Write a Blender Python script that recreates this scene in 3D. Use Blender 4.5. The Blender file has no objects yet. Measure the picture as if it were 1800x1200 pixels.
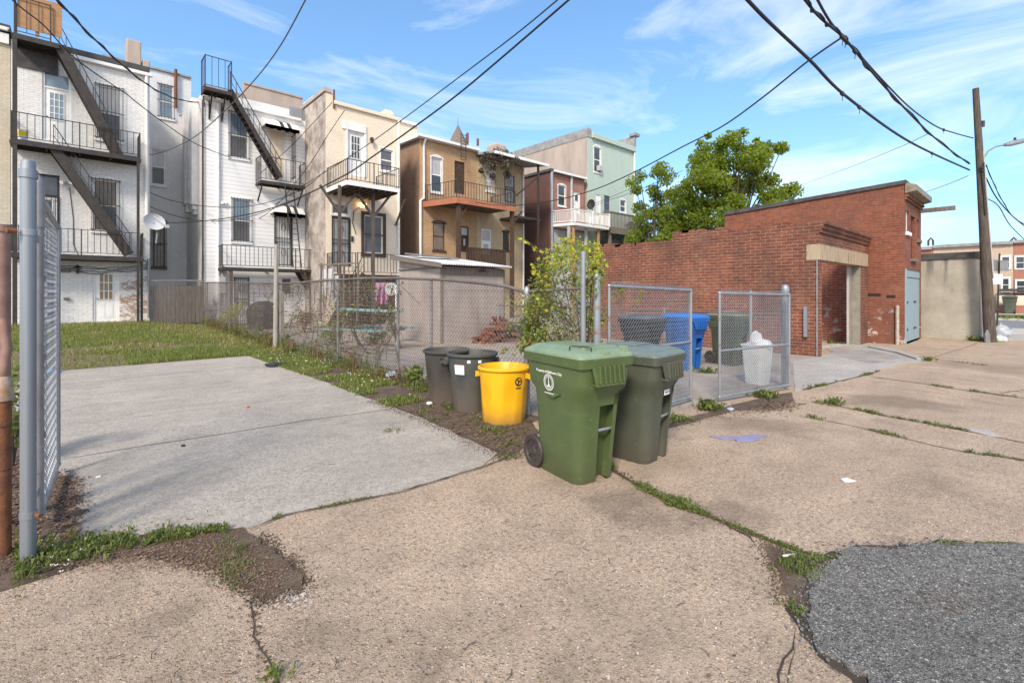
import bpy, bmesh, math, random
from mathutils import Vector, Matrix, noise as mnoise
random.seed(7)
D = bpy.data
SC = bpy.context.scene
COL = SC.collection
V = Vector
EYE = 1.65                       # camera height
ANG = math.atan2(938.0, 850.0)   # angle between the view and the alley direction
SA, CA = math.sin(ANG), math.cos(ANG)
FW, RT = V((CA, SA, 0)), V((SA, -CA, 0))   # x runs along the alley, y towards the row houses

def ray(u, v): return FW + RT * ((u - 900) / 850.0) + V((0, 0, (515 - v) / 850.0))
def at(u, v, d): return V((0, 0, EYE)) + ray(u, v) * d
def gr(u, v, z=0.0):
    p = V((0, 0, EYE)) + ray(u, v) * ((EYE - z) * 850.0 / (v - 515)); return V((p.x, p.y, z))
def ony(Y, u, v=515):
    r = ray(u, v); return V((0, 0, EYE)) + r * (Y / r.y)
def onx(X, u, v=515):
    r = ray(u, v); return V((0, 0, EYE)) + r * (X / r.x)
def depth(p): return p.x * CA + p.y * SA

# ---------------------------------------------------------------- objects
BASE = {}
def props(o, label=None, cat=None, group=None, kind=None):
    if label: o['label'] = label
    if cat: o['category'] = cat
    if group: o['group'] = group
    if kind: o['kind'] = kind
    return o
def thing(name, label, cat, loc=(0, 0, 0), rz=0.0, group=None, local=False):
    o = D.objects.new(name, None); COL.objects.link(o)
    o.empty_display_size = .2
    o.location = loc; o.rotation_euler = (0, 0, rz)
    BASE[o.name] = V((0, 0, 0)) if local else V(loc)
    return props(o, label, cat, group)
def dup(o, parent=None):
    c = o.copy(); COL.objects.link(c); c.parent = parent
    BASE[c.name] = BASE.get(o.name, V((0, 0, 0)))
    for ch in list(o.children): dup(ch, c)
    return c

def frame(d):
    d = d.normalized()
    a = V((0, 0, 1)) if abs(d.z) < .95 else V((1, 0, 0))
    s = d.cross(a).normalized(); t = s.cross(d).normalized()
    return d, s, t

class MB:
    def __init__(s): s.v = []; s.f = []; s.m = []
    def add(s, vs, fs, mi=0):
        b = len(s.v); s.v += [V(x) for x in vs]
        s.f += [tuple(b + i for i in f) for f in fs]; s.m += [mi] * len(fs); return s
    def box(s, x0, x1, y0, y1, z0, z1, mi=0):
        if x1 < x0: x0, x1 = x1, x0
        if y1 < y0: y0, y1 = y1, y0
        if z1 < z0: z0, z1 = z1, z0
        return s.add([(x0, y0, z0), (x1, y0, z0), (x1, y1, z0), (x0, y1, z0), (x0, y0, z1), (x1, y0, z1), (x1, y1, z1), (x0, y1, z1)],
              [(0, 3, 2, 1), (4, 5, 6, 7), (0, 1, 5, 4), (1, 2, 6, 5), (2, 3, 7, 6), (3, 0, 4, 7)], mi)
    def obox(s, c, a, b, d, mi=0):
        c, a, b, d = V(c), V(a), V(b), V(d)
        vs = [c + a * i + b * j + d * k for k in (-1, 1) for (i, j) in ((-1, -1), (1, -1), (1, 1), (-1, 1))]
        return s.add(vs, [(0, 3, 2, 1), (4, 5, 6, 7), (0, 1, 5, 4), (1, 2, 6, 5), (2, 3, 7, 6), (3, 0, 4, 7)], mi)
    def bar(s, p, q, w, h, mi=0):
        p, q = V(p), V(q); d, a, b = frame(q - p)
        return s.obox((p + q) / 2, (q - p) / 2, a * w / 2, b * h / 2, mi)
    def tube(s, pts, r, n=6, mi=0, cap=True):
        pts = [V(p) for p in pts]; rs = r if isinstance(r, (list, tuple)) else [r] * len(pts)
        rings = []; prev = None
        for i, p in enumerate(pts):
            d = pts[min(i + 1, len(pts) - 1)] - pts[max(i - 1, 0)]
            if d.length < 1e-9: d = V((0, 0, 1))
            d.normalize()
            if prev is None:
                _, a, b = frame(d); b = d.cross(a)
            else:
                a = prev - d * prev.dot(d)
                if a.length < 1e-6: _, a, b = frame(d)
                a.normalize(); b = d.cross(a)
            prev = a
            rings.append([p + (a * math.cos(6.28318 * k / n) + b * math.sin(6.28318 * k / n)) * rs[i] for k in range(n)])
        vs = [x for rg in rings for x in rg]; fs = []
        for i in range(len(pts) - 1):
            for k in range(n):
                k2 = (k + 1) % n
                fs.append((i * n + k, i * n + k2, (i + 1) * n + k2, (i + 1) * n + k))
        if cap: fs += [tuple(range(n - 1, -1, -1)), tuple((len(pts) - 1) * n + k for k in range(n))]
        return s.add(vs, fs, mi)
    def prism(s, poly, z0, z1, mi=0):
        n = len(poly)
        vs = [(p[0], p[1], z0) for p in poly] + [(p[0], p[1], z1) for p in poly]
        return s.add(vs, [tuple(range(n - 1, -1, -1)), tuple(range(n, 2 * n))] + [(i, (i + 1) % n, n + (i + 1) % n, n + i) for i in range(n)], mi)
    def extr(s, poly, off, mi=0):           # polygon of 3D points extruded by a vector
        n = len(poly); off = V(off)
        vs = [V(p) for p in poly] + [V(p) + off for p in poly]
        return s.add(vs, [tuple(range(n - 1, -1, -1)), tuple(range(n, 2 * n))] + [(i, (i + 1) % n, n + (i + 1) % n, n + i) for i in range(n)], mi)
    def loft(s, secs, cap0=True, cap1=True, mi=0):
        n = len(secs[0]); vs = [p for sec in secs for p in sec]; fs = []
        for i in range(len(secs) - 1):
            for k in range(n):
                k2 = (k + 1) % n
                fs.append((i * n + k, i * n + k2, (i + 1) * n + k2, (i + 1) * n + k))
        if cap0: fs.append(tuple(range(n - 1, -1, -1)))
        if cap1: fs.append(tuple((len(secs) - 1) * n + k for k in range(n)))
        return s.add(vs, fs, mi)
    def sphere(s, c, r, n=10, m=6, mi=0, sq=1.0):
        c = V(c); secs = []
        for i in range(1, m):
            t = math.pi * i / m
            secs.append([c + V((math.sin(t) * math.cos(6.28318 * k / n) * r, math.sin(t) * math.sin(6.28318 * k / n) * r, -math.cos(t) * r * sq)) for k in range(n)])
        return s.loft(secs, mi=mi)
    def build(s, name, mat, parent=None, smooth=None, bev=0, **kw):
        off = BASE.get(parent.name, V((0, 0, 0))) if parent else V((0, 0, 0))
        me = D.meshes.new(name)
        me.from_pydata([tuple(x - off) for x in s.v], [], s.f)
        for m in (mat if isinstance(mat, (list, tuple)) else [mat]): me.materials.append(m)
        if isinstance(mat, (list, tuple)):
            for p, i in zip(me.polygons, s.m): p.material_index = i
        me.update()
        if smooth is not None:
            for p in me.polygons: p.use_smooth = True
            me.set_sharp_from_angle(angle=math.radians(smooth))
        o = D.objects.new(name, me); COL.objects.link(o)
        if parent: o.parent = parent
        BASE[o.name] = off
        if bev:
            b = o.modifiers.new('Bevel', 'BEVEL'); b.width = bev; b.segments = 2; b.limit_method = 'ANGLE'; b.angle_limit = .6
        return props(o, **kw)

def islands(b, name, mat, parent, **k):
    par = list(range(len(b.v)))
    def fd(i):
        while par[i] != i: par[i] = par[par[i]]; i = par[i]
        return i
    for f in b.f:
        for i in f[1:]: par[fd(i)] = fd(f[0])
    grp = {}
    for f in b.f: grp.setdefault(fd(f[0]), []).append(f)
    for fs in grp.values():
        q = MB(); ids = sorted({i for f in fs for i in f}); mp_ = {i: n for n, i in enumerate(ids)}
        q.add([b.v[i] for i in ids], [tuple(mp_[i] for i in f) for f in fs]); q.build(name, mat, parent, **k)

# ---------------------------------------------------------------- materials
class NT:
    def __init__(s, name):
        s.mat = D.materials.new(name); s.mat.use_nodes = True; s.t = s.mat.node_tree
        s.b = next(n for n in s.t.nodes if n.type == 'BSDF_PRINCIPLED')
        s.geo = None; s.obj = None
    def n(s, ty, **k):
        x = s.t.nodes.new(ty)
        for a, b in k.items(): setattr(x, a, b)
        return x
    def l(s, a, b): s.t.links.new(a, b)
    def pos(s):
        if not s.geo: s.geo = s.n('ShaderNodeNewGeometry')
        return s.geo.outputs['Position']
    def nor(s): s.pos(); return s.geo.outputs['True Normal']
    def oc(s):
        if not s.obj: s.obj = s.n('ShaderNodeTexCoord')
        return s.obj.outputs['Object']
    def inp(s, node, i, val):
        if hasattr(val, 'links') or hasattr(val, 'is_output'): s.l(val, node.inputs[i])
        elif val is not None:
            sock = node.inputs[i]
            if isinstance(val, (tuple, list)) and sock.type == 'RGBA' and len(val) == 3: val = tuple(val) + (1,)
            sock.default_value = val
    def noise(s, scale, detail=4, rough=.6, vec=None, out=0, dist=0):
        x = s.n('ShaderNodeTexNoise'); s.l(vec or s.pos(), x.inputs['Vector'])
        x.inputs['Scale'].default_value = scale; x.inputs['Detail'].default_value = detail; x.inputs['Roughness'].default_value = rough
        x.inputs['Distortion'].default_value = dist
        return x.outputs[out]
    def voro(s, scale, out='Color', vec=None, rnd=1.0, feat='F1'):
        x = s.n('ShaderNodeTexVoronoi', feature=feat); s.l(vec or s.pos(), x.inputs['Vector'])
        x.inputs['Scale'].default_value = scale; x.inputs['Randomness'].default_value = rnd
        return x.outputs[out]
    def ramp(s, fac, stops, interp='LINEAR'):
        x = s.n('ShaderNodeValToRGB'); s.l(fac, x.inputs[0]); r = x.color_ramp; r.interpolation = interp
        while len(r.elements) < len(stops): r.elements.new(.5)
        for e, (p, c) in zip(r.elements, stops):
            e.position = p; e.color = (c, c, c, 1) if not isinstance(c, (tuple, list)) else tuple(c) + (1,)
        return x.outputs[0]
    def mix(s, fac, a, b, ty='MIX'):
        x = s.n('ShaderNodeMix', data_type='RGBA', blend_type=ty)
        s.inp(x, 0, fac); s.inp(x, 6, a); s.inp(x, 7, b); return x.outputs[2]
    def math(s, op, a, b=0.0, cl=False):
        x = s.n('ShaderNodeMath', operation=op, use_clamp=cl); s.inp(x, 0, a); s.inp(x, 1, b); return x.outputs[0]
    def vscale(s, vec, sc):
        x = s.n('ShaderNodeMapping'); s.l(vec, x.inputs[0]); x.inputs['Scale'].default_value = sc; return x.outputs[0]
    def bump(s, h, strength=.3, dist=.01):
        x = s.n('ShaderNodeBump'); s.l(h, x.inputs['Height']); x.inputs['Strength'].default_value = strength; x.inputs['Distance'].default_value = dist
        s.l(x.outputs[0], s.b.inputs['Normal'])
    def col(s, c): s.inp(s.b, 'Base Color', c) if not isinstance(c, tuple) else setattr(s.b.inputs['Base Color'], 'default_value', c + (1,))
    def wall_uv(s, zs=1.0):      # (along the wall, height) from world position, for walls facing x or y
        sp = s.n('ShaderNodeSeparateXYZ'); s.l(s.pos(), sp.inputs[0])
        sn = s.n('ShaderNodeSeparateXYZ'); s.l(s.nor(), sn.inputs[0])
        ax = s.math('ABSOLUTE', sn.outputs[0]); g = s.math('GREATER_THAN', ax, .6)
        az = s.math('GREATER_THAN', s.math('ABSOLUTE', sn.outputs[2]), .7)
        mx = s.n('ShaderNodeMix', data_type='FLOAT'); s.l(g, mx.inputs[0]); s.l(sp.outputs[0], mx.inputs[2]); s.l(sp.outputs[1], mx.inputs[3])
        mz = s.n('ShaderNodeMix', data_type='FLOAT'); s.l(az, mz.inputs[0]); s.l(sp.outputs[2], mz.inputs[2]); s.l(sp.outputs[1], mz.inputs[3])
        cb = s.n('ShaderNodeCombineXYZ'); s.l(mx.outputs[0], cb.inputs[0]); s.l(mz.outputs[0], cb.inputs[1])
        return cb.outputs[0]

def pm(name, c, c2=None, sc=3.0, rough=.6, metal=0.0, bump=0.0, bsc=40, spec=.4, obj=True, lo=.35, hi=.65, streak=None):
    s = NT(name); s.b.inputs['Roughness'].default_value = rough; s.b.inputs['Metallic'].default_value = metal
    s.b.inputs['Specular IOR Level'].default_value = spec
    vec = s.oc() if obj else s.pos()
    if streak: vec = s.vscale(vec, streak)
    if c2 is not None:
        f = s.ramp(s.noise(sc, 6, .65, vec), [(lo, 0), (hi, 1)]); s.col(s.mix(f, c, c2))
    else: s.col(tuple(c))
    if bump: s.bump(s.noise(bsc, 4, .6, vec), bump, .01)
    return s.mat

def brick(name, c1, c2, mortar, w=.27, h=.09, ms=.012, dirt=(.05, .035, .03), dsc=.5, damt=.5, eff=None, effamt=0, peel=None, bump=.5, lowz=0, streak=.3, vary=.45):
    s = NT(name); uv = s.wall_uv()
    wob = s.noise(1.3, 2, .5); 
    va = s.n('ShaderNodeVectorMath', operation='MULTIPLY_ADD'); s.l(s.noise(2.5, 2, .5, out=1), va.inputs[0]); va.inputs[1].default_value = (.02, .02, 0); s.l(uv, va.inputs[2])
    x = s.n('ShaderNodeTexBrick', offset=.5); s.l(va.outputs[0], x.inputs['Vector'])
    x.inputs['Color1'].default_value = c1 + (1,); x.inputs['Color2'].default_value = c2 + (1,); x.inputs['Mortar'].default_value = mortar + (1,)
    x.inputs['Scale'].default_value = 1; x.inputs['Mortar Size'].default_value = ms; x.inputs['Mortar Smooth'].default_value = .25
    x.inputs['Bias'].default_value = 0; x.inputs['Brick Width'].default_value = w; x.inputs['Row Height'].default_value = h
    c = x.outputs['Color']
    c = s.mix(s.ramp(s.noise(9, 3, .6), [(.3, 0), (.72, vary)]), c, tuple(i * .55 for i in c1))
    d = s.ramp(s.noise(dsc, 6, .7), [(.42, 0), (.72, damt)]); c = s.mix(d, c, dirt)
    if streak: c = s.mix(s.ramp(s.noise(1.7, 6, .65, s.vscale(s.pos(), (1, 1, .13))), [(.48, 0), (.74, streak)]), c, tuple(i * 1.4 for i in dirt))
    if eff: c = s.mix(s.ramp(s.noise(.9, 7, .75), [(.52, 0), (.75, effamt)]), c, eff)
    if lowz:                                       # white efflorescence and paint scraps low on the wall
        sp = s.n('ShaderNodeSeparateXYZ'); s.l(s.pos(), sp.inputs[0])
        lz = s.ramp(s.math('DIVIDE', sp.outputs[2], 3.0), [(.15, 1), (lowz / 3.0, 0)])
        f = s.math('MULTIPLY', lz, s.ramp(s.noise(3.2, 5, .7), [(.56, 0), (.63, 1)]))
        c = s.mix(s.math('MULTIPLY', f, .7), c, (.62, .56, .52))
    if peel:
        ds = s.n('ShaderNodeVectorMath', operation='DISTANCE'); s.l(s.pos(), ds.inputs[0]); ds.inputs[1].default_value = tuple(ony(27.95, 238, 530))
        nb = s.math('ADD', s.noise(1.7, 8, .8, s.vscale(s.pos(), (1, 1, 2))), s.ramp(s.math('DIVIDE', ds.outputs['Value'], 2.2), [(.25, .27), (1, 0)]))
        pk = s.ramp(nb, [(peel, 0), (peel + .015, 1)])
        c = s.mix(pk, c, (.36, .25, .19))
    s.col(c); s.b.inputs['Roughness'].default_value = .85; s.b.inputs['Specular IOR Level'].default_value = .25
    h1 = s.math('ADD', s.math('MULTIPLY', x.outputs['Fac'], -1.0), s.math('MULTIPLY', s.noise(60, 3), .5))
    s.bump(h1, bump, .012)
    return s.mat

def aggregate(name, matrix, stones, sc1, sc2, stain, bump=.5, rough=.85, big=.35, cover=.4, grain=.5, dark=.45, spots=()):
    s = NT(name)
    v1 = s.voro(sc1); v1d = s.voro(sc1, 'Distance')
    v2 = s.voro(sc2); v2d = s.voro(sc2, 'Distance')
    r1 = s.n('ShaderNodeSeparateColor'); s.l(v1, r1.inputs[0]); r2 = s.n('ShaderNodeSeparateColor'); s.l(v2, r2.inputs[0])
    c1 = s.ramp(r1.outputs[0], stones, 'CONSTANT'); c2 = s.ramp(r2.outputs[0], stones, 'CONSTANT')
    m1 = s.math('MULTIPLY', s.ramp(v1d, [(.30, 1), (.5, 0)]), s.math('GREATER_THAN', r1.outputs[1], 1 - cover))
    m2 = s.math('MULTIPLY', s.ramp(v2d, [(.28, 1), (.5, 0)]), s.math('GREATER_THAN', r2.outputs[1], .8 - cover))
    base = s.mix(s.ramp(s.noise(120, 4, .75), [(.32, 0), (.68, 1)]), tuple(i * .5 for i in matrix), tuple(min(1, i * 1.25) for i in matrix))
    c = s.mix(s.math('MULTIPLY', m2, .8), base, c2); c = s.mix(s.math('MULTIPLY', m1, .9), c, c1)
    gl = s.ramp(s.noise(34, 5, .8), [(.36, 1.08 - grain), (.48, 1.05), (.66, 1.05 + grain * .6)]); c = s.mix(1.0, c, gl, 'MULTIPLY')      # gritty grain that still reads metres away
    pit = s.ramp(s.noise(70, 3, .7), [(.62, 0), (.67, .75)]); c = s.mix(pit, c, tuple(i * dark for i in stain))
    st = s.ramp(s.noise(.55, 7, .7), [(.38, 0), (.72, big)]); c = s.mix(st, c, stain)
    st2 = s.ramp(s.noise(2.3, 6, .75), [(.5, 0), (.78, big * .8)]); c = s.mix(st2, c, tuple(i * .6 for i in stain))
    lt = s.ramp(s.noise(.9, 6, .7, s.vscale(s.pos(), (1, 1.6, 1))), [(.5, 0), (.78, big * .5)]); c = s.mix(lt, c, tuple(min(.9, i * 1.6) for i in matrix))
    sp_ = s.ramp(s.noise(7, 5, .75), [(.60, 0), (.72, big * .6)]); c = s.mix(sp_, c, tuple(i * .5 for i in stain))
    for (u, v, r, amt) in spots:                # old stains, tyre darkening and painted shade of the bins
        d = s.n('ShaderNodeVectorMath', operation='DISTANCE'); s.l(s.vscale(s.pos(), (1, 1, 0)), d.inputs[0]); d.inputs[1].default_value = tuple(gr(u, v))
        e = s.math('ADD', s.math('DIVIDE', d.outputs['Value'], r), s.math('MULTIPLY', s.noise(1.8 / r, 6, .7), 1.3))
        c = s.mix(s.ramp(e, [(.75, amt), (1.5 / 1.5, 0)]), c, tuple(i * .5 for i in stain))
    s.col(c); s.b.inputs['Roughness'].default_value = rough; s.b.inputs['Specular IOR Level'].default_value = .25
    s.bump(s.math('ADD', s.math('ADD', m1, s.math('MULTIPLY', m2, .5)), s.math('MULTIPLY', s.noise(90, 4, .8), 1.6)), bump, .006)
    return s.mat

def leafmat(name, ca, cb, trans=.35, tcol=None):
    s = NT(name); oi = s.n('ShaderNodeNewGeometry')
    c = s.ramp(oi.outputs['Random Per Island'], [(0, ca), (1, cb)])
    s.col(c); s.b.inputs['Roughness'].default_value = .5; s.b.inputs['Specular IOR Level'].default_value = .35
    tr = s.n('ShaderNodeBsdfTranslucent')
    s.l(s.mix(.65, c, tcol or cb), tr.inputs[0])
    mx = s.n('ShaderNodeMixShader'); mx.inputs[0].default_value = trans
    s.l(s.b.outputs[0], mx.inputs[1]); s.l(tr.outputs[0], mx.inputs[2])
    out = next(n for n in s.t.nodes if n.type == 'OUTPUT_MATERIAL'); s.l(mx.outputs[0], out.inputs[0])
    return s.mat

m = {}
m['white'] = pm('white_paint', (.78, .77, .75), (.66, .65, .62), 2.5, .55, bump=.1)
m['whitebrick'] = brick('white_painted_brick', (.82, .805, .78), (.76, .745, .71), (.55, .535, .51), .3, .1, .009, (.45, .43, .40), .7, .35, peel=.73, bump=.6, streak=.22)
m['whitebrick2'] = brick('white_painted_court_brick', (.78, .775, .76), (.74, .735, .72), (.66, .65, .64), .3, .1, .008, (.36, .36, .37), .4, .45, bump=.5)
m['pebble'] = pm('grey_pebbledash', (.64, .62, .60), (.48, .465, .45), 6, .9, bump=.6, bsc=25, obj=False)
m['beigebrick'] = brick('beige_painted_brick', (.62, .55, .42), (.57, .50, .38), (.48, .42, .33), .3, .1, .01, (.36, .31, .24), .7, .3, bump=.5)
m['cream'] = brick('cream_painted_brick', (.84, .71, .55), (.80, .68, .52), (.74, .62, .48), .3, .1, .007, (.55, .46, .37), .6, .3, bump=.45)
m['stucco'] = pm('weathered_grey_stucco', (.22, .19, .17), (.47, .41, .36), 1.6, .9, bump=.8, bsc=6, obj=False, lo=.38, hi=.62)
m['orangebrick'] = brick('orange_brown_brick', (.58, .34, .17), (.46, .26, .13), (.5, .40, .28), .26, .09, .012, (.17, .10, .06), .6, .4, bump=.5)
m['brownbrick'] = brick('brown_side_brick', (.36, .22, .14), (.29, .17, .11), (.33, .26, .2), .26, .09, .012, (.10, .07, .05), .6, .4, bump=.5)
m['tanbrick'] = brick('tan_painted_brick', (.60, .46, .28), (.54, .41, .25), (.47, .36, .23), .26, .09, .01, (.2, .15, .1), .6, .45, bump=.5)
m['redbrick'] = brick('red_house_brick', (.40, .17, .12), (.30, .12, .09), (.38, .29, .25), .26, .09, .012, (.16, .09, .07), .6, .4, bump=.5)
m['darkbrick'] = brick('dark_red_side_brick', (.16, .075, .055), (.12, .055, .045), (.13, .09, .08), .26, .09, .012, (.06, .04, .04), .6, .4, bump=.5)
m['mint'] = brick('mint_painted_brick', (.47, .57, .50), (.43, .53, .465), (.37, .46, .41), .26, .09, .008, (.36, .42, .33), .45, .45, bump=.4)
m['tanstucco'] = pm('tan_streaked_stucco', (.44, .36, .30), (.33, .27, .23), 1.2, .9, bump=.2, bsc=10, obj=False, streak=(1, 1, .25))
m['garagebrick'] = brick('garage_red_brick', (.29, .088, .05), (.15, .05, .034), (.37, .26, .18), .27, .09, .013, (.055, .035, .03), .7, .75, (.42, .25, .16), .3, bump=1.0, streak=.35, vary=.8)
m['bigbrick'] = brick('carriage_house_red_brick', (.305, .098, .055), (.19, .06, .038), (.29, .18, .12), .25, .082, .009, (.09, .05, .04), .5, .6, (.36, .19, .12), .3, bump=.8, lowz=1.6, vary=.7)
m['farbrick'] = brick('far_red_brick', (.42, .16, .10), (.36, .13, .09), (.4, .28, .22), .26, .09, .012, (.2, .1, .08), .5, .2, bump=.2)
m['fartan'] = brick('far_tan_formstone', (.55, .42, .31), (.49, .37, .28), (.44, .34, .26), .5, .22, .012, (.4, .32, .26), .5, .3, bump=.2)
m['siding'] = None
m['iron'] = pm('black_iron', (.022, .021, .021), (.05, .04, .034), 6, .6, spec=.4, obj=False)
m['rustiron'] = pm('brown_black_iron', (.026, .023, .021), (.055, .042, .035), 5, .7, obj=False)
m['galv'] = pm('galvanised_steel', (.34, .36, .38), (.25, .265, .28), 9, .42, .55, bump=.05, bsc=60, obj=False, streak=(1, 1, .12))
m['galvdull'] = pm('dull_galvanised_wire', (.30, .30, .30), (.22, .20, .19), 4, .5, .4, obj=False)
m['wireoldfence'] = pm('weathered_fence_wire', (.19, .165, .15), (.13, .10, .085), 2, .6, .25, obj=False)
m['rust'] = pm('rusty_steel', (.22, .085, .035), (.11, .05, .03), 14, .85, .1, bump=.5, bsc=50, obj=False)
m['pinkpipe'] = pm('faded_brown_pipe', (.30, .185, .15), (.20, .115, .09), 8, .6, .1, obj=False)
m['glass'] = pm('window_glass', (.035, .04, .046), (.07, .075, .08), 1.2, .06, spec=.6, obj=False)
m['glassblue'] = pm('painted_sky_glass', (.22, .30, .36), (.14, .2, .25), 1.5, .05, spec=.8, obj=False)  # blue base colour paints in the reflected sky
m['curtain'] = pm('curtained_glass', (.48, .46, .44), (.33, .32, .32), 3, .15, spec=.5, obj=False, streak=(5, 5, .6))
m['mesh'] = pm('insect_screen', (.10, .10, .11), (.14, .135, .13), 2, .35, obj=False)
m['amber'] = pm('amber_door_glass', (.32, .19, .07), (.18, .11, .05), 5, .1, spec=.5, obj=False)
m['warm'] = pm('brown_curtain_glass', (.22, .15, .09), (.10, .07, .05), 4, .12, spec=.5, obj=False, streak=(4, 4, .6))
m['dark'] = pm('dark_interior', (.018, .016, .015), None, rough=.8)
m['roof'] = pm('tar_roof', (.045, .043, .045), (.09, .085, .08), 3, .9, obj=False)
m['roofgrey'] = pm('grey_roof_edge', (.33, .32, .31), (.2, .195, .19), 2, .8, obj=False)
m['wood'] = pm('weathered_wood', (.20, .165, .135), (.12, .10, .085), 4, .85, bump=.3, bsc=30, obj=False, streak=(4, 4, .6))
m['brownwood'] = pm('dark_brown_wood', (.085, .05, .03), (.05, .03, .02), 4, .7, obj=False)
m['ply'] = pm('plywood', (.42, .24, .12), (.30, .16, .075), 3, .8, obj=False, streak=(1, 1, 5))
m['ply2'] = pm('orange_plywood', (.52, .27, .12), (.45, .22, .1), 3, .8, obj=False)
m['fascia'] = pm('rust_red_fascia', (.40, .15, .08), (.32, .12, .065), 2, .7, obj=False)
m['greydeck'] = pm('grey_brown_deck', (.11, .085, .068), (.075, .06, .05), 3, .8, obj=False)
m['greypaint'] = pm('grey_paint', (.42, .42, .42), (.36, .36, .36), 2, .7, obj=False)
m['concwall'] = None
m['black'] = pm('black_plastic', (.02, .02, .021), (.03, .03, .03), 5, .45)
m['rubber'] = pm('black_wheel_plastic', (.035, .028, .025), (.055, .045, .04), 14, .55, bump=.1)
m['cable'] = pm('black_cable', (.012, .012, .013), None, rough=.6)
m['cablegrey'] = pm('grey_cable', (.10, .09, .085), None, rough=.6)
m['leaf'] = leafmat('tree_leaves', (.06, .11, .02), (.22, .28, .035), .5, (.62, .68, .06))
m['leaf2'] = leafmat('tree_leaves_yellow', (.12, .19, .02), (.24, .30, .04), .45, (.55, .58, .06))
m['leafdark'] = leafmat('dark_leaves', (.03, .055, .016), (.07, .11, .03), .3, (.2, .3, .05))
m['vine'] = leafmat('vine_leaves', (.08, .13, .03), (.25, .30, .06), .45, (.55, .6, .08))
m['vineyel'] = leafmat('yellow_vine_leaves', (.36, .38, .03), (.55, .52, .06), .45, (.75, .7, .08))
m['vinebrown'] = leafmat('withered_vine_leaves', (.13, .07, .04), (.26, .15, .08), .25, (.3, .18, .08))
m['grass'] = leafmat('grass_blades', (.075, .12, .024), (.24, .26, .06), .35, (.42, .5, .08))
m['grassdry'] = leafmat('dry_grass_blades', (.22, .20, .07), (.36, .31, .13), .3, (.45, .38, .15))
m['weed'] = leafmat('weed_leaves', (.045, .08, .018), (.19, .21, .05), .3, (.32, .38, .06))
m['litter'] = leafmat('dead_leaves', (.09, .05, .03), (.28, .19, .13), .1, (.2, .1, .05))
m['bark'] = pm('bark', (.10, .08, .065), (.055, .045, .038), 6, .9, bump=.6, bsc=14, obj=False)
m['soil'] = pm('dark_soil', (.062, .042, .030), (.135, .095, .066), 5, .95, bump=.8, bsc=30, obj=False)
m['crack'] = pm('crack_dirt', (.035, .028, .022), (.07, .052, .038), 9, .95, bump=.6, bsc=40, obj=False)
m['flower'] = pm('white_petals', (.62, .62, .55), None, rough=.6)

def special():
    # white lapped siding: dark shadow gap under each board is painted into the colour, with a bump groove
    s = NT('white_lap_siding'); uv = s.wall_uv(); sp = s.n('ShaderNodeSeparateXYZ'); s.l(uv, sp.inputs[0])
    fr = s.math('FRACT', s.math('DIVIDE', sp.outputs[1], .205))
    c = s.mix(s.ramp(s.noise(.8, 6, .7), [(.35, 0), (.75, .5)]), (.80, .79, .775), (.66, .65, .64))
    gap = s.ramp(fr, [(0, 1), (.07, 1), (.13, 0)])
    c = s.mix(s.math('MULTIPLY', gap, .6), c, (.3, .29, .29))
    s.col(c); s.b.inputs['Roughness'].default_value = .5
    s.bump(fr, .7, .02); m['siding'] = s.mat
    # stained render of the low building by the pole
    s = NT('stained_concrete_render')
    c = s.mix(s.ramp(s.noise(1.4, 7, .7), [(.3, 0), (.75, 1)]), (.41, .375, .31), (.26, .235, .19))
    sp = s.n('ShaderNodeSeparateXYZ'); s.l(s.pos(), sp.inputs[0])
    st = s.math('MULTIPLY', s.ramp(s.noise(2.6, 4, .6, s.vscale(s.pos(), (1, 1, .12))), [(.46, 0), (.6, .9)]), s.ramp(s.math('DIVIDE', sp.outputs[2], 3.2), [(.5, 0), (.9, 1)]))
    c = s.mix(st, c, (.10, .09, .085))
    st = s.ramp(s.noise(5, 4, .6, s.vscale(s.pos(), (1, 1, .5)), dist=1.5), [(.62, 0), (.68, .35)]); c = s.mix(st, c, (.16, .145, .125))
    s.col(c); s.b.inputs['Roughness'].default_value = .9; s.bump(s.noise(18, 6, .7), .35, .02); m['concwall'] = s.mat
special()
m['alley'] = aggregate('tan_aggregate_concrete', (.50, .375, .275), [(0, (.25, .175, .12)), (.2, (.64, .47, .32)), (.4, (.50, .35, .23)), (.6, (.70, .57, .44)), (.76, (.50, .28, .14)), (.88, (.80, .73, .63)), (.93, (.12, .11, .105))], 62, 130, (.29, .225, .16), 1.0, big=.7, cover=.45, grain=.55, spots=((1120, 885, 1.3, .6), (1260, 905, .9, .45), (560, 1110, .7, .35), (1570, 705, 2.2, .5), (760, 1160, .45, .4), (1330, 745, 1.5, .4), (1650, 850, 1.2, .3), (1690, 640, 4, .35), (300, 1080, .5, .35)))  # spots right of the wheelie bins put their shade into the colour
m['drive'] = aggregate('grey_driveway_concrete', (.46, .405, .345), [(0, (.34, .31, .28)), (.3, (.56, .52, .46)), (.6, (.28, .26, .23)), (.8, (.64, .60, .54)), (.95, (.16, .15, .14))], 90, 180, (.30, .265, .22), .8, big=.7, grain=.45)
m['apron'] = aggregate('pale_patch_concrete', (.41, .38, .345), [(0, (.36, .34, .31)), (.3, (.54, .51, .47)), (.6, (.34, .32, .3)), (.8, (.58, .55, .51))], 95, 180, (.27, .25, .225), .5, big=.65, grain=.4)
m['asphalt'] = aggregate('worn_asphalt', (.235, .22, .195), [(0, (.18, .165, .15)), (.2, (.45, .425, .38)), (.45, (.30, .285, .26)), (.65, (.60, .57, .52)), (.85, (.13, .12, .11)), (.93, (.70, .66, .59))], 58, 105, (.13, .125, .115), 1.6, big=.45, cover=.75, grain=.7, dark=.3)
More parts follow.
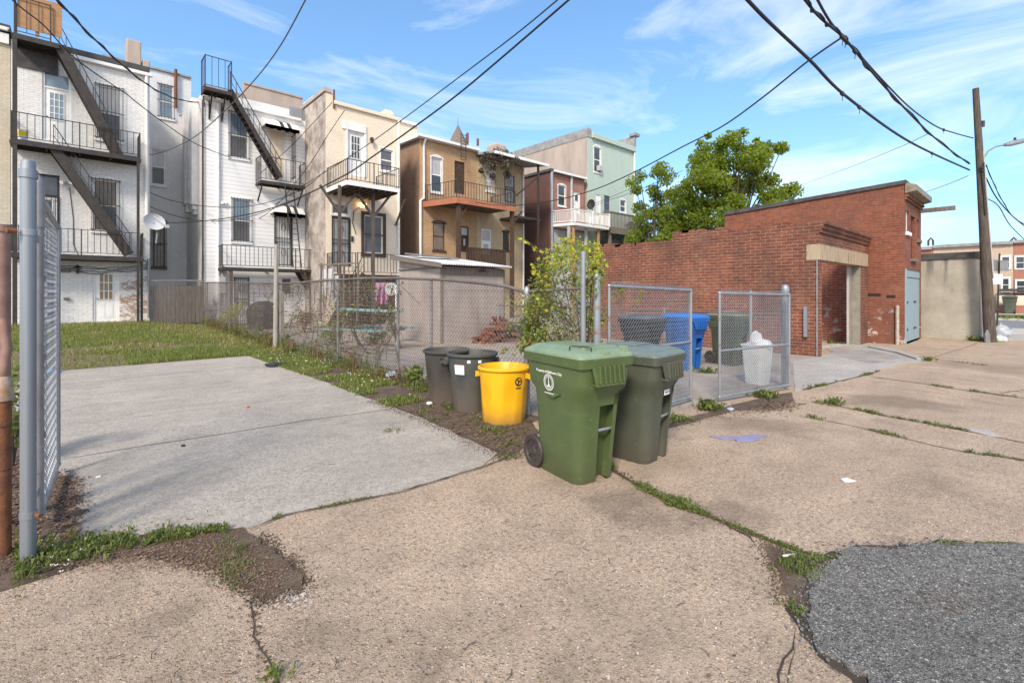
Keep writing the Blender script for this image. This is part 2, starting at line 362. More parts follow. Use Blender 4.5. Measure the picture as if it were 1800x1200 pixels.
m['ramp'] = pm('patched_ramp_concrete', (.36, .31, .255), (.20, .195, .19), 1.8, .9, bump=.3, bsc=30, obj=False)
m['street'] = pm('street_asphalt', (.20, .20, .205), (.16, .16, .165), 1, .9, obj=False)
m['sidewalk'] = pm('pale_sidewalk', (.46, .42, .38), (.38, .35, .32), 1, .9, obj=False)
m['yarddirt'] = pm('dusty_yard_ground', (.33, .29, .25), (.24, .19, .15), 1.3, .95, bump=.4, bsc=20, obj=False)
m['lawnsoil'] = pm('lawn_soil', (.17, .125, .075), (.13, .12, .05), .9, .95, bump=.4, bsc=20, obj=False)
# ---------------------------------------------------------------- ground
def edgejit(pts, step=.08, amp=.02, closed=True, sc=3.0):
    out = []; n = len(pts)
    for i in range(n if closed else n - 1):
        a, b = V(pts[i]), V(pts[(i + 1) % n]); L = (b - a).length; k = max(1, min(220, int(L / step)))
        nrm = V((-(b - a).y, (b - a).x, 0)).normalized()
        for j in range(k):
            p = a.lerp(b, j / k)
            e = mnoise.noise(p * sc) * amp + mnoise.noise(p * sc * 5) * amp * .5 + mnoise.noise(p * sc * 16) * amp * .4
            out.append(p + nrm * e)
    if not closed: out.append(V(pts[-1]))
    return out
def sheet(name, mat, pts, z, thick=.05, amp=.02, step=.08, kind='structure'):
    pts = [V((p[0], p[1], 0)) for p in pts]
    if amp: pts = edgejit(pts, step, amp)
    return MB().prism([(p.x, p.y) for p in pts], z - thick, z).build(name, mat, kind=kind)
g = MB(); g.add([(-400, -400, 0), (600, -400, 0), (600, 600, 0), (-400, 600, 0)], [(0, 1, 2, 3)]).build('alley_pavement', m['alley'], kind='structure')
G = lambda *q: [gr(u, v) for u, v in q]
drive_px = [(86, 950), (20, 690), (60, 634), (437, 625), (478, 640), (560, 668), (650, 702), (740, 735), (812, 768), (872, 797), (850, 820), (700, 865), (590, 887), (500, 905), (436, 928), (360, 938), (280, 944), (180, 950)]
sheet('driveway', m['drive'], G(*drive_px), .012, .05, .025)
# soil of the yards, between and behind the fences
sheet('yard_ground', m['yarddirt'], [(4.35, 4.0), (4.9, 3.62), (9.3, 3.1), (14.3, 3.9), (14.3, 14), (40, 14), (40, 29), (4.4, 29)], .004, .03, .03, .3)
sheet('soil_strip', m['soil'], G((437, 629), (478, 644), (560, 672), (650, 706), (740, 739), (812, 772), (872, 800), (905, 800), (950, 760), (935, 742)) + [V((4.6, 4.4, 0)), V((4.6, 14, 0))], .006, .03, .03, .2)
sheet('neighbour_soil', m['soil'], [(-.02, 3.9), (-.02, 28), (-9, 28), (-9, 3.6), (-1, 3.8)], .006, .03, .03, .3)
# lawn rising gently to the white house
L = MB(); nx, ny = 14, 30
def lawn_z(x, y):
    t = min(1, max(0, (y - 13.9) / 12.0)); return .012 + .36 * t * min(1, max(0, (5.4 - x) / 3.2)) + .02 * mnoise.noise(V((x, y, 0))) * min(1, t * 6)
vs = []
for j in range(ny + 1):
    for i in range(nx + 1):
        x = -2.2 + 6.8 * i / nx; y = 13.95 + 14.1 * j / ny; vs.append((x, y, lawn_z(x, y)))
L.add(vs, [(j * (nx + 1) + i, j * (nx + 1) + i + 1, (j + 1) * (nx + 1) + i + 1, (j + 1) * (nx + 1) + i) for j in range(ny) for i in range(nx)]).build('lawn_terrain', m['lawnsoil'], kind='structure', smooth=60)
# asphalt repair in the near right corner, with a crumbled edge
asp_px = [(1475, 984), (1520, 968), (1600, 963), (1700, 960), (1830, 962), (2300, 970), (2300, 1330), (1560, 1330), (1520, 1195), (1478, 1165), (1447, 1150), (1424, 1118), (1404, 1085), (1420, 1050), (1428, 1010)]
sheet('asphalt_patch', m['asphalt'], G(*asp_px), .022, .05, .07, .03)
cr_ = edgejit(G(*asp_px[10:]) + G(*asp_px[:4]), .02, .05, False); rr_ = random.Random(4); q = MB()
for p in cr_:
    for k in range(9):
        s_ = rr_.uniform(.0015, .006); c = p + V((rr_.gauss(0, .045), rr_.gauss(0, .045), s_ * .5 + (.018 if rr_.random() < .4 else .002))); a = rr_.uniform(0, 6.28)
        q.obox(c, V((math.cos(a) * s_, math.sin(a) * s_, s_ * .3)), V((-math.sin(a) * s_ * .8, math.cos(a) * s_ * .8, 0)), V((0, 0, s_ * .7)))
q.build('loose_asphalt_stones', pm('asphalt_stones', (.05, .05, .05), (.26, .255, .25), 25, .9, obj=False), None, kind='stuff', label='loose dark stones crumbling from the asphalt edge', cat='stones')
sheet('pavement_patch', m['apron'], G((1397, 688), (1394, 634), (1441, 628), (1520, 603), (1570, 612), (1622, 628), (1618, 636), (1580, 640), (1548, 648), (1540, 653), (1500, 664), (1450, 675)), .01, .03, .02)
sheet('sidewalk_patch', m['apron'], G((1686, 752), (1735, 755), (1757, 767), (1748, 768)), .005, .02, .02)
# kerb of the ramp at the small garage
c = gr(1440, 629); kb = MB(); pts = [gr(1441, 611), gr(1480, 607), gr(1530, 611), gr(1580, 621), gr(1618, 633)]
for a, b in zip(pts, pts[1:]): kb.bar(a + V((0, 0, .02)), b + V((0, 0, .02)), .16, .06)
kb.build('ramp_kerb', m['apron'], kind='structure', bev=.01)
sheet('garage_ramp', m['ramp'], G((1452, 613), (1490, 612), (1540, 618), (1584, 628), (1560, 636), (1530, 640), (1480, 628)), .014, .03, .02)

# cross street at the alley's end
MB().box(31, 41.5, -120, 200, -.05, .006).build('cross_street', m['street'], kind='structure')
MB().box(41.5, 41.75, -120, 200, -.05, .14).box(41.75, 43, -120, 200, -.05, .135).box(43.0, 52, -120, 200, -.05, .13).build('far_pavement', m['sidewalk'], kind='structure')
MB().box(27.5, 31, -120, 1.0, -.05, .09).build('near_pavement', m['sidewalk'], kind='structure')
MB().box(24.2, 31, -.6, 1.35, -.03, .045).build('pole_pavement', m['apron'], kind='structure', bev=.01)

def crack(name, px, w=.03, z=.003, amp=.03, mat='crack', taper=True):
    pts = edgejit([gr(u, v) for u, v in px], .05, amp, False, 4)
    vs, fs = [], []
    for i, p in enumerate(pts):
        d = (pts[min(i + 1, len(pts) - 1)] - pts[max(0, i - 1)]).normalized(); nn = V((-d.y, d.x, 0))
        e = min(1, i / 4, (len(pts) - 1 - i) / 4) if taper else 1
        ww = w * (.55 + .9 * abs(mnoise.noise(p * 6))) * (e * .9 + .1)
        vs += [p + nn * ww / 2 + V((0, 0, z)), p - nn * ww / 2 + V((0, 0, z))]
        if i: fs.append((2 * i - 2, 2 * i - 1, 2 * i + 1, 2 * i))
    MB().add(vs, fs).build(name, m[mat], kind='structure')
    return pts
J1 = crack('pavement_joint', [(1062, 815), (1100, 840), (1150, 868), (1210, 893), (1260, 912), (1300, 928), (1350, 950), (1400, 968), (1440, 978), (1480, 983)], .055, .004, .025)
J2 = crack('pavement_joint', [(438, 934), (500, 907), (590, 889), (700, 867), (850, 822), (905, 800)], .02, .0145, .012)
crack('pavement_crack', [(436, 1040), (446, 1080), (452, 1100), (448, 1118), (456, 1140), (474, 1170), (486, 1200), (490, 1240)], .009, .004, .02)
crack('pavement_crack', [(1400, 1105), (1392, 1140), (1376, 1158), (1368, 1185), (1366, 1240)], .016, .004, .03)
crack('pavement_crack', [(1398, 1135), (1390, 1165), (1384, 1200), (1380, 1240)], .01, .004, .02)
crack('pavement_crack', [(1440, 1130), (1480, 1168), (1530, 1195), (1580, 1230)], .018, .004, .03)
crack('pavement_crack', [(1262, 912), (1290, 930), (1318, 942), (1330, 962)], .03, .004, .02)
crack('asphalt_rim', [(1560, 1300), (1520, 1197), (1478, 1167), (1446, 1152), (1422, 1120), (1401, 1087), (1416, 1050), (1424, 1008), (1472, 984), (1520, 967), (1600, 961), (1700, 958), (1830, 960)], .13, .0045, .05)
J3 = crack('pavement_joint', [(1384, 727), (1440, 738), (1487, 746), (1560, 763), (1640, 783), (1700, 795), (1800, 809), (1900, 826)], .02, .004, .02)
J4 = crack('pavement_joint', [(1448, 706), (1480, 715), (1560, 732), (1640, 746), (1700, 758), (1800, 778), (1900, 797)], .03, .004, .015)
J5 = crack('pavement_joint', [(1527, 662), (1560, 666), (1620, 674), (1670, 682), (1710, 688), (1800, 700), (1900, 713)], .05, .004, .015)
J6 = crack('pavement_joint', [(1410, 686), (1450, 676), (1500, 664), (1527, 658), (1545, 652)], .06, .004, .02)
crack('pavement_joint', [(1548, 679), (1620, 687), (1670, 695), (1720, 705), (1800, 717)], .015, .004, .02)
J7 = crack('pavement_joint', [(1640, 631), (1690, 637), (1740, 643)], .05, .004, .015)
crack('pavement_joint', [(1640, 628), (1700, 610), (1718, 603)], .03, .004, .02)
crack('pavement_joint', [(1735, 619), (1800, 626), (1900, 636)], .03, .004, .02)
crack('pavement_crack', [(1756, 692), (1775, 688), (1800, 686), (1850, 684)], .03, .004, .02)
crack('driveway_joint', [(96, 812), (250, 786), (400, 763), (540, 740), (640, 727), (702, 718)], .022, .0145, .006)
crack('driveway_joint', [(92, 749), (200, 739), (300, 727), (430, 711), (560, 700)], .008, .0145, .008)
crack('driveway_joint', [(86, 677), (200, 669), (330, 655), (478, 644)], .02, .0145, .006)
sheet('dirt_patch', m['soil'], G((95, 952), (250, 940), (360, 938), (430, 930), (455, 945), (500, 990), (525, 1025), (470, 1050), (440, 1035), (400, 1008), (350, 985), (250, 972), (160, 985), (60, 1000), (0, 1005), (0, 930)), .0155, .03, .05, .03)
sheet('dirt_patch', m['soil'], G((1350, 960), (1400, 972), (1470, 986), (1425, 1008), (1410, 1050), (1390, 1060), (1375, 1010), (1360, 985)), .0062, .02, .03, .05)
sheet('dirt_patch', m['soil'], G((1160, 748), (1230, 728), (1270, 716), (1330, 702), (1392, 689), (1395, 705), (1360, 720), (1290, 722), (1230, 738), (1180, 752)), .0065, .02, .03, .06)
sheet('dirt_patch', m['soil'], G((100, 830), (125, 850), (135, 880), (125, 905), (95, 940), (70, 950), (75, 860)), .0165, .02, .05, .03)

q = MB(); rr_ = random.Random(12)
def crumbs(px, n, sp, z=.012, s0=.001, s1=.0045):
    pts = edgejit([gr(u, v) for u, v in px], .05, .03, False)
    for _ in range(n):
        p = rr_.choice(pts); s_ = rr_.uniform(s0, s1); c = p + V((rr_.gauss(0, sp), rr_.gauss(0, sp), z + s_ * .5)); a = rr_.uniform(0, 6.28)
        q.obox(c, V((math.cos(a) * s_, math.sin(a) * s_, s_ * .2)), V((-math.sin(a) * s_ * .7, math.cos(a) * s_ * .7, 0)), V((0, 0, s_ * .6)))
crumbs([(0, 1008), (60, 1002), (160, 986), (250, 973), (350, 986), (400, 1010), (440, 1037), (470, 1052), (525, 1026), (500, 990), (455, 945)], 3800, .038, .004)
crumbs([(470, 1052), (525, 1026), (500, 990)], 1500, .05, .002); crumbs([(95, 940), (135, 885), (125, 850), (105, 830)], 900, .05, .014)
crumbs([(872, 800), (812, 772), (740, 739), (650, 706)], 2200, .06, .012); crumbs([(905, 800), (872, 800)], 500, .08, .004)
crumbs([(1160, 752), (1230, 738), (1290, 724), (1360, 720), (1395, 706)], 1400, .07, .004); crumbs([(1350, 960), (1375, 1010), (1390, 1060), (1412, 1050)], 1300, .05, .004)
crumbs([(1062, 815), (1150, 868), (1260, 912), (1350, 950), (1440, 978)], 1100, .03, .003, .0015, .005); crumbs([(446, 1080), (456, 1140), (486, 1200)], 180, .012, .002, .001, .004)
q.build('soil_crumbs', m['soil'], None, kind='stuff', label='dark crumbs of soil spilling over the concrete', cat='soil')

# ---------------------------------------------------------------- camera, sky, sun
cam = D.cameras.new('camera'); co = D.objects.new('camera', cam); COL.objects.link(co)
co.location = (0, 0, EYE); co.rotation_euler = (math.pi / 2, 0, math.atan2(-FW.x, FW.y))
cam.sensor_width = 36; cam.lens = 850 / 1800 * 36; cam.shift_y = -85 / 1800; cam.clip_end = 2000; cam.clip_start = .05
SC.camera = co
SUN_EL, SUN_DIR = math.radians(40), V((-.70, -.47, 0)).normalized()    # direction towards the sun, on the ground
w = D.worlds.new('World'); SC.world = w; w.use_nodes = True; t = w.node_tree
bg = t.nodes['Background']
sky = t.nodes.new('ShaderNodeTexSky'); sky.sky_type = 'NISHITA'; sky.sun_disc = False
sky.sun_elevation = SUN_EL; sky.sun_rotation = math.atan2(SUN_DIR.x, SUN_DIR.y); sky.air_density = 1.0; sky.dust_density = .8; sky.ozone_density = 2.2
bg.inputs[1].default_value = .15
tc = t.nodes.new('ShaderNodeTexCoord')
lf_ = t.nodes.new('ShaderNodeMapping'); lf_.inputs['Scale'].default_value = (1, 1, .92); lf_.inputs['Location'].default_value = (0, 0, .13); t.links.new(tc.outputs['Generated'], lf_.inputs[0]); t.links.new(lf_.outputs[0], sky.inputs[0])
mp = t.nodes.new('ShaderNodeMapping'); t.links.new(tc.outputs['Generated'], mp.inputs[0]); mp.inputs['Scale'].default_value = (1.0, 1.0, 3.6); mp.inputs['Rotation'].default_value = (.1, -.16, .4); mp.inputs['Location'].default_value = (.8, .3, .55)
nz = t.nodes.new('ShaderNodeTexNoise'); t.links.new(mp.outputs[0], nz.inputs['Vector']); nz.inputs['Scale'].default_value = 2.2; nz.inputs['Detail'].default_value = 10; nz.inputs['Roughness'].default_value = .6; nz.inputs['Distortion'].default_value = .7
# unseen cloud added behind the camera as neutral fill light on the facades
dt = t.nodes.new('ShaderNodeVectorMath'); dt.operation = 'DOT_PRODUCT'; t.links.new(tc.outputs['Generated'], dt.inputs[0]); dt.inputs[1].default_value = tuple(-FW)
mr = t.nodes.new('ShaderNodeMapRange'); t.links.new(dt.outputs['Value'], mr.inputs[0]); mr.inputs[1].default_value = -.2; mr.inputs[2].default_value = .6; mr.inputs[3].default_value = 0; mr.inputs[4].default_value = .3
ad = t.nodes.new('ShaderNodeMath'); ad.operation = 'ADD'; t.links.new(nz.outputs[0], ad.inputs[0]); t.links.new(mr.outputs[0], ad.inputs[1])
cr = t.nodes.new('ShaderNodeValToRGB'); t.links.new(ad.outputs[0], cr.inputs[0])
cr.color_ramp.elements[0].position = .50; cr.color_ramp.elements[0].color = (0, 0, 0, 1); cr.color_ramp.elements[1].position = .82; cr.color_ramp.elements[1].color = (.66, .66, .66, 1)
hs = t.nodes.new('ShaderNodeHueSaturation'); t.links.new(sky.outputs[0], hs.inputs['Color']); hs.inputs['Saturation'].default_value = 1.1; hs.inputs['Hue'].default_value = .494
mx = t.nodes.new('ShaderNodeMix'); mx.data_type = 'RGBA'
t.links.new(cr.outputs[0], mx.inputs[0]); t.links.new(hs.outputs[0], mx.inputs[6]); mx.inputs[7].default_value = (4.6, 4.5, 4.4, 1)
t.links.new(mx.outputs[2], bg.inputs[0])
sl = D.lights.new('sun', 'SUN'); so = D.objects.new('sun', sl); COL.objects.link(so)
sl.energy = 2.0; sl.angle = math.radians(12); sl.color = (1, .89, .75)
dv = -(SUN_DIR * math.cos(SUN_EL) + V((0, 0, math.sin(SUN_EL))))
so.rotation_euler = dv.to_track_quat('-Z', 'Y').to_euler(); so.location = (-20, -10, 30)
SC.view_settings.view_transform = 'Standard'; SC.view_settings.look = 'None'; SC.view_settings.exposure = 1.2
SC.render.engine = 'CYCLES'
# ---------------------------------------------------------------- house kit (rear walls face -y at y = Y)
def holewall(b, Y, x0, x1, z0, z1, holes, rev=.16, back=None):
    """front face with openings, their reveals, and the rest of the box behind it"""
    xs = sorted({x0, x1, *[h[0] for h in holes], *[h[1] for h in holes]}); zs = sorted({z0, z1, *[h[2] for h in holes], *[h[3] for h in holes]})
    xs = [x for x in xs if x0 <= x <= x1]; zs = [z for z in zs if z0 <= z <= z1]
    for i in range(len(xs) - 1):
        for j in range(len(zs) - 1):
            cx, cz = (xs[i] + xs[i + 1]) / 2, (zs[j] + zs[j + 1]) / 2
            if any(h[0] < cx < h[1] and h[2] < cz < h[3] for h in holes): continue
            b.add([(xs[i], Y, zs[j]), (xs[i + 1], Y, zs[j]), (xs[i + 1], Y, zs[j + 1]), (xs[i], Y, zs[j + 1])], [(0, 1, 2, 3)])
    for h in holes:
        a, c, e, f = h[:4]
        for q in (((a, e), (a, f)), ((c, f), (c, e)), ((c, e), (a, e)), ((a, f), (c, f))):
            (xa, za), (xb, zb) = q
            b.add([(xa, Y, za), (xb, Y, zb), (xb, Y + rev, zb), (xa, Y + rev, za)], [(0, 1, 2, 3)])
        b.add([(a, Y + rev, e), (c, Y + rev, e), (c, Y + rev, f), (a, Y + rev, f)], [(0, 1, 2, 3)])
    if back:
        b.add([(x0, Y, z0), (x0, back, z0), (x0, back, z1), (x0, Y, z1)], [(0, 1, 2, 3)])
        b.add([(x1, Y, z0), (x1, back, z0), (x1, back, z1), (x1, Y, z1)], [(3, 2, 1, 0)])
        b.add([(x0, back, z0), (x1, back, z0), (x1, back, z1), (x0, back, z1)], [(3, 2, 1, 0)])
        b.add([(x0, Y, z1), (x1, Y, z1), (x1, back, z1), (x0, back, z1)], [(0, 1, 2, 3)])

def rect(Y, u0, v0, u1, v1):
    a, c = ony(Y, u0, v0), ony(Y, u1, v1); d = ony(Y, u0, v1); e = ony(Y, u1, v0)
    zt = (a.z + e.z) / 2; zb = (d.z + c.z) / 2
    return [a.x, c.x, min(zt, zb), max(zt, zb)]
def win(H, Y, r, frame='white', pane='glass', kind='sash', bars=None, fw=.07, sill=True, arch=None, upper=None, name='window', bar_gap=.13, trim=None):
    x0, x1, z0, z1 = r; b = MB(); y0, y1 = Y + .05, Y + .11
    b.box(x0, x0 + fw, y0, y1, z0, z1).box(x1 - fw, x1, y0, y1, z0, z1).box(x0 + fw, x1 - fw, y0, y1, z1 - fw, z1).box(x0 + fw, x1 - fw, y0, y1, z0, z0 + fw)
    zm = (z0 + z1) / 2
    if kind in ('sash',): b.box(x0 + fw, x1 - fw, y0 + .01, y1, zm - .035, zm + .035)
    if trim:
        t = trim; b.box(x0 - t, x0 - .002, Y - .025, Y + .05, z0 - t, z1 + t).box(x1 + .002, x1 + t, Y - .025, Y + .05, z0 - t, z1 + t).box(x0 - .002, x1 + .002, Y - .024, Y + .05, z1 + .002, z1 + t).box(x0 - .002, x1 + .002, Y - .024, Y + .05, z0 - t, z0 - .002)
    o = b.build(name, m[frame], H)
    if kind == 'sash':
        MB().box(x0 + fw, x1 - fw, y1 - .03, y1 - .02, zm + .035, z1 - fw).build('pane', m[upper or pane], o)
        MB().box(x0 + fw, x1 - fw, y1 - .03, y1 - .02, z0 + fw, zm - .035).build('pane', m[pane], o)
    else: MB().box(x0 + fw, x1 - fw, y1 - .03, y1 - .02, z0 + fw, z1 - fw).build('pane', m[pane], o)
    if sill: MB().box(x0 - .08, x1 + .08, Y - .07, Y + .05, z0 - .12, z0 - .003).build('sill', m[frame], o, bev=.008)
    if arch:
        n = 8; h = arch; pts = [V((x0 - .1 + (x1 - x0 + .2) * i / n, Y - .03, z1 + h * math.sin(math.pi * i / n) + .02)) for i in range(n + 1)]
        q = MB()
        for a, c in zip(pts, pts[1:]): q.extr([a, c, V((c.x, c.y, z1 - .0)) if 0 else c - V((0, 0, .1)), a - V((0, 0, .1))], (0, .06, 0))
        q.build('arch', m[frame], o)
    if bars: window_bars(o, Y, r, bar_gap, bars)
    return o
def window_bars(o, Y, r, gap=.13, mode='bars'):
    x0, x1, z0, z1 = r[0] - .04, r[1] + .04, r[2] - .02, r[3] + .05; y = Y - .09; b = MB()
    n = max(3, int((x1 - x0) / gap))
    for i in range(n + 1):
        x = x0 + (x1 - x0) * i / n; b.bar((x, y, z0), (x, y, z1), .018, .018)
    for z in (z0 + .06, z1 - .06, (z0 + z1) / 2): b.box(x0 - .05, x1 + .05, y - .014, y + .014, z - .014, z + .014)
    for x in (x0, x1):
        for z in (z0 + .06, z1 - .06): b.box(x - .012, x + .012, y, Y + .02, z - .012, z + .012)
    if mode == 'scroll':
        xc = (x0 + x1) / 2
        for zc in ((z0 * .3 + z1 * .7), (z0 * .7 + z1 * .3)):
            for k in (-1, 1): b.tube([(xc + k * (.02 + .07 * math.sin(a)), y - .016, zc + .2 * math.cos(a)) for a in [i * .39 for i in range(9)]], .011, 4)
    return b.build('window_bars', m['iron'], o)
def door(H, Y, r, frame='white', leaf='white', kind='grid', glass='glass', gr_=(2, 3, .5), barred=False, name='door', fw=.08, transom=0, handle='iron'):
    x0, x1, z0, z1 = r; y0, y1 = Y + .04, Y + .11; b = MB()
    b.box(x0, x0 + fw, y0, y1, z0, z1).box(x1 - fw, x1, y0, y1, z0, z1).box(x0 + fw, x1 - fw, y0, y1, z1 - fw, z1)
    zt = z1 - fw
    if transom:
        zt = z1 - fw - transom; b.box(x0 + fw, x1 - fw, y0, y1, zt - fw * .8, zt); 
    o = b.build(name, m[frame], H)
    if transom: MB().box(x0 + fw, x1 - fw, y1 - .03, y1 - .015, zt, z1 - fw).build('transom', m[glass], o); zt -= fw * .8
    X0, X1 = x0 + fw + .003, x1 - fw - .003; q = MB(); q.box(X0, X1, y0 + .03, y1 + .01, z0 + .01, zt - .003)
    if kind == 'grid':
        nx_, nz_, fr = gr_; gx0, gx1 = X0 + .14, X1 - .14; gz1 = zt - .16; gz0 = gz1 - (zt - z0) * fr
        MB().box(gx0, gx1, y0 + .018, y0 + .028, gz0, gz1).build('glass', m[glass], o)
        for i in range(nx_ + 1): x = gx0 + (gx1 - gx0) * i / nx_; q.box(x - .016, x + .016, y0 + .005, y0 + .03, gz0 - .016, gz1 + .016)
        for i in range(nz_ + 1): z = gz0 + (gz1 - gz0) * i / nz_; q.box(gx0, gx1, y0 + .007, y0 + .03, z - .016, z + .016)
        hz = gz0 - .2
        if hz - z0 > .4: q.box(gx0, (gx0 + gx1) / 2 - .05, y0 + .02, y0 + .03, z0 + .2, hz + .05).box((gx0 + gx1) / 2 + .05, gx1, y0 + .02, y0 + .03, z0 + .2, hz + .05)
    if kind == 'boards':
        n = 4
        for i in range(1, n): x = X0 + (X1 - X0) * i / n; q.box(x - .012, x + .012, y0 + .022, y0 + .03, z0 + .05, zt - .05)
    q.build('leaf', m[leaf], o)
    MB().sphere((X0 + .07 if handle != 'r' else X1 - .07, y0 + .0, z0 + (zt - z0) * .45), .035, 6, 4).build('handle', m['galv'], o)
    if barred:
        w_ = MB(); yb = Y - .03
        w_.box(x0, x0 + .05, yb, yb + .04, z0 + .02, zt).box(x1 - .05, x1, yb, yb + .04, z0 + .02, zt)
        for z in (z0 + .05, z0 + (zt - z0) * .47, z0 + (zt - z0) * .55, zt - .04): w_.box(x0 + .05, x1 - .05, yb + .002, yb + .038, z - .022, z + .022)
        n = 7
        for i in range(1, n): x = x0 + (x1 - x0) * i / n; w_.bar((x, yb + .02, z0 + .05), (x, yb + .02, zt - .04), .02, .02)
        xc = (x0 + x1) / 2
        for zc in (z0 + (zt - z0) * .27, z0 + (zt - z0) * .77):
            for k in (-1, 1): w_.tube([(xc + k * (.02 + .09 * math.sin(a)), yb - .0, zc + .2 * math.cos(a)) for a in [i * .39 for i in range(9)]], .014, 4)
        w_.build('security_gate', m['iron'], o)
    return o
def railing(b, pts, z, h, gap=.16, r=.011, post=.02, mid=None):
    """pts: ground line of the railing as (x, y); rails, balusters and corner posts"""
    for (xa, ya), (xb, yb) in zip(pts, pts[1:]):
        a, c = V((xa, ya, z)), V((xb, yb, z)); L = (c - a).length; n = max(2, int(L / gap))
        b.bar(a + V((0, 0, h)), c + V((0, 0, h)), .035, .03); b.bar(a + V((0, 0, .1)), c + V((0, 0, .1)), .03, .025)
        for i in range(1, n): p = a.lerp(c, i / n); b.bar(p + V((0, 0, .1)), p + V((0, 0, h)), r * 2, r * 2)
    for x, y in pts: b.bar((x, y, z), (x, y, z + h + .03), post * 2, post * 2)
    return b
def railing_l(b, pts, h, gap=.16, r=.011, low=.1):          # sloped railing through 3D points
    for a, c in zip(pts, pts[1:]):
        a, c = V(a), V(c); L = (c - a).length; n = max(2, int(L / gap)); up = V((0, 0, h))
        b.bar(a + up, c + up, .035, .03)
        for i in range(0, n + 1): p = a.lerp(c, i / n); b.bar(p + V((0, 0, low)), p + up, r * 2, r * 2)
    return b
def stair(o, a, c, ya, yb, mat='rustiron', w=.26, tread=True, rail_h=.95, name='stair', rail=True):
    """stair parallel to the wall: a, c = lower and upper point (x, z); stringers at ya and yb"""
    p0, p1 = V((a[0], ya, a[1])), V((c[0], ya, c[1])); q0, q1 = V((a[0], yb, a[1])), V((c[0], yb, c[1])); b = MB()
    d = (p1 - p0).normalized()
    for s0, s1 in ((p0, p1), (q0, q1)):
        nn = V((-d.z, 0, d.x)); b.obox((s0 + s1) / 2, (s1 - s0) / 2, V((0, .02, 0)), nn * w / 2)
    n = int(abs(p1.z - p0.z) / .22)
    if tread:
        for i in range(1, n):
            t = i / n; s0, s1 = p0.lerp(p1, t), q0.lerp(q1, t); b.box(s0.x - .12, s0.x + .12, min(ya, yb) + .02, max(ya, yb) - .02, s0.z - .015, s0.z + .015)
    st = b.build(name, m[mat], o)
    if rail: railing_l(MB(), [p0 + V((0, 0, 0)), p1], rail_h, .5, .012, 0).tube([p0.lerp(p1, t) + V((0, 0, rail_h * .5)) for t in (0, 1)], .012, 4).build(name + '_railing', m['iron'], o)
    return st
def gutter(H, Y, x0, x1, z, mat='white', r=.075, name='gutter'):
    b = MB(); b.box(x0, x1, Y - .19, Y - .02, z - .13, z).box(x0 - .03, x1 + .03, Y - .03, Y + .3, z + .003, z + .07)
    return b.build(name, m[mat], H, bev=.015)
def downpipe(H, pts, r=.055, mat='white'): return MB().tube(pts, r, 8).build('downpipe', m[mat], H, smooth=50)
def wall_body(H, mat, Y, x0, x1, zt, holes, back, z0=-.1, name='wall'):
    b = MB(); holewall(b, Y, x0, x1, z0, zt, holes, back=back); return b.build(name, m[mat], H)
def roofslab(H, Y, x0, x1, z, back, mat='roof', over=.12, name='roof', th=.1, rise=.0):
    b = MB(); y0 = Y - over
    b.add([(x0, y0, z), (x1, y0, z), (x1, back, z + rise), (x0, back, z + rise), (x0, y0, z + th), (x1, y0, z + th), (x1, back, z + th + rise), (x0, back, z + th + rise)],
          [(0, 3, 2, 1), (4, 5, 6, 7), (0, 1, 5, 4), (1, 2, 6, 5), (2, 3, 7, 6), (3, 0, 4, 7)])
    return b.build(name, m[mat], H)
def XZ(Y, u, v): p = ony(Y, u, v); return p.x, p.z

# ================================================================ far left neighbour
YA = 27.95
h = thing('row_house', 'beige painted brick row house at the far left edge, beside the white brick house', 'house', (-5, YA, 0), group='row houses seen from the back')
xw, _ = XZ(YA, 18, 60); _, zt = XZ(YA, 10, 78)
wall_body(h, 'beigebrick', YA, -9.5, xw, zt, [], 42)
gutter(h, YA, -9.5, xw - .05, zt + .62); MB().box(-9.5, xw - .03, YA - .1, YA - .003, zt - .0, zt + .4).build('cornice', m['white'], h)
roofslab(h, YA, -9.5, xw, zt + .70, 42, over=0)

# ================================================================ white brick house with the tall fire escape
h1 = thing('row_house', 'white painted brick row house with peeling paint and a zigzag black fire escape', 'house', (.4, YA, .3), group='row houses seen from the back')
x0, x1 = xw + .015, XZ(YA, 263, 300)[0]; zt = XZ(YA, 190, 110)[1]
W = {}
W['d3'] = rect(YA, 74, 128, 125, 248); W['w3'] = rect(YA, 170, 152, 214, 246); W['d2'] = rect(YA, 51, 306, 105, 444); W['w2'] = rect(YA, 163, 316, 208, 406)
W['d1'] = rect(YA, 163, 472, 210, 565); W['g1'] = rect(YA, 84, 472, 100, 571)
wall_body(h1, 'whitebrick', YA, x0, x1, zt, list(W.values()), 33)
roofslab(h1, YA, x0, x1, zt + .01, 44, over=.05, th=.22)
gutter(h1, YA, x0 + 1.35, x1 + .1, zt - .1)
MB().box(x0 + .3, x1 - .2, YA + 1.5, YA + 1.8, zt + .2, zt + .55).build('parapet', m['roofgrey'], h1)
cx = XZ(YA, 238, 100)[0]; MB().box(cx - .32, cx + .22, YA + .05, YA + 1.0, zt + .2, zt + 1.35).box(cx + .26, cx + .55, YA + .1, YA + .9, zt + .2, zt + .6).build('chimney', m['tanstucco'], h1, bev=.05)
o = door(h1, YA, W['d3'], glass='glassblue', gr_=(3, 4, .52), transom=.55)
win(h1, YA, W['w3'], pane='mesh', upper='curtain', bars='bars', arch=.12)
door(h1, YA, W['d2'], frame='iron', leaf='white', gr_=(2, 3, .5), transom=.75, barred=True)
win(h1, YA, W['w2'], pane='mesh', upper='warm', bars='bars', arch=.14)
door(h1, YA, W['d1'], glass='amber', gr_=(3, 3, .5))
door(h1, YA, W['g1'], frame='iron', leaf='dark', kind='plain', barred=True, name='cellar_gate')
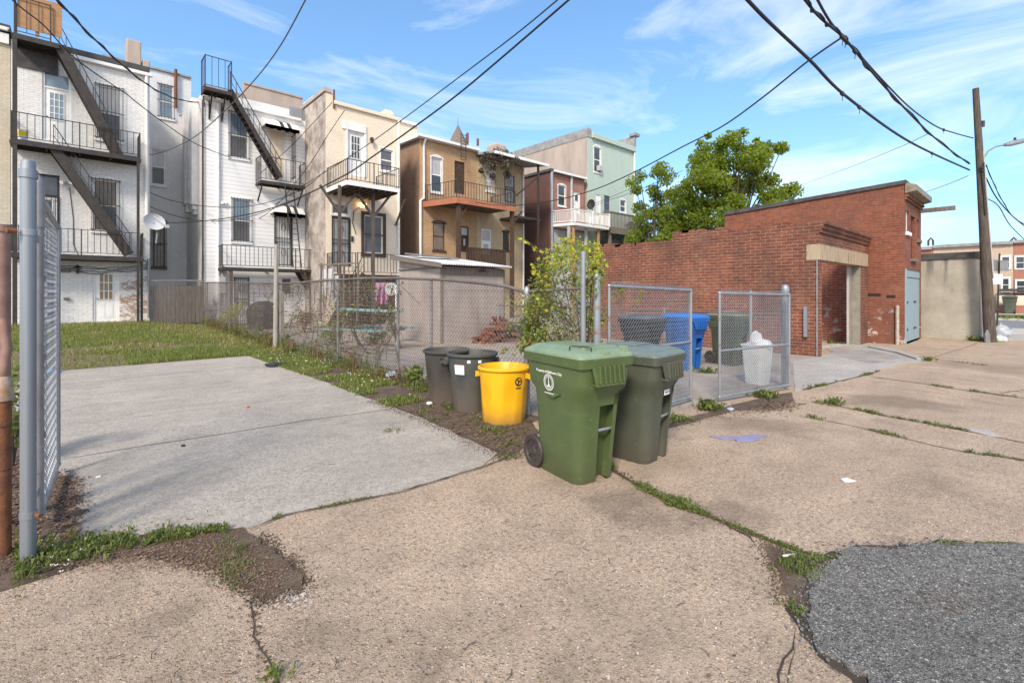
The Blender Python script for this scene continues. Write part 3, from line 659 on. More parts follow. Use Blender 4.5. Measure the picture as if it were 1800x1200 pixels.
downpipe(h1, [(x1 - .12, YA - .1, zt - .1), (x1 - .12, YA - .1, 5.2), (x1 - .02, YA - .13, 4.95)], .07)
downpipe(h1, [(x1 - .05, YA - .1, XZ(YA, 262, 455)[1]), (x1 - .05, YA - .1, .5)], .05, 'galv')
# platforms
Yf = YA - 1.05
fx0, fz3 = XZ(Yf, 18, 244); fx1, fz3b = XZ(Yf, 247, 275); fz3 = (fz3 + fz3b) / 2
_, fz2 = XZ(Yf, 170, 449)
zL = XZ(Yf, 60, 66)[1]; lx0, lx1 = XZ(Yf, 24, 60)[0], XZ(Yf, 104, 75)[0]
def platform(z, xa, xb):
    b = MB(); b.box(xa, xb, Yf, Yf + .05, z - .2, z).box(xa, xb, YA - .06, YA - .005, z - .2, z)
    for i in range(18): y = Yf + .05 + (YA - Yf - .11) * i / 18; b.box(xa, xb, y + .004, y + .04, z - .05, z - .01)
    for i in range(int((xb - xa) / .9) + 1): x = xa + (xb - xa) * i / int((xb - xa) / .9); b.box(x - .03, x + .03, Yf + .052, YA - .062, z - .17, z - .055)
    return b
fe = platform(fz3, fx0, fx1).build('fire_escape', m['iron'], h1)
platform(fz2, fx0, fx1 + .1).build('landing', m['iron'], fe); platform(zL, lx0, lx1).build('landing', m['iron'], fe)
MB().box(lx0, lx1 - .05, YA - .05, YA - .004, zL - .95, zL - .2).build('dark_wall_patch', m['roof'], h1)  # dark panel on the wall below the roof landing
for z, xa, xb in ((fz3, fx0, fx1), (fz2, fx0, fx1 + .1)):
    railing(MB(), [(xa + .02, YA - .1), (xa + .02, Yf + .02), ((xa + xb) / 2, Yf + .02), (xb - .02, Yf + .02), (xb - .02, YA - .1)], z, 1.05, .2).build('railing', m['iron'], fe)
railing(MB(), [(lx0 + .02, YA - .1), (lx0 + .02, Yf + .02), (lx1 - .25, Yf + .02)], zL, 1.45, .26).build('railing', m['iron'], fe)
for xa in (fx0 + .12,): MB().bar((xa, Yf + .08, 0), (xa, Yf + .08, zL), .13, .13).build('post', m['iron'], fe)
for uu, za in ((243, fz3 - .2),): xa = XZ(Yf, uu, 300)[0]; MB().bar((xa, Yf + .04, 0), (xa, Yf + .04, za), .1, .1).build('post', m['rustiron'], fe)
MB().bar((fx1 + .05, Yf + .1, 0), (fx1 + .05, Yf + .1, fz2), .09, .09).build('post', m['iron'], fe)
Ys = Yf + .12
stair(fe, XZ(Ys, 209, 273), XZ(Ys, 104, 80), Ys, Ys + .62, w=.34, rail_h=.9)
stair(fe, XZ(Ys, 228, 447), XZ(Ys, 94, 258), Ys, Ys + .62, w=.34, rail_h=.9)
px0, pz = XZ(Yf, 30, 52); px1, _ = XZ(Yf, 108, 60)
o = MB().box(px0, px1 + .02, Yf + .09, Yf + .13, zL + .3, zL + 1.65).box(px0 + .5, px0 + .6, Yf + .13, Yf + .16, zL + .1, zL + 1.7).build('plywood_screen', m['ply'], fe)
# lamp, boxes and cables on the wall
for (u, v, s) in ((432 / 3.75, 280 + 730 / 3.75, .16), (438 / 3.75, 280 + 918 / 3.75, .09)):
    x, z = XZ(YA, u, v); MB().box(x - s, x + s, YA - .12, YA - .003, z - s * .55, z + s * .5).build('wall_box', m['wood'], h1, bev=.02)
x, z = XZ(YA, 136, 470); MB().loft([[V((x + r * math.cos(k), YA - .2 + r * math.sin(k), z + zz)) for k in [i * .785 for i in range(8)]] for r, zz in ((.02, .1), (.05, .06), (.16, 0), (.05, -.01), (.05, -.06))]).box(x - .05, x + .05, YA - .2, YA - .003, z - .25, z - .1).build('wall_lamp', m['iron'], h1)
x, z = XZ(YA, 119, 321); MB().box(x - .06, x + .06, YA - .08, YA - .003, z - .07, z + .07).tube([(x - .05, YA - .08, z), (x - .2, YA - .22, z - .06)], [.04, .09], 8).tube([(x + .05, YA - .08, z), (x + .2, YA - .22, z - .06)], [.04, .09], 8).build('floodlight', m['white'], h1)
b = MB()
for k in range(4):
    z = XZ(YA, 150, 462 + k * 3)[1]; n = 24
    b.tube([(x0 + .9 + (x1 - x0 - 1) * i / n, YA - .02 - .008 * k, z + .09 * mnoise.noise(V((i * .35, k * 3.1, 0))) - .2 * math.sin(math.pi * i / n)) for i in range(n + 1)], .014, 4)
xx, zz = XZ(YA, 122, 330); b.tube([(xx, YA - .02, zz), (xx + .12, YA - .02, zz - 1.3), (xx + .12, YA - .02, zz - 2.4), (xx + .3, YA - .02, zz - 2.9), (xx + 2.6, YA - .02, zz - 3.0), (xx + 2.8, YA - .02, zz - 3.4)], .014, 4)
b.build('wall_cables', m['cablegrey'], h1)
# bucket on the balcony
p = V((XZ(Yf + .4, 40, 240)[0], Yf + .4, fz3)); bk = thing('bucket', 'white bucket with a yellow band on the upper fire escape balcony', 'bucket', p)
MB().tube([p + V((0, 0, .005)), p + V((0, 0, .22))], [.13, .15], 14).build('body', m['white'], bk, smooth=40); MB().tube([p + V((0, 0, .40)), p + V((0, 0, .46))], [.165, .17], 14).build('rim', m['white'], bk, smooth=40)
MB().tube([p + V((0, 0, .22)), p + V((0, 0, .40))], [.152, .166], 14).build('band', pm('yellow_band', (.75, .55, .03)), bk, smooth=40)

# court wall between the two white houses
YC = 33.0
xl, xr = x1 - 1.5, XZ(YC, 336, 300)[0]; ztc = XZ(YC, 300, 130)[1]
C_ = [rect(YC, 279, 150, 305, 208), rect(YC, 265, 262, 291, 325), rect(YC, 268, 388, 291, 470)]
b = MB(); holewall(b, YC, xl, xr, -.1, ztc, C_, back=44); b.build('rear_wall', m['whitebrick2'], h1)
roofslab(h1, YC, xl, xr, ztc + .01, 44, 'roofgrey', .1)
win(h1, YC, C_[0], pane='glassblue', bars='bars'); win(h1, YC, C_[1], pane='mesh', upper='curtain'); win(h1, YC, C_[2], frame='wood', pane='warm', bars='bars')
x, z = XZ(YC - .15, 309, 180); MB().tube([(x, YC - .15, XZ(YC - .15, 309, 190)[1]), (x, YC - .15, XZ(YC - .15, 309, 122)[1])], .075, 8).build('vent_pipe', m['rust'], h1)

# ================================================================ house clad in white siding
h2 = thing('row_house', 'row house clad in white lap siding with striped awnings and an iron balcony', 'house', (7, YA, 0), group='row houses seen from the back')
x0, x1 = XZ(YA, 360, 300)[0], XZ(YA, 537.5, 300)[0]; zt = XZ(YA, 450, 178)[1]
W = dict(w3=rect(YA, 403, 199, 436, 278), d3=rect(YA, 472, 228, 502, 314), w2=rect(YA, 408, 350, 441, 425), d2=rect(YA, 482, 377, 514, 467), d1=rect(YA, 411, 485, 438, 571), w1=rect(YA, 496, 490, 511, 516))
b = MB(); holewall(b, YA, x0, x1, -.1, zt, list(W.values()), back=44); b.build('wall', m['siding'], h2)
MB().box(x0 - .02, x0 + .003 - .006, YA + .06, YC + 10, -.1, zt + .02).box(x0 - .38, x0 - .021, 31.2, 31.9, XZ(31.2, 330, 360)[1], zt - .3).box(x0 - .3, x0 - .022, 31.3, 31.8, XZ(31.2, 330, 372)[1], XZ(31.2, 330, 360)[1]).build('side_wall', m['pebble'], h2)
MB().box(x0 - .30, x0 - .0215, 29.6, 30.6, XZ(30, 330, 360)[1], zt + .0).box(x0 - .24, x0 - .022, 29.7, 30.5, XZ(30, 330, 368)[1], XZ(30, 330, 360)[1] - .002).box(x0 - .16, x0 - .022, 29.8, 30.4, XZ(30, 330, 376)[1], XZ(30, 330, 368)[1] - .002).build('flue', m['white'], h2)
MB().box(x0 - .02, x1, YA - .04, YA + .001 - .003, zt - .75, zt - .02).box(x0 - .02, x1 - .3, YA - .18, YA - .042, zt - .55, zt - .42).build('cornice', m['white'], h2)
MB().box(x0 - .05, XZ(YA, 432, 160)[0], YA - .05, YA + .25, zt, zt + .18).box(XZ(YA, 433, 160)[0], x1, YA + .5, YA + .8, zt + .01, zt + .95).box(XZ(YA, 433, 160)[0], x1, YA + .45, YA + .85, zt + .953, zt + 1.05).build('parapet', m['tanstucco'], h2)
MB().box(XZ(YA, 508, 190)[0], x1 - .04, YA - .06, YA - .045, zt - .45, zt + .15).build('flashing_patch', m['galv'], h2)
roofslab(h2, YA + .3, x0, x1, zt + .005, 44, over=0, th=.05)
win(h2, YA, W['w3'], pane='mesh', upper='glassblue', bars='scroll', trim=.09); win(h2, YA, W['w2'], pane='mesh', upper='glassblue', bars='scroll', trim=.09)
door(h2, YA, W['d3'], leaf='cream', kind='plain'); door(h2, YA, W['d2'], frame='iron', leaf='white', kind='plain', barred=True); door(h2, YA, W['d1'], frame='white', leaf='white', kind='plain', barred=True)
win(h2, YA, W['w1'], frame='wood', pane='mesh', sill=False)
downpipe(h2, [(XZ(YA, 383, 215)[0], YA - .05, zt - .6), (XZ(YA, 383, 215)[0], YA - .05, .2)], .085)
def awning(H, Y, u0, v0, u1, v1, proj=.9):
    xa, za = XZ(Y, u0, v0); xb, zb = XZ(Y, u1, v1); n = 9; z_top = za; b = MB()
    for i in range(n):
        xi, xj = xa + (xb - xa) * i / n, xa + (xb - xa) * (i + 1) / n
        prof = [V((0, Y - .01, z_top)), V((0, Y - proj * .55, z_top - .18)), V((0, Y - proj, z_top - .55)), V((0, Y - proj, z_top - .72 - .05 * (i % 2)))]
        for a, c in zip(prof, prof[1:]):
            b.extr([V((xi, a.y, a.z)), V((xj, a.y, a.z)), V((xj, c.y, c.z)), V((xi, c.y, c.z))], (0, .0, -.02), 1 if i in (4, 6) else 0)
    for x, s in ((xa, 1), (xb, -1)): b.extr([(x, Y - .01, z_top - .02), (x, Y - proj * .55, z_top - .2), (x, Y - proj, z_top - .57), (x, Y - .01, z_top - .57)], (.015 * s, 0, 0), 0)
    return b.build('awning', [m['white'], m['iron']], H)
awning(h2, YA, 458, 206, 517, 206); awning(h2, YA, 474, 357, 528, 357, .8)
# side bars of the porch cage at the top door
x, _ = XZ(YA - .6, 519, 260); zA, zB = XZ(YA - .6, 519, 236)[1], XZ(YA - .6, 519, 314)[1]
b = MB()
for i in range(5): y = YA - .06 - .62 * i / 4; b.bar((x, y, zB), (x, y, zA), .022, .022)
for z in (zA, (zA + zB) / 2, zB + .1): b.bar((x, YA - .02, z), (x, YA - .7, z), .03, .03)
b.build('door_cage', m['iron'], h2)
Yf = YA - 1.0; z3 = (XZ(Yf, 458, 316)[1] + XZ(Yf, 537, 327)[1]) / 2; a0, a1 = XZ(Yf, 458, 316)[0], XZ(Yf, 537, 326)[0]
z2 = (XZ(Yf, 390, 468)[1] + XZ(Yf, 517, 474)[1]) / 2; c0, c1 = XZ(Yf, 390, 468)[0], XZ(Yf, 552, 474)[0]
zL = XZ(Yf, 380, 156)[1]; l0, l1 = XZ(Yf, 360, 150)[0], XZ(Yf, 408, 158)[0]
def platform2(z, xa, xb):
    b = MB(); b.box(xa, xb, Yf, Yf + .05, z - .16, z).box(xa, xb, YA - .25, YA - .2, z - .16, z)
    for i in range(14): y = Yf + .05 + (YA - Yf - .25) * i / 14; b.box(xa, xb, y + .004, y + .05, z - .05, z - .01)
    for x in (xa + .03, (xa + xb) / 2, xb - .03): b.box(x - .03, x + .03, Yf + .052, YA - .01, z - .15, z - .055)
    return b
b = platform2(z3, a0, a1)
for x in (a0 + .12, a1 - .1): b.bar((x, YA - .03, z3 - .95), (x, Yf + .12, z3 - .18), .06, .06)
fe2 = b.build('fire_escape', m['rustiron'], h2)
platform2(z2, c0, c1).build('landing', m['rustiron'], fe2); b = platform2(zL, l0, l1)
for x in (l0 + .35, l0 + .9):                                       # brackets of the roof landing
    b.bar((x, YA - .03, zL - 1.25), (x, YA - .03, zL - .1), .07, .05).bar((x, YA - .05, zL - 1.2), (x, Yf + .25, zL - .2), .07, .05)
b.build('landing', m['rustiron'], fe2)
railing(MB(), [(a0 + .02, YA - .1), (a0 + .02, Yf + .02), (a1 - .02, Yf + .02), (a1 - .02, YA - .1)], z3, 1.25, .22).build('railing', m['iron'], fe2)
railing(MB(), [(c0 + .02, YA - .1), (c0 + .02, Yf + .02), (XZ(Yf, 520, 470)[0], Yf + .02), (c1 - .02, Yf + .02), (c1 - .02, YA - .1)], z2, 1.08, .2).build('railing', m['iron'], fe2)
railing(MB(), [(l0 + .02, YA - .1), (l0 + .02, Yf + .02), (l1 - .02, Yf + .02), (l1 - .02, YA - .3)], zL, 1.5, .26).build('railing', m['iron'], fe2)
Ys = Yf + .1
stair(fe2, XZ(Ys, 494, 312), XZ(Ys, 405, 158), Ys, Ys + .62, w=.22, rail_h=.9)
pa = V((XZ(Yf, 527, 472)[0], Yf - .25, z2 + .1)); pb = V((XZ(Yf, 500, 318)[0], Yf - .05, z3 - .05)); b = MB()
for dx in (0, -.42):
    b.bar(pa + V((dx - .0, 0, 0)), pb + V((dx + .42, 0, .0)) if dx == 0 else pb + V((0, 0, 0)), .05, .05)
for i in range(1, 15):
    t = i / 15; a = pa.lerp(pb + V((.42, 0, 0)), t); c = (pa + V((-.42, 0, 0))).lerp(pb, t); b.bar(a, c, .025, .025)
b.build('ladder', m['iron'], fe2)
for u in (407, 487, 548): x = XZ(Yf, u, 500)[0]; MB().bar((x, Yf + .1, 0), (x, Yf + .1, z2 - .16), .14, .14).build('post', m['greydeck'], fe2)
stair(fe2, (XZ(Yf, 575, 575)[0] + .3, .1), (XZ(Yf, 528, 474)[0], z2), Yf + .1, Yf + .8, 'brownwood', .2, rail=False, name='yard_stair')
x, z = XZ(YA, 390, 500); MB().box(x - .15, x + .15, YA - .18, YA - .003, z - .45, z + .4).box(x - .06, x + .06, YA - .16, YA - .003, z + .402, z + 1.0).tube([(x - .1, YA - .1, z - .45), (x - .1, YA - .1, z - .9), (x - .35, YA - .1, z - 1.0), (x - .4, YA - .1, z - .7)], .05, 6).tube([(x + .1, YA - .1, z - .45), (x + .12, YA - .1, z - 1.1), (x - .2, YA - .1, z - 1.3), (x - .9, YA - .1, z - 1.3)], .045, 6).build('electric_meter', m['greypaint'], h2, bev=.015)
x, z = XZ(YA, 391, 358); MB().sphere((x, YA - .08, z), .09, 8, 5).sphere((x + .16, YA - .1, z + .03), .07, 8, 5).build('floodlight', m['white'], h2, smooth=60)
MB().tube([(XZ(YA, 356, 560)[0], YA - .06, .2), (XZ(YA, 356, 560)[0], YA - .06, XZ(YA, 356, 178)[1]), (XZ(YA, 356, 560)[0], YA - .25, XZ(YA, 356, 176)[1] + .12), (XZ(YA, 356, 560)[0], YA - .3, XZ(YA, 356, 190)[1])], .045, 6).build('service_conduit', m['rustiron'], h2)

# ================================================================ cream house
YB = 25.0
h3 = thing('row_house', 'cream painted row house with a grey stucco side wall and wide balcony on posts', 'house', (11.8, YB, 0), group='row houses seen from the back')
x0, x1 = XZ(YB, 572.5, 300)[0], XZ(YB, 703, 300)[0]; zt = XZ(YB, 640, 198)[1]
W = dict(d3=rect(YB, 611, 232, 640, 309), w3=rect(YB, 669, 263, 691, 301), t2=rect(YB, 584, 358, 614, 377), d2=rect(YB, 583, 381, 616, 468), w2=rect(YB, 640, 379, 673, 446))
b = MB(); holewall(b, YB, x0, x1, -.1, zt, list(W.values()), back=42); b.box(x0, x0 + .38, YB, YB + .5, zt, zt + .55); b.build('wall', m['cream'], h3)
MB().box(x0 - .03, x0 - .003, YB + .02, 42, -.1, zt + .5).build('side_wall', m['stucco'], h3)
MB().box(x0 - .1, x0 + .3, YB - .06, 42, zt + .555, zt + .75).build('parapet_cap', m['tanstucco'], h3)
MB().tube([(x0 + .42, YB - .04, zt - .2), (x0 + .42, YB - .04, zt + .75)], .055, 8).build('vent_pipe', m['rust'], h3)
MB().box(x0 + .4, x1 + .05, YB - .12, YB + .2, zt + .002, zt + .2).build('cornice', m['cream'], h3, bev=.03)
roofslab(h3, YB + .4, x0 + .4, x1, zt + .005, 42, over=0, th=.05)
cx = XZ(YB, 693, 205)[0]; MB().loft([[V((cx + r * sx, YB + .9 + r * sy, zt + zz)) for sx, sy in ((-1, -1), (1, -1), (1, 1), (-1, 1))] for r, zz in ((.32, .2), (.32, .6), (.22, .78), (.08, .82))]).build('chimney', m['cream'], h3, bev=.04)
door(h3, YB, W['d3'], gr_=(3, 3, .52)); win(h3, YB, W['w3'], pane='mesh', trim=.1)
r = W['d3']; MB().box(r[0] - .3, r[1] + .1, YB - .07, YB - .003, r[3] + .02, r[3] + .45).box(r[0] - .12, r[0] - .003, YB - .05, YB - .003, r[2], r[3] + .018).box(r[1] + .003, r[1] + .12, YB - .05, YB - .003, r[2], r[3] + .018).build('door_surround', m['white'], h3)
win(h3, YB, W['t2'], kind='plain', pane='mesh', sill=False, trim=.09); door(h3, YB, W['d2'], frame='iron', leaf='curtain', kind='plain', barred=True)
win(h3, YB, W['w2'], frame='white', pane='mesh', sill=False)
r = W['w2']; q = MB(); tt = .17
q.box(r[0] - tt, r[0] - .003, YB - .06, YB - .003, r[2] - tt, r[3] + tt).box(r[1] + .003, r[1] + tt, YB - .06, YB - .003, r[2] - tt, r[3] + tt).box(r[0] - .003, r[1] + .003, YB - .058, YB - .003, r[3] + .003, r[3] + tt).box(r[0] - .003, r[1] + .003, YB - .058, YB - .003, r[2] - tt, r[2] - .003).box(r[0], r[1], YB - .05, YB - .02, (r[2] + r[3]) / 2 - .03, (r[2] + r[3]) / 2 + .03)
q.build('window_surround', m['brownwood'], h3)
downpipe(h3, [(x1 - .12, YB - .07, zt), (x1 - .12, YB - .07, .2)], .08)
Yd = 22.4; zf = XZ(Yd, 640, 322)[1]; d0, d1 = x0 + .02, XZ(Yd, 702, 326)[0]
b = MB(); b.box(d0, d1, Yd, YB - .01, zf - .12, zf - .03)
for i in range(9): x = d0 + .1 + (d1 - d0 - .2) * i / 8; b.box(x - .03, x + .03, Yd + .05, YB - .02, zf - .28, zf - .122)
bal = b.build('balcony', m['greydeck'], h3)
MB().box(d0 - .02, d1 + .02, Yd - .03, Yd - .002, zf - .2, zf).box(d0 - .03, d0 - .002, Yd - .002, YB - .02, zf - .2, zf).build('fascia', m['white'], bal)
railing(MB(), [(d0 + .02, YB - .1), (d0 + .02, Yd + .02), ((d0 + d1) / 2, Yd + .02), (d1 - .02, Yd + .02), (d1 - .02, YB - .1)], zf, 1.05, .2).build('railing', m['iron'], bal)
for u in (597, 656):
    x = XZ(Yd + .7, u, 400)[0]; q = MB().bar((x, Yd + .7, 0), (x, Yd + .7, zf - .12), .13, .13)
    q.bar((x, Yd + .7, zf - 1.5), (x + .95, Yd + .7, zf - .25), .1, .1).bar((x, Yd + .7, zf - 1.5), (x - .95, Yd + .7, zf - .25), .1, .1); q.build('post', m['greydeck'], bal)
MB().bar((x1 - .3, YB - .05, zf - 1.5), (x1 - .3, YB - 1.1, zf - .2), .09, .09).build('brace', m['greydeck'], bal)
Yk = 23.6; zk = XZ(Yk, 660, 482)[1]; b = MB().box(x0 + .02, x1, Yk, YB - .01, zk - .22, zk - .03)
dk = b.build('porch_deck', m['brownwood'], h3)
railing(MB(), [(x0 + .05, YB - .1), (x0 + .05, Yk + .02), (x0 + 1.0, Yk + .02)], zk, 1.05, .18).build('railing', m['iron'], dk)
railing(MB(), [(XZ(Yk, 629, 480)[0], Yk + .02), (x1 - .05, Yk + .02), (x1 - .05, YB - .1)], zk, 1.08, .18).build('railing', m['iron'], dk)
for x in (x0 + .1, x0 + 2, x1 - .1): MB().bar((x, Yk + .1, 0), (x, Yk + .1, zk - .22), .13, .13).build('post', m['brownwood'], dk)
stair(dk, (XZ(Yk - .1, 600, 560)[0] - .6, .1), (XZ(Yk - .1, 629, 482)[0], zk), Yk - .75, Yk - .1, 'brownwood', .22, rail_h=.9, name='yard_stair')
b = MB(); n = 22
for i in range(n): xx = x0 + .05 + (x1 - x0 - .1) * i / n; b.box(xx, xx + .17, Yk + .25, Yk + .29, 0, zk - .225 - .02 * (i % 3))
b.build('porch_skirt', m['brownwood'], dk)
x, z = XZ(YB, 652, 246); MB().box(x - .06, x + .06, YB - .18, YB - .003, z - .05, z + .1).tube([(x, YB - .16, z + .05), (x, YB - .16, z - .2)], [.09, .06], 8).build('wall_lamp', m['rustiron'], h3)
lampm = NT('lit_bulb'); lampm.b.inputs['Emission Color'].default_value = (1, .62, .25, 1); lampm.b.inputs['Emission Strength'].default_value = 2.2
x, z = XZ(YB, 635, 361); lm = MB().box(x - .1, x + .1, YB - .06, YB - .003, z - .18, z - .06).build('wall_lamp', m['white'], h3)
for dx in (-.14, .14): MB().sphere((x + dx, YB - .16, z), .11, 8, 6).build('bulb', lampm.mat, lm, smooth=60)
MB().tube([(x - .1, YB - .02, z - .1), (x - .42, YB - .02, z - .35), (x - .5, YB - .02, z - 1), (x - .3, YB - .02, z - 1.6)], .02, 5).build('lamp_cable', m['cable'], h3)
x, z = XZ(YB, 619, 420); MB().box(x - .05, x + .05, YB - .06, YB - .003, z - .14, z + .14).build('mailbox', m['iron'], h3)
# ================================================================ orange brick house (left half of the shared deck)
YO = 26.0
h4 = thing('row_house', 'orange brown brick row house with a brown side wall and white arched window', 'house', (18, YO, 0), group='row houses seen from the back')
x0, x1 = XZ(YO, 738, 300)[0], XZ(YO, 837.5, 300)[0]; zt = XZ(YO, 790, 257)[1]
W = dict(w3=rect(YO, 758, 277, 777, 338), d3=rect(YO, 799, 284, 817, 341), w2=rect(YO, 761, 391, 782, 440), d2=rect(YO, 810, 398, 824, 443))
wall_body(h4, 'orangebrick', YO, x0, x1, zt, list(W.values()), 42)
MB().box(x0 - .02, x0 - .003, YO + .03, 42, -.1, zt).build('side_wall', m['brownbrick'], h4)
roofslab(h4, YO, x0 - .3, x1, zt + .005, 42, 'white', .3, th=.22, rise=.5)
MB().box(x0 - .34, x1, YO - .42, YO - .302, zt + .03, zt + .2).build('gutter', m['white'], h4, bev=.015)
zb = XZ(33, 752, 228)[1]; MB().box(x0 - 4, x1 - .4, 33, 42.2, zt + .8, zb).build('front_block', m['cream'], h4); MB().box(x0 - 4, x1 - .4, 32.85, 42.2, zb + .003, zb + .22).build('front_block_roof', m['white'], h4)
win(h4, YO, W['w3'], pane='glass', upper='curtain', arch=.16, trim=.06); door(h4, YO, W['d3'], frame='brownwood', leaf='brownwood', kind='boards')
win(h4, YO, W['w2'], frame='brownwood', pane='warm', arch=.12); door(h4, YO, W['d2'], frame='brownwood', leaf='brownwood', glass='curtain', gr_=(1, 1, .45), transom=.5)
xd = XZ(YO, 744, 300)[0]; downpipe(h4, [(xd, YO - .3, zt), (xd, YO - .08, zt - .3), (xd, YO - .08, XZ(YO, 744, 349)[1]), (xd - .25, YO - .08, XZ(YO, 742, 353)[1]), (xd - .25, YO - .08, .2)], .08)
Yd = 23.4; zf = (XZ(Yd, 803, 344)[1] + XZ(Yd, 906, 368)[1]) / 2
dx0, dx1 = XZ(Yd, 803, 345)[0], XZ(Yd, 907, 360)[0]; sk = x0 + .2
poly = [(sk, YO - .02), (dx0, Yd), (dx1, Yd), (dx1, YO - .02)]
deck = MB().prism(poly, zf - .1, zf).build('deck', m['greydeck'], h4)
q = MB()
for a, c in (((sk, YO - .02), (dx0, Yd)), ((dx0, Yd), (dx1, Yd))): q.bar((a[0], a[1] - .03, zf - .13), (c[0], c[1] - .03, zf - .13), .05, .34)
q.build('fascia', m['fascia'], deck)
railing(MB(), [(sk + .1, YO - .15), (dx0 + .02, Yd + .04), ((dx0 + dx1) / 2, Yd + .04), (dx1 - .03, Yd + .04), (dx1 - .03, YO - .1)], zf, 1.05, .2).build('railing', m['iron'], deck)
for u in (806, 900): x = XZ(Yd + .2, u, 400)[0]; MB().bar((x, Yd + .2, 0), (x, Yd + .2, zf - .1), .22, .22).bar((x, Yd + .2, zf - 1.1), (x + .9, Yd + .2, zf - .15), .1, .1).build('post', m['brownwood'], deck)
b = MB(); n = 26; xa, xb = XZ(24.6, 820, 440)[0], XZ(24.6, 890, 445)[0]; zp = XZ(24.6, 850, 462)[1]
b.box(xa, xb, 24.55, 24.65, zp + .85, zp + .95).box(xa, xb, 24.6, YO - .01, zp - .2, zp - .02)
for i in range(n): x = xa + (xb - xa) * i / n; b.box(x, x + .07, 24.57, 24.63, zp - .02, zp + .85)
b.build('porch_railing', m['brownwood'], h4)
# iron ladder up to the roof
xl = XZ(YO - .1, 809, 270)[0]; b = MB(); zlo, zhi = XZ(YO - .1, 809, 283)[1], XZ(YO - .1, 805, 236)[1]
for dx in (-.2, .2): b.bar((xl + dx, YO - .46, zlo), (xl + dx, YO - .46, zhi), .03, .03)
for i in range(9): z = zlo + (zhi - zlo) * i / 8.5; b.bar((xl - .2, YO - .46, z), (xl + .2, YO - .46, z), .025, .025)
b.build('roof_ladder', m['iron'], h4)
# turret of the street front
p = ony(44, 805, 254); zt0, zt1 = p.z, ony(44, 803, 219).z; tw = thing('turret', 'pointed slate turret with a spike rising behind the orange brick house', 'turret', (p.x, p.y, 0))
MB().loft([[V((p.x + r * math.cos(k), p.y + r * math.sin(k), z)) for k in [i * .785 for i in range(8)]] for r, z in ((1.2, 0), (1.2, zt0 - .3))]).build('shaft', m['brownbrick'], tw)
MB().loft([[V((p.x + r * math.cos(k), p.y + r * math.sin(k), z)) for k in [i * .785 for i in range(8)]] for r, z in ((1.35, zt0 - .3), (.9, zt0 + .45), (.04, zt1))]).build('spire', m['wood'], tw)
MB().tube([(p.x, p.y, zt1 - .1), (p.x, p.y, zt1 + .7)], .03, 5).build('finial', m['rust'], tw)

# ================================================================ tan house with the vine covered porch roof
h5 = thing('row_house', 'tan painted brick row house with dead vines over its sloping porch roof', 'house', (22.5, YO, 0), group='row houses seen from the back')
x0, x1 = x1 + .012, XZ(YO, 920, 300)[0]; zt5 = XZ(YO, 880, 285)[1]
W = dict(w3=rect(YO, 854, 301, 869, 336), d3=rect(YO, 887, 306, 904, 356), d2=rect(YO, 846, 403, 864, 448), w2=rect(YO, 884, 407, 895, 440))
wall_body(h5, 'tanbrick', YO, x0, x1, zt5, list(W.values()), 42)
win(h5, YO, W['w3'], pane='curtain', arch=.12); door(h5, YO, W['d3'], frame='white', leaf='white', kind='plain', barred=True)
door(h5, YO, W['d2'], gr_=(1, 1, .5), transom=.7, glass='curtain'); win(h5, YO, W['w2'], frame='brownwood', pane='glass', arch=.1)
xp0, xp1 = x0 - .1, XZ(24.2, 959, 290)[0]; za, zb = XZ(24.2, 905, 272)[1], XZ(24.2, 958, 290)[1]
b = MB(); zr = zt5 + .35
b.add([(xp0, 24.0, zr - .55), (xp1, 24.0, zr - .55), (xp1, 36, zr + 1.1), (xp0, 36, zr + 1.1), (xp0, 24.0, zr - .4), (xp1, 24.0, zr - .4), (xp1, 36, zr + 1.25), (xp0, 36, zr + 1.25)], [(0, 3, 2, 1), (4, 5, 6, 7), (0, 1, 5, 4), (1, 2, 6, 5), (2, 3, 7, 6), (3, 0, 4, 7)])
b.build('porch_roof', m['roofgrey'], h5)
MB().box(xp0, xp1 + .05, 23.88, 23.997, zr - .6, zr - .42).build('gutter', m['white'], h5)
for u in (946,): x = XZ(24.2, u, 380)[0]; MB().bar((x, 24.2, 0), (x, 24.2, zr - .5), .12, .12).bar((x, 24.2, zr - 1.4), (x - 2.1, 24.2, zr - 3.0), .09, .09).build('porch_post', m['rustiron'], h5)
downpipe(h5, [(x1 - .08, YO - .08, zt5), (x1 - .08, YO - .08, .2)], .07)
zk = XZ(24.4, 930, 383)[1]; MB().box(XZ(24.4, 905, 380)[0], XZ(24.4, 948, 380)[0], 24.2, 26.2, zk - .15, zk).build('side_deck', m['iron'], h5)
MB().tube([ony(36, 822, 252), ony(36, 822, 234)], .12, 7).build('vent_pipe', m['rust'], h5); MB().tube([ony(36, 840, 256), ony(36, 840, 244)], .12, 7).build('vent_pipe', m['rust'], h5)
p = ony(37, 873, 262); MB().loft([[V((p.x + r * sx, p.y + r * sy, z)) for sx, sy in ((-1, -1), (1, -1), (1, 1), (-1, 1))] for r, z in ((.75, p.z - 2.0), (.7, p.z + .2), (.45, p.z + .5))]).build('chimney', m['tanstucco'], h5, bev=.05)

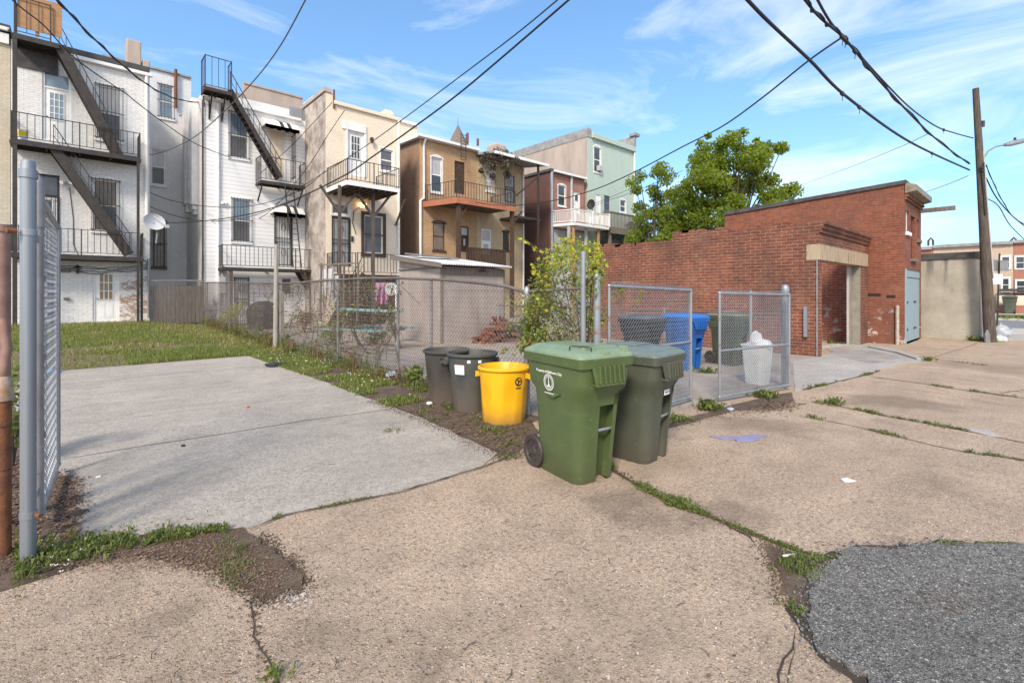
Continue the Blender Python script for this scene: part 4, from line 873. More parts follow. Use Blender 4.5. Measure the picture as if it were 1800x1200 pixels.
# ================================================================ red brick house with the white balcony
h6 = thing('row_house', 'red brick row house with a dark side wall and a white railed balcony', 'house', (29.6, YO, 0), group='row houses seen from the back')
x0, x1 = XZ(YO, 967, 300)[0], XZ(YO, 1027, 300)[0]; zt = XZ(YO, 997, 309)[1]; zmid = XZ(YO, 990, 405)[1]
W = dict(w3=rect(YO, 981, 326, 994, 362), d3=rect(YO, 1008, 338, 1020, 375), ply=rect(YO, 983, 417, 998, 446), w1=rect(YO, 1008, 425, 1022, 440))
wall_body(h6, 'redbrick', YO, x0, x1, zt, [W['w3'], W['d3'], W['ply'], W['w1']], 42)
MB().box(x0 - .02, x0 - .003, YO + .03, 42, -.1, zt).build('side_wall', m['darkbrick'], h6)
r1, r2 = W['ply'], W['w1']; q = MB(); zs = sorted([(-.1), zmid])
holewall(q, YO - .02, x0 + .01, x1 - .01, -.1, zmid, [r1, r2], rev=.02); q.build('lower_wall', m['greypaint'], h6)
roofslab(h6, YO, x0 - .15, x1 + .1, zt + .005, 42, 'roof', .2, th=.2); MB().box(x0 + .2, x1, YO - .33, YO - .203, zt - .02, zt + .15).build('gutter', m['white'], h6)
win(h6, YO, W['w3'], arch=.14, trim=.06); door(h6, YO, W['d3'], gr_=(1, 1, .3)); MB().box(r1[0], r1[1], YO + .02, YO + .06, r1[2], r1[3]).build('boarded_window', m['ply2'], h6); win(h6, YO, r2, pane='glass')
downpipe(h6, [(x0 + .1, YO - .1, zt), (x0 + .1, YO - .1, .2)], .13, 'galv')
xx = XZ(YO, 1003, 340)[0]; downpipe(h6, [(xx, YO - .1, zt), (xx, YO - .1, zmid)], .11, 'greypaint')
Yd = 24.0; b0, b1 = XZ(Yd, 1011, 400)[0], XZ(Yd, 1071, 403)[0]; zf = (XZ(Yd, 1011, 394)[1] + XZ(Yd, 1071, 405)[1]) / 2
poly = [(x0 + .1, YO - .03), (b0 - 2.1 if b0 - 2.1 > x0 else x0 + .1, Yd + 1.2), (b0, Yd), (b1, Yd), (b1, YO - .03)]
poly = [(x0 + .1, YO - .03), (b0, Yd), (b1, Yd), (b1, YO - .03)]
bal = MB().prism(poly, zf, zf + .2).build('balcony', m['white'], h6); pts = [V((x, y, zf + .2)) for x, y in poly]; q = MB()
for a, c in zip(pts, pts[1:]):
    q.bar(a + V((0, 0, 1.0)), c + V((0, 0, 1.0)), .09, .06); q.bar(a + V((0, 0, .12)), c + V((0, 0, .12)), .06, .05); n = int((c - a).length / .17)
    for i in range(1, n): p = a.lerp(c, i / n); q.bar(p + V((0, 0, .12)), p + V((0, 0, 1.0)), .05, .05)
for p in pts[1:] + [pts[1].lerp(pts[2], .5), pts[0] + V((.1, -.1, 0))]: q.bar(p, p + V((0, 0, 1.1)), .12, .12)
q.build('railing', m['white'], bal)
for u in (1008, 1052): x = XZ(Yd + .3, u, 430)[0]; MB().bar((x, Yd + .3, 0), (x, Yd + .3, zf), .16, .16).build('post', m['ply'], bal)
for u in (1000, 1030): x = XZ(Yd + .6, u, 430)[0]; MB().bar((x, Yd + .6, 0), (x, Yd + .6, zf), .18, .18).build('post', m['greypaint'], bal)
p = ony(24.6, 1041, 362); ds = thing('satellite_dish', 'small dark satellite dish standing on the white balcony', 'dish', (p.x, p.y, zf + .2))
MB().tube([(p.x, p.y, zf + .2), (p.x, p.y, p.z)], .04, 6).build('mast', m['iron'], ds)
MB().loft([[p + V((-.25 + .0 + t * .2, -.06 * t, .1)) + V((-.5 * 0, r * math.cos(k), r * math.sin(k))) for k in [i * .628 for i in range(10)]] for r, t in ((.05, 1), (.25, .8), (.4, .3), (.42, .3), (.2, .95))]).build('reflector', m['iron'], ds, smooth=60)

# ================================================================ mint green house
h7 = thing('row_house', 'tall mint green brick row house with a tan streaked side wall', 'house', (35.6, YO, 0), group='row houses seen from the back')
x0, x1 = XZ(YO, 1032.5, 300)[0], XZ(YO, 1114, 300)[0]; zt = XZ(YO, 1072, 254)[1]
W = dict(w3=rect(YO, 1044, 259, 1056, 303), d2=rect(YO, 1047, 342, 1056, 380), w2=rect(YO, 1062, 344, 1072, 370), w1=rect(YO, 1090, 352, 1100, 373))
wall_body(h7, 'mint', YO, x0, x1, zt, list(W.values()), 48)
MB().box(x0 - .02, x0 - .003, YO + .03, 48, -.1, zt + .0).build('side_wall', m['tanstucco'], h7)
MB().box(x0 - .06, x0 + .5, YO - .05, 48, zt + .003, zt + .75).build('parapet', m['roofgrey'], h7)
MB().box(x0 + .5, x1 + .1, YO - .25, YO + .3, zt + .003, zt + .45).build('cornice', m['mint'], h7, bev=.03)
MB().extr([(x1 - .35, YO - .2, zt + .45), (x1 + .1, YO - .2, zt + .45), (x1 + .1, YO - .2, zt + 1.5), (x1 - .1, YO - .2, zt + 1.5)], (0, 6, 0)).box(x1 - .3, x1 + .5, YO - .35, YO + .3, zt + 1.503, zt + 1.75).build('party_wall', m['roofgrey'], h7)
roofslab(h7, YO + .3, x0 + .5, x1, zt + .01, 48, over=0, th=.05)
win(h7, YO, W['w3'], arch=.2, trim=.07); win(h7, YO, W['w2'], frame='mesh'); win(h7, YO, W['w1'], arch=.15, trim=.06); door(h7, YO, W['d2'], kind='plain')
r = W['w3']; MB().box((r[0] + r[1]) / 2 - .1, r[1] - .05, YO - .3, YO + .02, r[2] + .12, r[2] + .55).build('air_conditioner', m['greypaint'], h7, bev=.02)
downpipe(h7, [(x1 - .05, YO - .1, zt), (x1 - .05, YO - .1, .2)], .09)
Yd = 24.2; b0, b1 = XZ(Yd, 1073, 400)[0], XZ(Yd, 1130, 405)[0]; zf = XZ(Yd, 1100, 402)[1]; q = MB()
q.box(b0, b1, Yd, YO - .03, zf - .2, zf).box(b0, b1, Yd - .05, Yd - .002, zf - .55, zf - .02)
dk = q.build('deck', m['wood'], h7); q = MB(); n = int((b1 - b0) / .2)
q.box(b0, b1, Yd - .05, Yd + .1, zf + 1.15, zf + 1.25)
for i in range(n + 1): x = b0 + (b1 - b0) * i / n; q.box(x - .04, x + .04, Yd - .0, Yd + .04, zf, zf + 1.149)
n = 8
for i in range(n): y = Yd + .2 + (YO - Yd - .4) * i / n; q.box(b0, b0 + .04, y - .04, y + .04, zf, zf + 1.15)
q.box(b0 - .03, b0 + .1, Yd + .1, YO - .1, zf + 1.152, zf + 1.24); q.build('railing', m['wood'], dk)
for x in (b0 + .2, (b0 + b1) / 2, b1 - .2): MB().bar((x, Yd + .2, 0), (x, Yd + .2, zf - .2), .2, .2).build('post', m['wood'], dk)
MB().box(b0 + .3, b1, Yd + .5, YO - .4, zf - 2.4, zf - 1.0).build('porch_wall', m['greydeck'], dk)

# ================================================================ satellite dish on the white brick house
p = ony(YA - 1.0, 271, 390); ds = thing('satellite_dish', 'grey satellite dish at the right end of the lower fire escape balcony', 'dish', (p.x, p.y, p.z))
ax = V((.25, -1, .25)).normalized(); _, s1_, s2_ = frame(ax); secs = []
for r, t in ((.02, -.12), (.2, -.09), (.36, -.02), (.43, .03), (.43, .045), (.3, -.03), (.05, -.1)): secs.append([p + ax * t + s1_ * r * math.cos(k) * 1.0 + s2_ * r * math.sin(k) * .9 for k in [i * .3927 for i in range(16)]])
MB().loft(secs).build('reflector', pm('pale_grey_dish', (.52, .53, .54), (.44, .45, .46), 3, .5), ds, smooth=60)
MB().tube([p - ax * .05 + s2_ * .3 - V((0, 0, 0)), p + ax * .35 + V((.3, 0, -.25))], .025, 5).box(p.x + .36, p.x + .5, p.y - .5, p.y - .3, p.z - .28, p.z - .14).build('feed_arm', m['greypaint'], ds)
MB().tube([p - ax * .1, p + V((.15, .3, -.45)), p + V((.1, .3, -.95))], .04, 6).build('mast', m['galv'], ds)
# ================================================================ small roofless garage
GX, GY = 14.33, 3.95
gx1 = ony(GY, 1525).x
sg = thing('garage', 'low red brick garage with stepped parapet and an open doorway under a rusty lintel', 'garage', (16.5, GY, 0))
zc = onx(GX, 1440, 388).z; dz = ony(GY, 1480, 432 + 4).z; dl = ony(GY, 1444).x + .03; dr = ony(GY, 1514).x
zl1 = (ony(GY, 1445, 426).z + ony(GY, 1512, 447).z) / 2; zl0 = zl1 - .42
b = MB(); T = .3
b.box(GX, dl, GY, GY + T, -.1, zl0).box(dr, gx1, GY, GY + T, -.1, zl0).box(GX, gx1, GY, GY + T, zl1, zc - .3)
b.box(GX - .0, gx1, GY - .05, GY + T - .002, zc - .298, zc - .2).box(GX, gx1, GY - .1, GY + T - .002, zc - .198, zc - .1).box(GX, gx1, GY - .15, GY + T - .002, zc - .098, zc)
b.box(GX, GX + T, GY + T + .002, 6.3, -.1, zc - .03)
b.box(GX, GX + T, 6.302, 8.1, -.1, zc + .03)
rng = random.Random(3)
y = 8.102
while y < 11.3:
    y2 = y + rng.uniform(.4, 1.3); b.box(GX, GX + T, y, y2 - .002, -.1, 3.36 + rng.uniform(-.09, .07) + (y - 8) * .012); y = y2
for i in range(26):                                # broken bricks along the wall's top
    y = 4.5 + rng.random() * 6.5; zz = zc - .03 if y < 6.3 else (zc + .03 if y < 8.1 else 3.30); b.box(GX + .03, GX + .27, y, y + .22, zz - .05, zz + .075)
b.build('wall', m['garagebrick'], sg)
rm = pm('rust_streaked_lintel', (.39, .30, .20), (.18, .09, .04), 2.2, .8, bump=.2, obj=False, streak=(3, 3, .8), lo=.5, hi=.72)
MB().box(GX - .004, gx1 - .01, GY - .02, GY + T - .004, zl0 + .003, zl1 - .003).build('lintel', rm, sg, bev=.01)
fm = pm('grey_green_door_frame', (.27, .25, .205), (.20, .18, .145), 4, .8, obj=False)
MB().box(dl + .003, dl + .09, GY + .04, GY + .26, 0, zl0).build('door_post', m['white'], sg)
MB().box(dr - .5, dr - .003, GY + .22, GY + .28, 0, zl0).box(dr - .1, dr - .003, GY + .02, GY + .219, .0, zl0).build('door_frame', fm, sg)
MB().box(dr - .54, dr - .503, GY + .21, GY + .27, 0, zl0).build('door_edge', m['sidewalk'], sg)
# inner walls and floor seen through the doorway
b = MB(); b.box(GX + T + .01, gx1, 9.0, 9.25, -.1, 2.9).box(gx1 - .02, gx1 + .25, GY + T + .01, 9, -.1, zl1)
ib = brick('paint_scraped_brick', (.37, .10, .05), (.27, .07, .04), (.36, .27, .21), .27, .09, .013, (.1, .06, .05), .6, .4, bump=.8, lowz=2.4)
b.build('inner_wall', ib, sg)
MB().box(GX - .1, GX - .003, GY + .25, GY + .33, .5, 1.3).build('wall_pipe', m['galv'], sg)
MB().tube([(GX - .03, GY + .04, 0), (GX - .03, GY + .04, zl0)], .02, 6).build('corner_pipe', m['galvdull'], sg)

# ================================================================ tall brick carriage house
BX, BY = 19.6, 3.02
bx1 = ony(BY, 1619).x
cg = thing('carriage_house', 'tall red brick garage with sloping roof edge, hoist beam and pale blue doors', 'garage', (21, BY, 0))
zf_, zb_ = onx(BX, 1590, 320).z, onx(BX, 1275, 377).z; yb = onx(BX, 1274).y
def zroof(y): return zf_ + (zb_ - zf_) * (y - BY) / (yb - BY)
W = dict(w=[ony(BY, 1592.5).x, ony(BY, 1597.5).x, ony(BY, 1595, 408).z, ony(BY, 1595, 371).z], d=[ony(BY, 1601).x, ony(BY, 1608.5).x, ony(BY, 1604, 455).z, ony(BY, 1604, 380).z],
         w2=[ony(BY, 1612).x, ony(BY, 1616).x, ony(BY, 1614, 421).z, ony(BY, 1614, 386).z], g=[BX + .1, bx1 - .08, 0.0, ony(BY, 1603, 474).z])
b = MB(); holewall(b, BY, BX, bx1, -.1, zf_ - .1, list(W.values()), rev=.14)
b.add([(BX, BY, -.1), (BX, yb, -.1), (BX, yb, zb_), (BX, BY, zf_)], [(0, 1, 2, 3)])
b.add([(bx1, BY, -.1), (bx1, yb, -.1), (bx1, yb, zb_), (bx1, BY, zf_)], [(3, 2, 1, 0)]); b.add([(BX, yb, -.1), (bx1, yb, -.1), (bx1, yb, zb_), (BX, yb, zb_)], [(3, 2, 1, 0)])
b.box(BX - .0, bx1, BY - .05, BY - .003, zf_ - .55, zf_ - .47).box(BX, bx1, BY - .1, BY - .003, zf_ - .468, zf_ - .38)
b.build('wall', m['bigbrick'], cg)
b = MB(); x0, x1 = BX - .06, bx1 + .05
b.add([(x0, BY - .05, zf_ - .06), (x1, BY - .05, zf_ - .06), (x1, yb, zb_ - .04), (x0, yb, zb_ - .04), (x0, BY - .05, zf_ + .06), (x1, BY - .05, zf_ + .06), (x1, yb, zb_ + .1), (x0, yb, zb_ + .1)], [(0, 3, 2, 1), (4, 5, 6, 7), (0, 1, 5, 4), (1, 2, 6, 5), (2, 3, 7, 6), (3, 0, 4, 7)])
b.build('roof', m['roof'], cg)
MB().extr([(BX - .02, BY - .02, zf_ - .02), (BX - .02, BY - .3, zf_ - .12), (BX - .02, BY - .3, zf_ - .3), (BX - .02, BY - .02, zf_ - .36)], (bx1 - BX + .05, 0, 0)).build('box_gutter', pm('corroded_metal', (.32, .29, .22), (.19, .14, .09), 6, .6, .3, obj=False), cg)
bp = onx(bx1 - .1, 1620); p0 = ony(BY, 1612, 352); p1 = at(1650, 351.5, 14.8)
MB().bar((bx1 - .35, BY + .1, zf_ - .62), (bx1 - .35, BY - .95, zf_ - .62), .15, .14).build('hoist_beam', m['wood'], cg)
dm = pm('faded_blue_door_paint', (.27, .36, .40), (.21, .28, .31), 5, .7, bump=.15, obj=False, streak=(5, 5, .8))
g_ = W['g']; xm = (g_[0] * .42 + g_[1] * .58)
for xa, xb, o_ in ((g_[0] + .03, xm - .02, .0), (xm + .02, g_[1] - .02, 0)):
    q = MB(); q.box(xa, xb, BY + .05, BY + .1, .04, g_[3] - .28)
    n = 3
    for i in range(n): a, c = xa + (xb - xa) * i / n, xa + (xb - xa) * (i + 1) / n; q.box(a + .012, c - .012, BY + .034, BY + .05, .06, g_[3] - .3)
    d = q.build('door', dm, cg)
    for z in (.45, 1.35): MB().box(xa + .02, xa + (xb - xa) * .4, BY + .018, BY + .033, z - .03, z + .03).build('hinge', m['iron'], d)
MB().box(g_[0] + .003, g_[1] - .003, BY + .03, BY + .09, g_[3] - .26, g_[3] - .003).build('door_header', dm, cg)
MB().box(g_[0] - .02, g_[0] + .02, BY - .04, BY + .03, 0, g_[3]).build('door_jamb', dm, cg)
win(cg, BY, W['w'], frame='white', pane='curtain', fw=.05, kind='plain'); win(cg, BY, W['w2'], frame='wood', pane='warm', fw=.05, kind='plain')
MB().box(W['d'][0], W['d'][1], BY + .08, BY + .12, W['d'][2], W['d'][3]).build('loft_door', m['brownwood'], cg); MB().box(W['d'][0] - .05, W['d'][1] + .05, BY - .1, BY + .02, W['d'][2] - .1, W['d'][2] - .003).build('sill', m['wood'], cg)
MB().tube([(BX - .06, onx(BX, 1578).y, 0), (BX - .06, onx(BX, 1578).y, 1.25)], .05, 8).build('wall_pipe', pm('pale_pipe', (.45, .42, .36), (.3, .25, .2), 8, .6, obj=False), cg)
for u, v, w_ in ((1535, 518, .2), (1566, 521, .12)): p = onx(BX, u, v); MB().box(BX - .004, BX + .02, p.y - w_, p.y + w_, p.z - .05, p.z + .04).build('wall_hole', m['dark'], cg)

# ================================================================ rendered low building by the pole
KX, KY = 23.4, 1.5
kz = onx(KX, 1640, 447).z
rb = thing('outbuilding', 'low flat roofed building of stained grey render beside the utility pole', 'building', (25, KY, 0))
MB().box(KX, 27.3, KY, 9.5, -.1, kz - .2).build('wall', m['concwall'], rb)
MB().box(KX - .05, 27.35, KY - .05, 9.5, kz - .197, kz + .03).build('roof_edge', m['roof'], rb)
MB().box(KX - .035, KX - .003, KY - .03, KY + .02, 0, kz - .2).box(KX + .35, KX + .5, KY - .08, KY - .003, 0, kz - .2).build('corner_trim', m['greypaint'], rb)

# ================================================================ houses across the street
FX = 55.0
def far_house(y0, y1, zt, mat, label, wins, nm='row_house'):
    H = thing(nm, label, 'house', (FX, (y0 + y1) / 2, .1), group='row houses across the street')
    b = MB(); b.box(FX, FX + 9, y0, y1, .1, zt); b.build('wall', m[mat], H)
    MB().box(FX - .25, FX + 9, y0 + .01, y1 - .01, zt + .003, zt + .25).build('cornice', m['roofgrey'], H)
    for ya, yb_, za, zb__ in wins:
        f = MB().box(FX - .06, FX - .003, ya - .12, yb_ + .12, za - .12, zb__ + .14).build('window', m['white'], H)
        MB().box(FX - .08, FX - .062, ya, yb_, za, (za + zb__) / 2 - .03).box(FX - .08, FX - .062, ya, yb_, (za + zb__) / 2 + .03, zb__).build('pane', m['glass'], f)
    return H
def fr(u0, v0, u1, v1): a, c = onx(FX, u0, v0), onx(FX, u1, v1); return (min(a.y, c.y), max(a.y, c.y), c.z, a.z)
ym = onx(FX, 1782).y; zt = onx(FX, 1780, 429).z
fa = far_house(ym + .02, onx(FX, 1640).y, zt, 'fartan', 'tan stone faced row house across the street, behind the utility pole', [fr(1762, 452, 1774, 470), fr(1763, 490, 1773, 511), fr(1700, 452, 1712, 470)])
fb = far_house(onx(FX, 1890).y, ym, zt + .05, 'farbrick', 'brick row house across the street at the right edge', [fr(1787, 452, 1800, 471), fr(1788, 494, 1801, 513), fr(1820, 452, 1832, 471)])
far_house(onx(FX, 1640).y + .02, onx(FX, 1560).y, zt - .1, 'farbrick', 'brick row house across the street, mostly behind the rendered building', [])
far_house(onx(FX, 2300).y, onx(FX, 1890).y - .02, zt, 'fartan', 'tan row house across the street beyond the right edge', [])
for u, lab, hh in ((1636, 'small chimney hood on the roof above the rendered building', fa), (1782, 'small chimney hood on the roof between the tan and brick houses', fa)):
    p = onx(FX + 1, u, 426); q = MB()
    q.tube([(p.x, p.y - .16, p.z - .3), (p.x, p.y - .16, p.z + .15), (p.x, p.y, p.z + .38), (p.x, p.y + .16, p.z + .15), (p.x, p.y + .16, p.z - .3)], .08, 6).build('chimney', m['brownwood'], hh)
yd = onx(52.5, 1900).y
tw_ = thing('terrace_wall', 'cream garden wall with brick foot in front of the far row houses', 'wall', (52.3, 0, .1))
MB().box(52.3, 52.5, onx(52.3, 1950).y, onx(52.3, 1752).y, .1, onx(52.3, 1780, 519).z).build('wall', m['cream'], tw_)
MB().box(52.1, 52.297, onx(52.3, 1950).y, onx(52.3, 1752).y, .1, .75).build('brick_foot', m['farbrick'], tw_)
zz = onx(52.3, 1780, 519).z; MB().box(52.0, FX - .3, onx(52.3, 1950).y, onx(52.3, 1755).y, zz + .3, zz + .5).build('porch_roof', m['roof'], fb)

# ================================================================ utility pole, street lamp, signs
pb = gr(1741, 601); pt = at(1715, 156, depth(pb) + .1)
up = thing('utility_pole', 'leaning weathered wooden utility pole beside the rendered building', 'utility pole', pb)
MB().tube([pb - V((0, 0, .1)), pb.lerp(pt, .3), pb.lerp(pt, .65), pt], [.165, .14, .11, .085], 14).build('pole', pm('weathered_pole_wood', (.115, .092, .07), (.045, .037, .03), 5, .9, bump=.5, bsc=18, obj=False, streak=(5, 5, .5)), up, smooth=50)
at_z = lambda f_: pb.lerp(pt, f_)
q = MB()
for f_ in (.31, .36, .40, .62, .69, .70): c = at_z(f_); q.tube([c - V((0, 0, .02)), c + V((0, 0, .02))], .16 - .09 * f_, 10)
islands(q, 'band', m['galvdull'], up)
q = MB(); c = at_z(.69)
for k in range(5): q.box(c.x - .3 + .05 * k, c.x - .2 + .05 * k, c.y - .12, c.y - .06, c.z - .1 * k, c.z - .1 * k + .08)
c = at_z(.86); q.tube([c + V((.12, -.12, -.1)), c + V((.12, -.12, .1))], .05, 8)
q.tube([at_z(.66) + V((-.15, -.05, 0)), at_z(.58) + V((-.13, -.07, 0)), at_z(.5) + V((-.14, -.07, 0))], .03, 6)
islands(q, 'line_hardware', m['iron'], up)
MB().tube([at_z(.25) + V((-.03, -.165, 0)), at_z(.75) + V((-.02, -.1, 0))], .02, 6).build('conduit', m['greypaint'], up)
sl_ = thing('street_lamp', 'grey street lamp on a curved arm reaching out from the utility pole', 'street lamp', at_z(.70))
a = at_z(.70); dl_ = 16.3
MB().tube([a + V((0, -.06, 0)), at(1731, 275, dl_), at(1738, 265, dl_), at(1750, 258, dl_), at(1770, 254, dl_)], .025, 7).build('arm', m['galvdull'], sl_)
h0, h1_ = at(1766, 255, dl_), at(1806, 246, dl_ + .1)
MB().tube([h0, h0.lerp(h1_, .3), h0.lerp(h1_, .75), h1_], [.05, .09, .085, .03], 10).build('lamp_head', m['galv'], sl_, smooth=50)
p = h0.lerp(h1_, .45); MB().tube([p + V((0, 0, .07)), p + V((0, 0, .17))], .035, 8).build('photocell', m['iron'], sl_)
ps = gr(1752, 592); tp = at(1757, 462, depth(ps))
ss = thing('street_sign', 'dark sign post with grey and white plates seen from behind, beside the utility pole', 'sign', ps)
MB().bar(ps, tp + V((0, 0, .35)), .055, .055).build('post', m['iron'], ss)
def plate(o, u0, v0, u1, v1, d, mat, nm='plate'):
    q = [at(u0, v0, d), at(u1, v0 + 1, d + .1), at(u1, v1 + 1, d + .1), at(u0, v1, d)]; MB().extr(q, FW * .01).build(nm, m[mat], o)
plate(ss, 1744, 456, 1754.5, 476, depth(ps) - .1, 'galvdull'); plate(ss, 1758, 457, 1773, 476, depth(ps) - .1, 'galvdull'); plate(ss, 1745, 481, 1763, 499, depth(ps) - .12, 'white')
def bag(o, c, r, mat, seed, sq=.75, nm='bag', n=22):
    bm_ = bmesh.new(); bmesh.ops.create_icosphere(bm_, subdivisions=4, radius=1); vs = []; 
    for v in bm_.verts:
        d_ = v.co.normalized(); k = 1 + .22 * mnoise.noise(d_ * 1.4 + V((seed, 0, 0))) + .13 * abs(mnoise.noise(d_ * 3.5 + V((seed, 3, 0)))) + .05 * mnoise.noise(d_ * 9 + V((seed, 7, 0)))
        p = d_ * r * k; p.z *= sq; vs.append(V(c) + V((p.x, p.y, max(-r * sq * .8, p.z) + r * sq * .8)))
    fs = [tuple(v.index for v in f.verts) for f in bm_.faces]; bm_.free()
    return MB().add(vs, fs).build(nm, mat, o, smooth=40)
greybag = pm('translucent_grey_plastic', (.40, .43, .47), (.25, .27, .30), 6, .3); whitebag = pm('white_plastic', (.78, .78, .77), (.62, .62, .62), 6, .35)
p = gr(1760, 594); t_ = thing('rubbish_bag', 'large grey rubbish bag leaning on the utility pole', 'rubbish bag', p, group='bags at the pole'); bag(t_, p, .27, greybag, 1, .95); MB().tube([p + V((.02, 0, .42)), p + V((.05, .02, .56))], [.05, .02], 6).build('knot', greybag, t_)
p = gr(1758, 600); t_ = thing('carrier_bag', 'small white carrier bag with a green corner at the pole foot', 'rubbish bag', p, group='bags at the pole'); bag(t_, p, .17, whitebag, 4, .6); MB().box(p.x - .17, p.x - .1, p.y - .1, p.y + .06, .02, .12).build('printed_corner', pm('green_print', (.25, .6, .2)), t_)
p = gr(1734, 602); MB().extr([p + V((-.1, 0, 0)), p + V((.1, -.1, 0)), p + V((.09, -.08, .3)), p + V((.02, -.04, .42)), p + V((-.08, 0, .25))], (.03, .05, .02)).build('slate_offcut', m['galvdull'], None, bev=.01, label='pale pointed slab leaning at the foot of the utility pole', cat='slab')

# ================================================================ corrugated shed
SX, SY = 8.9, 13.2
s0, s1 = ony(SY, 885).x, onx(SX, 702).y
sh = thing('shed', 'grey plywood shed with a corrugated metal lean-to roof', 'shed', (10, 14.5, 0))
zf0, zf1 = 2.62, 3.0
sm_ = pm('grey_shed_boards', (.36, .31, .28), (.28, .235, .21), 2.5, .9, bump=.25, bsc=14, obj=False, streak=(1, 1, .35))
b = MB(); P = lambda x, y, z: (x, y, z)
vs = [P(SX, SY, 0), P(s0, SY, 0), P(s0, s1, 0), P(SX, s1, 0), P(SX, SY, zf0 - .1), P(s0, SY, zf0 - .1), P(s0, s1, zf1 - .1), P(SX, s1, zf1 - .1)]
b.add(vs, [(0, 1, 5, 4), (1, 2, 6, 5), (2, 3, 7, 6), (3, 0, 4, 7), (4, 5, 6, 7)])
for xx in (SX + (s0 - SX) * .55,): b.box(xx - .012, xx + .012, SY - .014, SY - .002, 0, zf0 - .12)
b.box(SX, s0, SY - .014, SY - .002, 1.75, 1.775); b.build('wall', sm_, sh)
MB().box(SX - .04, SX - .003, SY - .04, SY + .06, 0, zf0 - .12).box(s0 + .003, s0 + .04, SY - .04, SY + .04, 0, zf0 - .12).box(SX - .02, s0 + .03, SY - .045, SY - .003, zf0 - .36, zf0 - .13).box(SX - .05, SX - .005, SY - .2, s1, zf0 - .14, zf0 - .1).build('trim', m['wood'], sh)
b = MB(); n = 60; x0, x1 = SX - .25, s0 + .15; vs = []
for i in range(n + 1):
    x = x0 + (x1 - x0) * i / n; w_ = .022 * math.cos(i * math.pi)
    for y, z in ((SY - .3, zf0 - .05), (s1 + .2, zf1 + .03)): vs += [(x, y, z + w_), (x, y, z + w_ + .012)]
for i in range(n): a = i * 4; c = a + 4; b_ = [(a, c, c + 2, a + 2), (a + 1, a + 3, c + 3, c + 1), (a, a + 1, c + 1, c), (a + 2, c + 2, c + 3, a + 3)]; b.add([], []); b.f += b_; b.m += [0] * 4
b.v = [V(x) for x in vs]; b.build('corrugated_roof', pm('whitish_corrugated_metal', (.62, .61, .60), (.42, .40, .38), 2, .5, .2, obj=False), sh, smooth=60)
MB().extr([(SX - .27, SY - .32, zf0 - .16), (SX - .27, s1 + .2, zf1 - .12), (SX - .27, s1 + .2, zf1 + .02), (SX - .27, SY - .32, zf0 - .06)], (.03, 0, 0)).build('barge_board', m['wood'], sh)
pw = MB(); pw.obox((SX + 1.0, s1 - .7, zf1 + .02), V((1.0, .1, -.02)), V((-.03, .35, .04)), V((0, 0, .03))).build('scrap_panel', m['galvdull'], None, label='dull metal panel lying on the shed roof', cat='panel')
p = ony(SY, 846, 476); MB().tube([(p.x - .15, SY - .05, p.z - .02), (p.x, SY - .12, p.z + .03), (p.x + .1, SY - .06, p.z)], .05, 6).build('floodlight', m['brownwood'], sh)

# pile of bricks at the shed
pb_ = V((10.75, 12.5, 0)); bm1 = pm('salvaged_brick', (.22, .075, .045), (.12, .045, .032), 6, .85, bump=.4, bsc=40)
rng = random.Random(5); bricks = MB()
for L_ in range(9):
    rx = .95 - L_ * .1; ry = .45 - L_ * .04; n_ = int(15 - L_ * 1.5)
    for i in range(max(2, n_)):
        c = pb_ + V((rng.uniform(-rx, rx), rng.uniform(-ry, ry), .05 + L_ * .095)); a = rng.uniform(0, 3.1); e = rng.uniform(-.15, .15)
        bricks.obox(c, V((math.cos(a) * .13, math.sin(a) * .13, e * .1)), V((-math.sin(a) * .065, math.cos(a) * .065, 0)), V((0, 0, .045)))
bricks.build('brick_pile', bm1, None, label='heap of old red bricks against the grey shed', cat='brick pile')
# ---------------------------------------------------------------- chain link
def chain(b, p0, p1, zb, zt, p=.065, r=.0026, sag=None):
    """woven wire between two ground points; zb, zt: functions of 0..1 along the run"""
    p0, p1 = V((p0[0], p0[1], 0)), V((p1[0], p1[1], 0)); L = (p1 - p0).length; d = (p1 - p0) / L; nrm = V((-d.y, d.x, 0)); w = p / 2
    n = int(L / w)
    for i in range(n):
        t = (i + .5) / n; lo, hi = zb(t), zt(t); k0 = int(lo / w); k1 = int(hi / w) + 1; pts = []
        for k in range(k0, k1 + 1):
            s = (i + ((k + i) % 2)) * w; pts.append(p0 + d * min(s, L) + nrm * (.003 if (k % 2) else -.003) + V((0, 0, min(hi + .02, max(lo, k * w)))))
        b.tube(pts, r, 3, cap=False)
    return b
def lin(a, c): return lambda t: a + (c - a) * t
def pipe(b, p, q, r, n=10): return b.tube([p, q], r, n)
def capped_post(name, p, z, r, mat, parent, cap='ball', zb=-.05):
    p = V(p); b = MB(); b.tube([V((p.x, p.y, zb)), V((p.x, p.y, z))], r, 14)
    c = V((p.x, p.y, z))
    if cap == 'ball': b.tube([c - V((0, 0, .06)), c - V((0, 0, .01)), c + V((0, 0, .03)), c + V((0, 0, .055)), c + V((0, 0, .065))], [r * 1.12, r * 1.15, r * .95, r * .55, r * .1], 12)
    elif cap == 'cup': b.tube([c - V((0, 0, .05)), c + V((0, 0, .0)), c + V((0, 0, .002)), c + V((0, 0, .055)), c + V((0, 0, .062))], [r * 1.18, r * 1.18, r * .98, r * .88, r * .6], 14)
    return b.build(name, m[mat], parent, smooth=40)

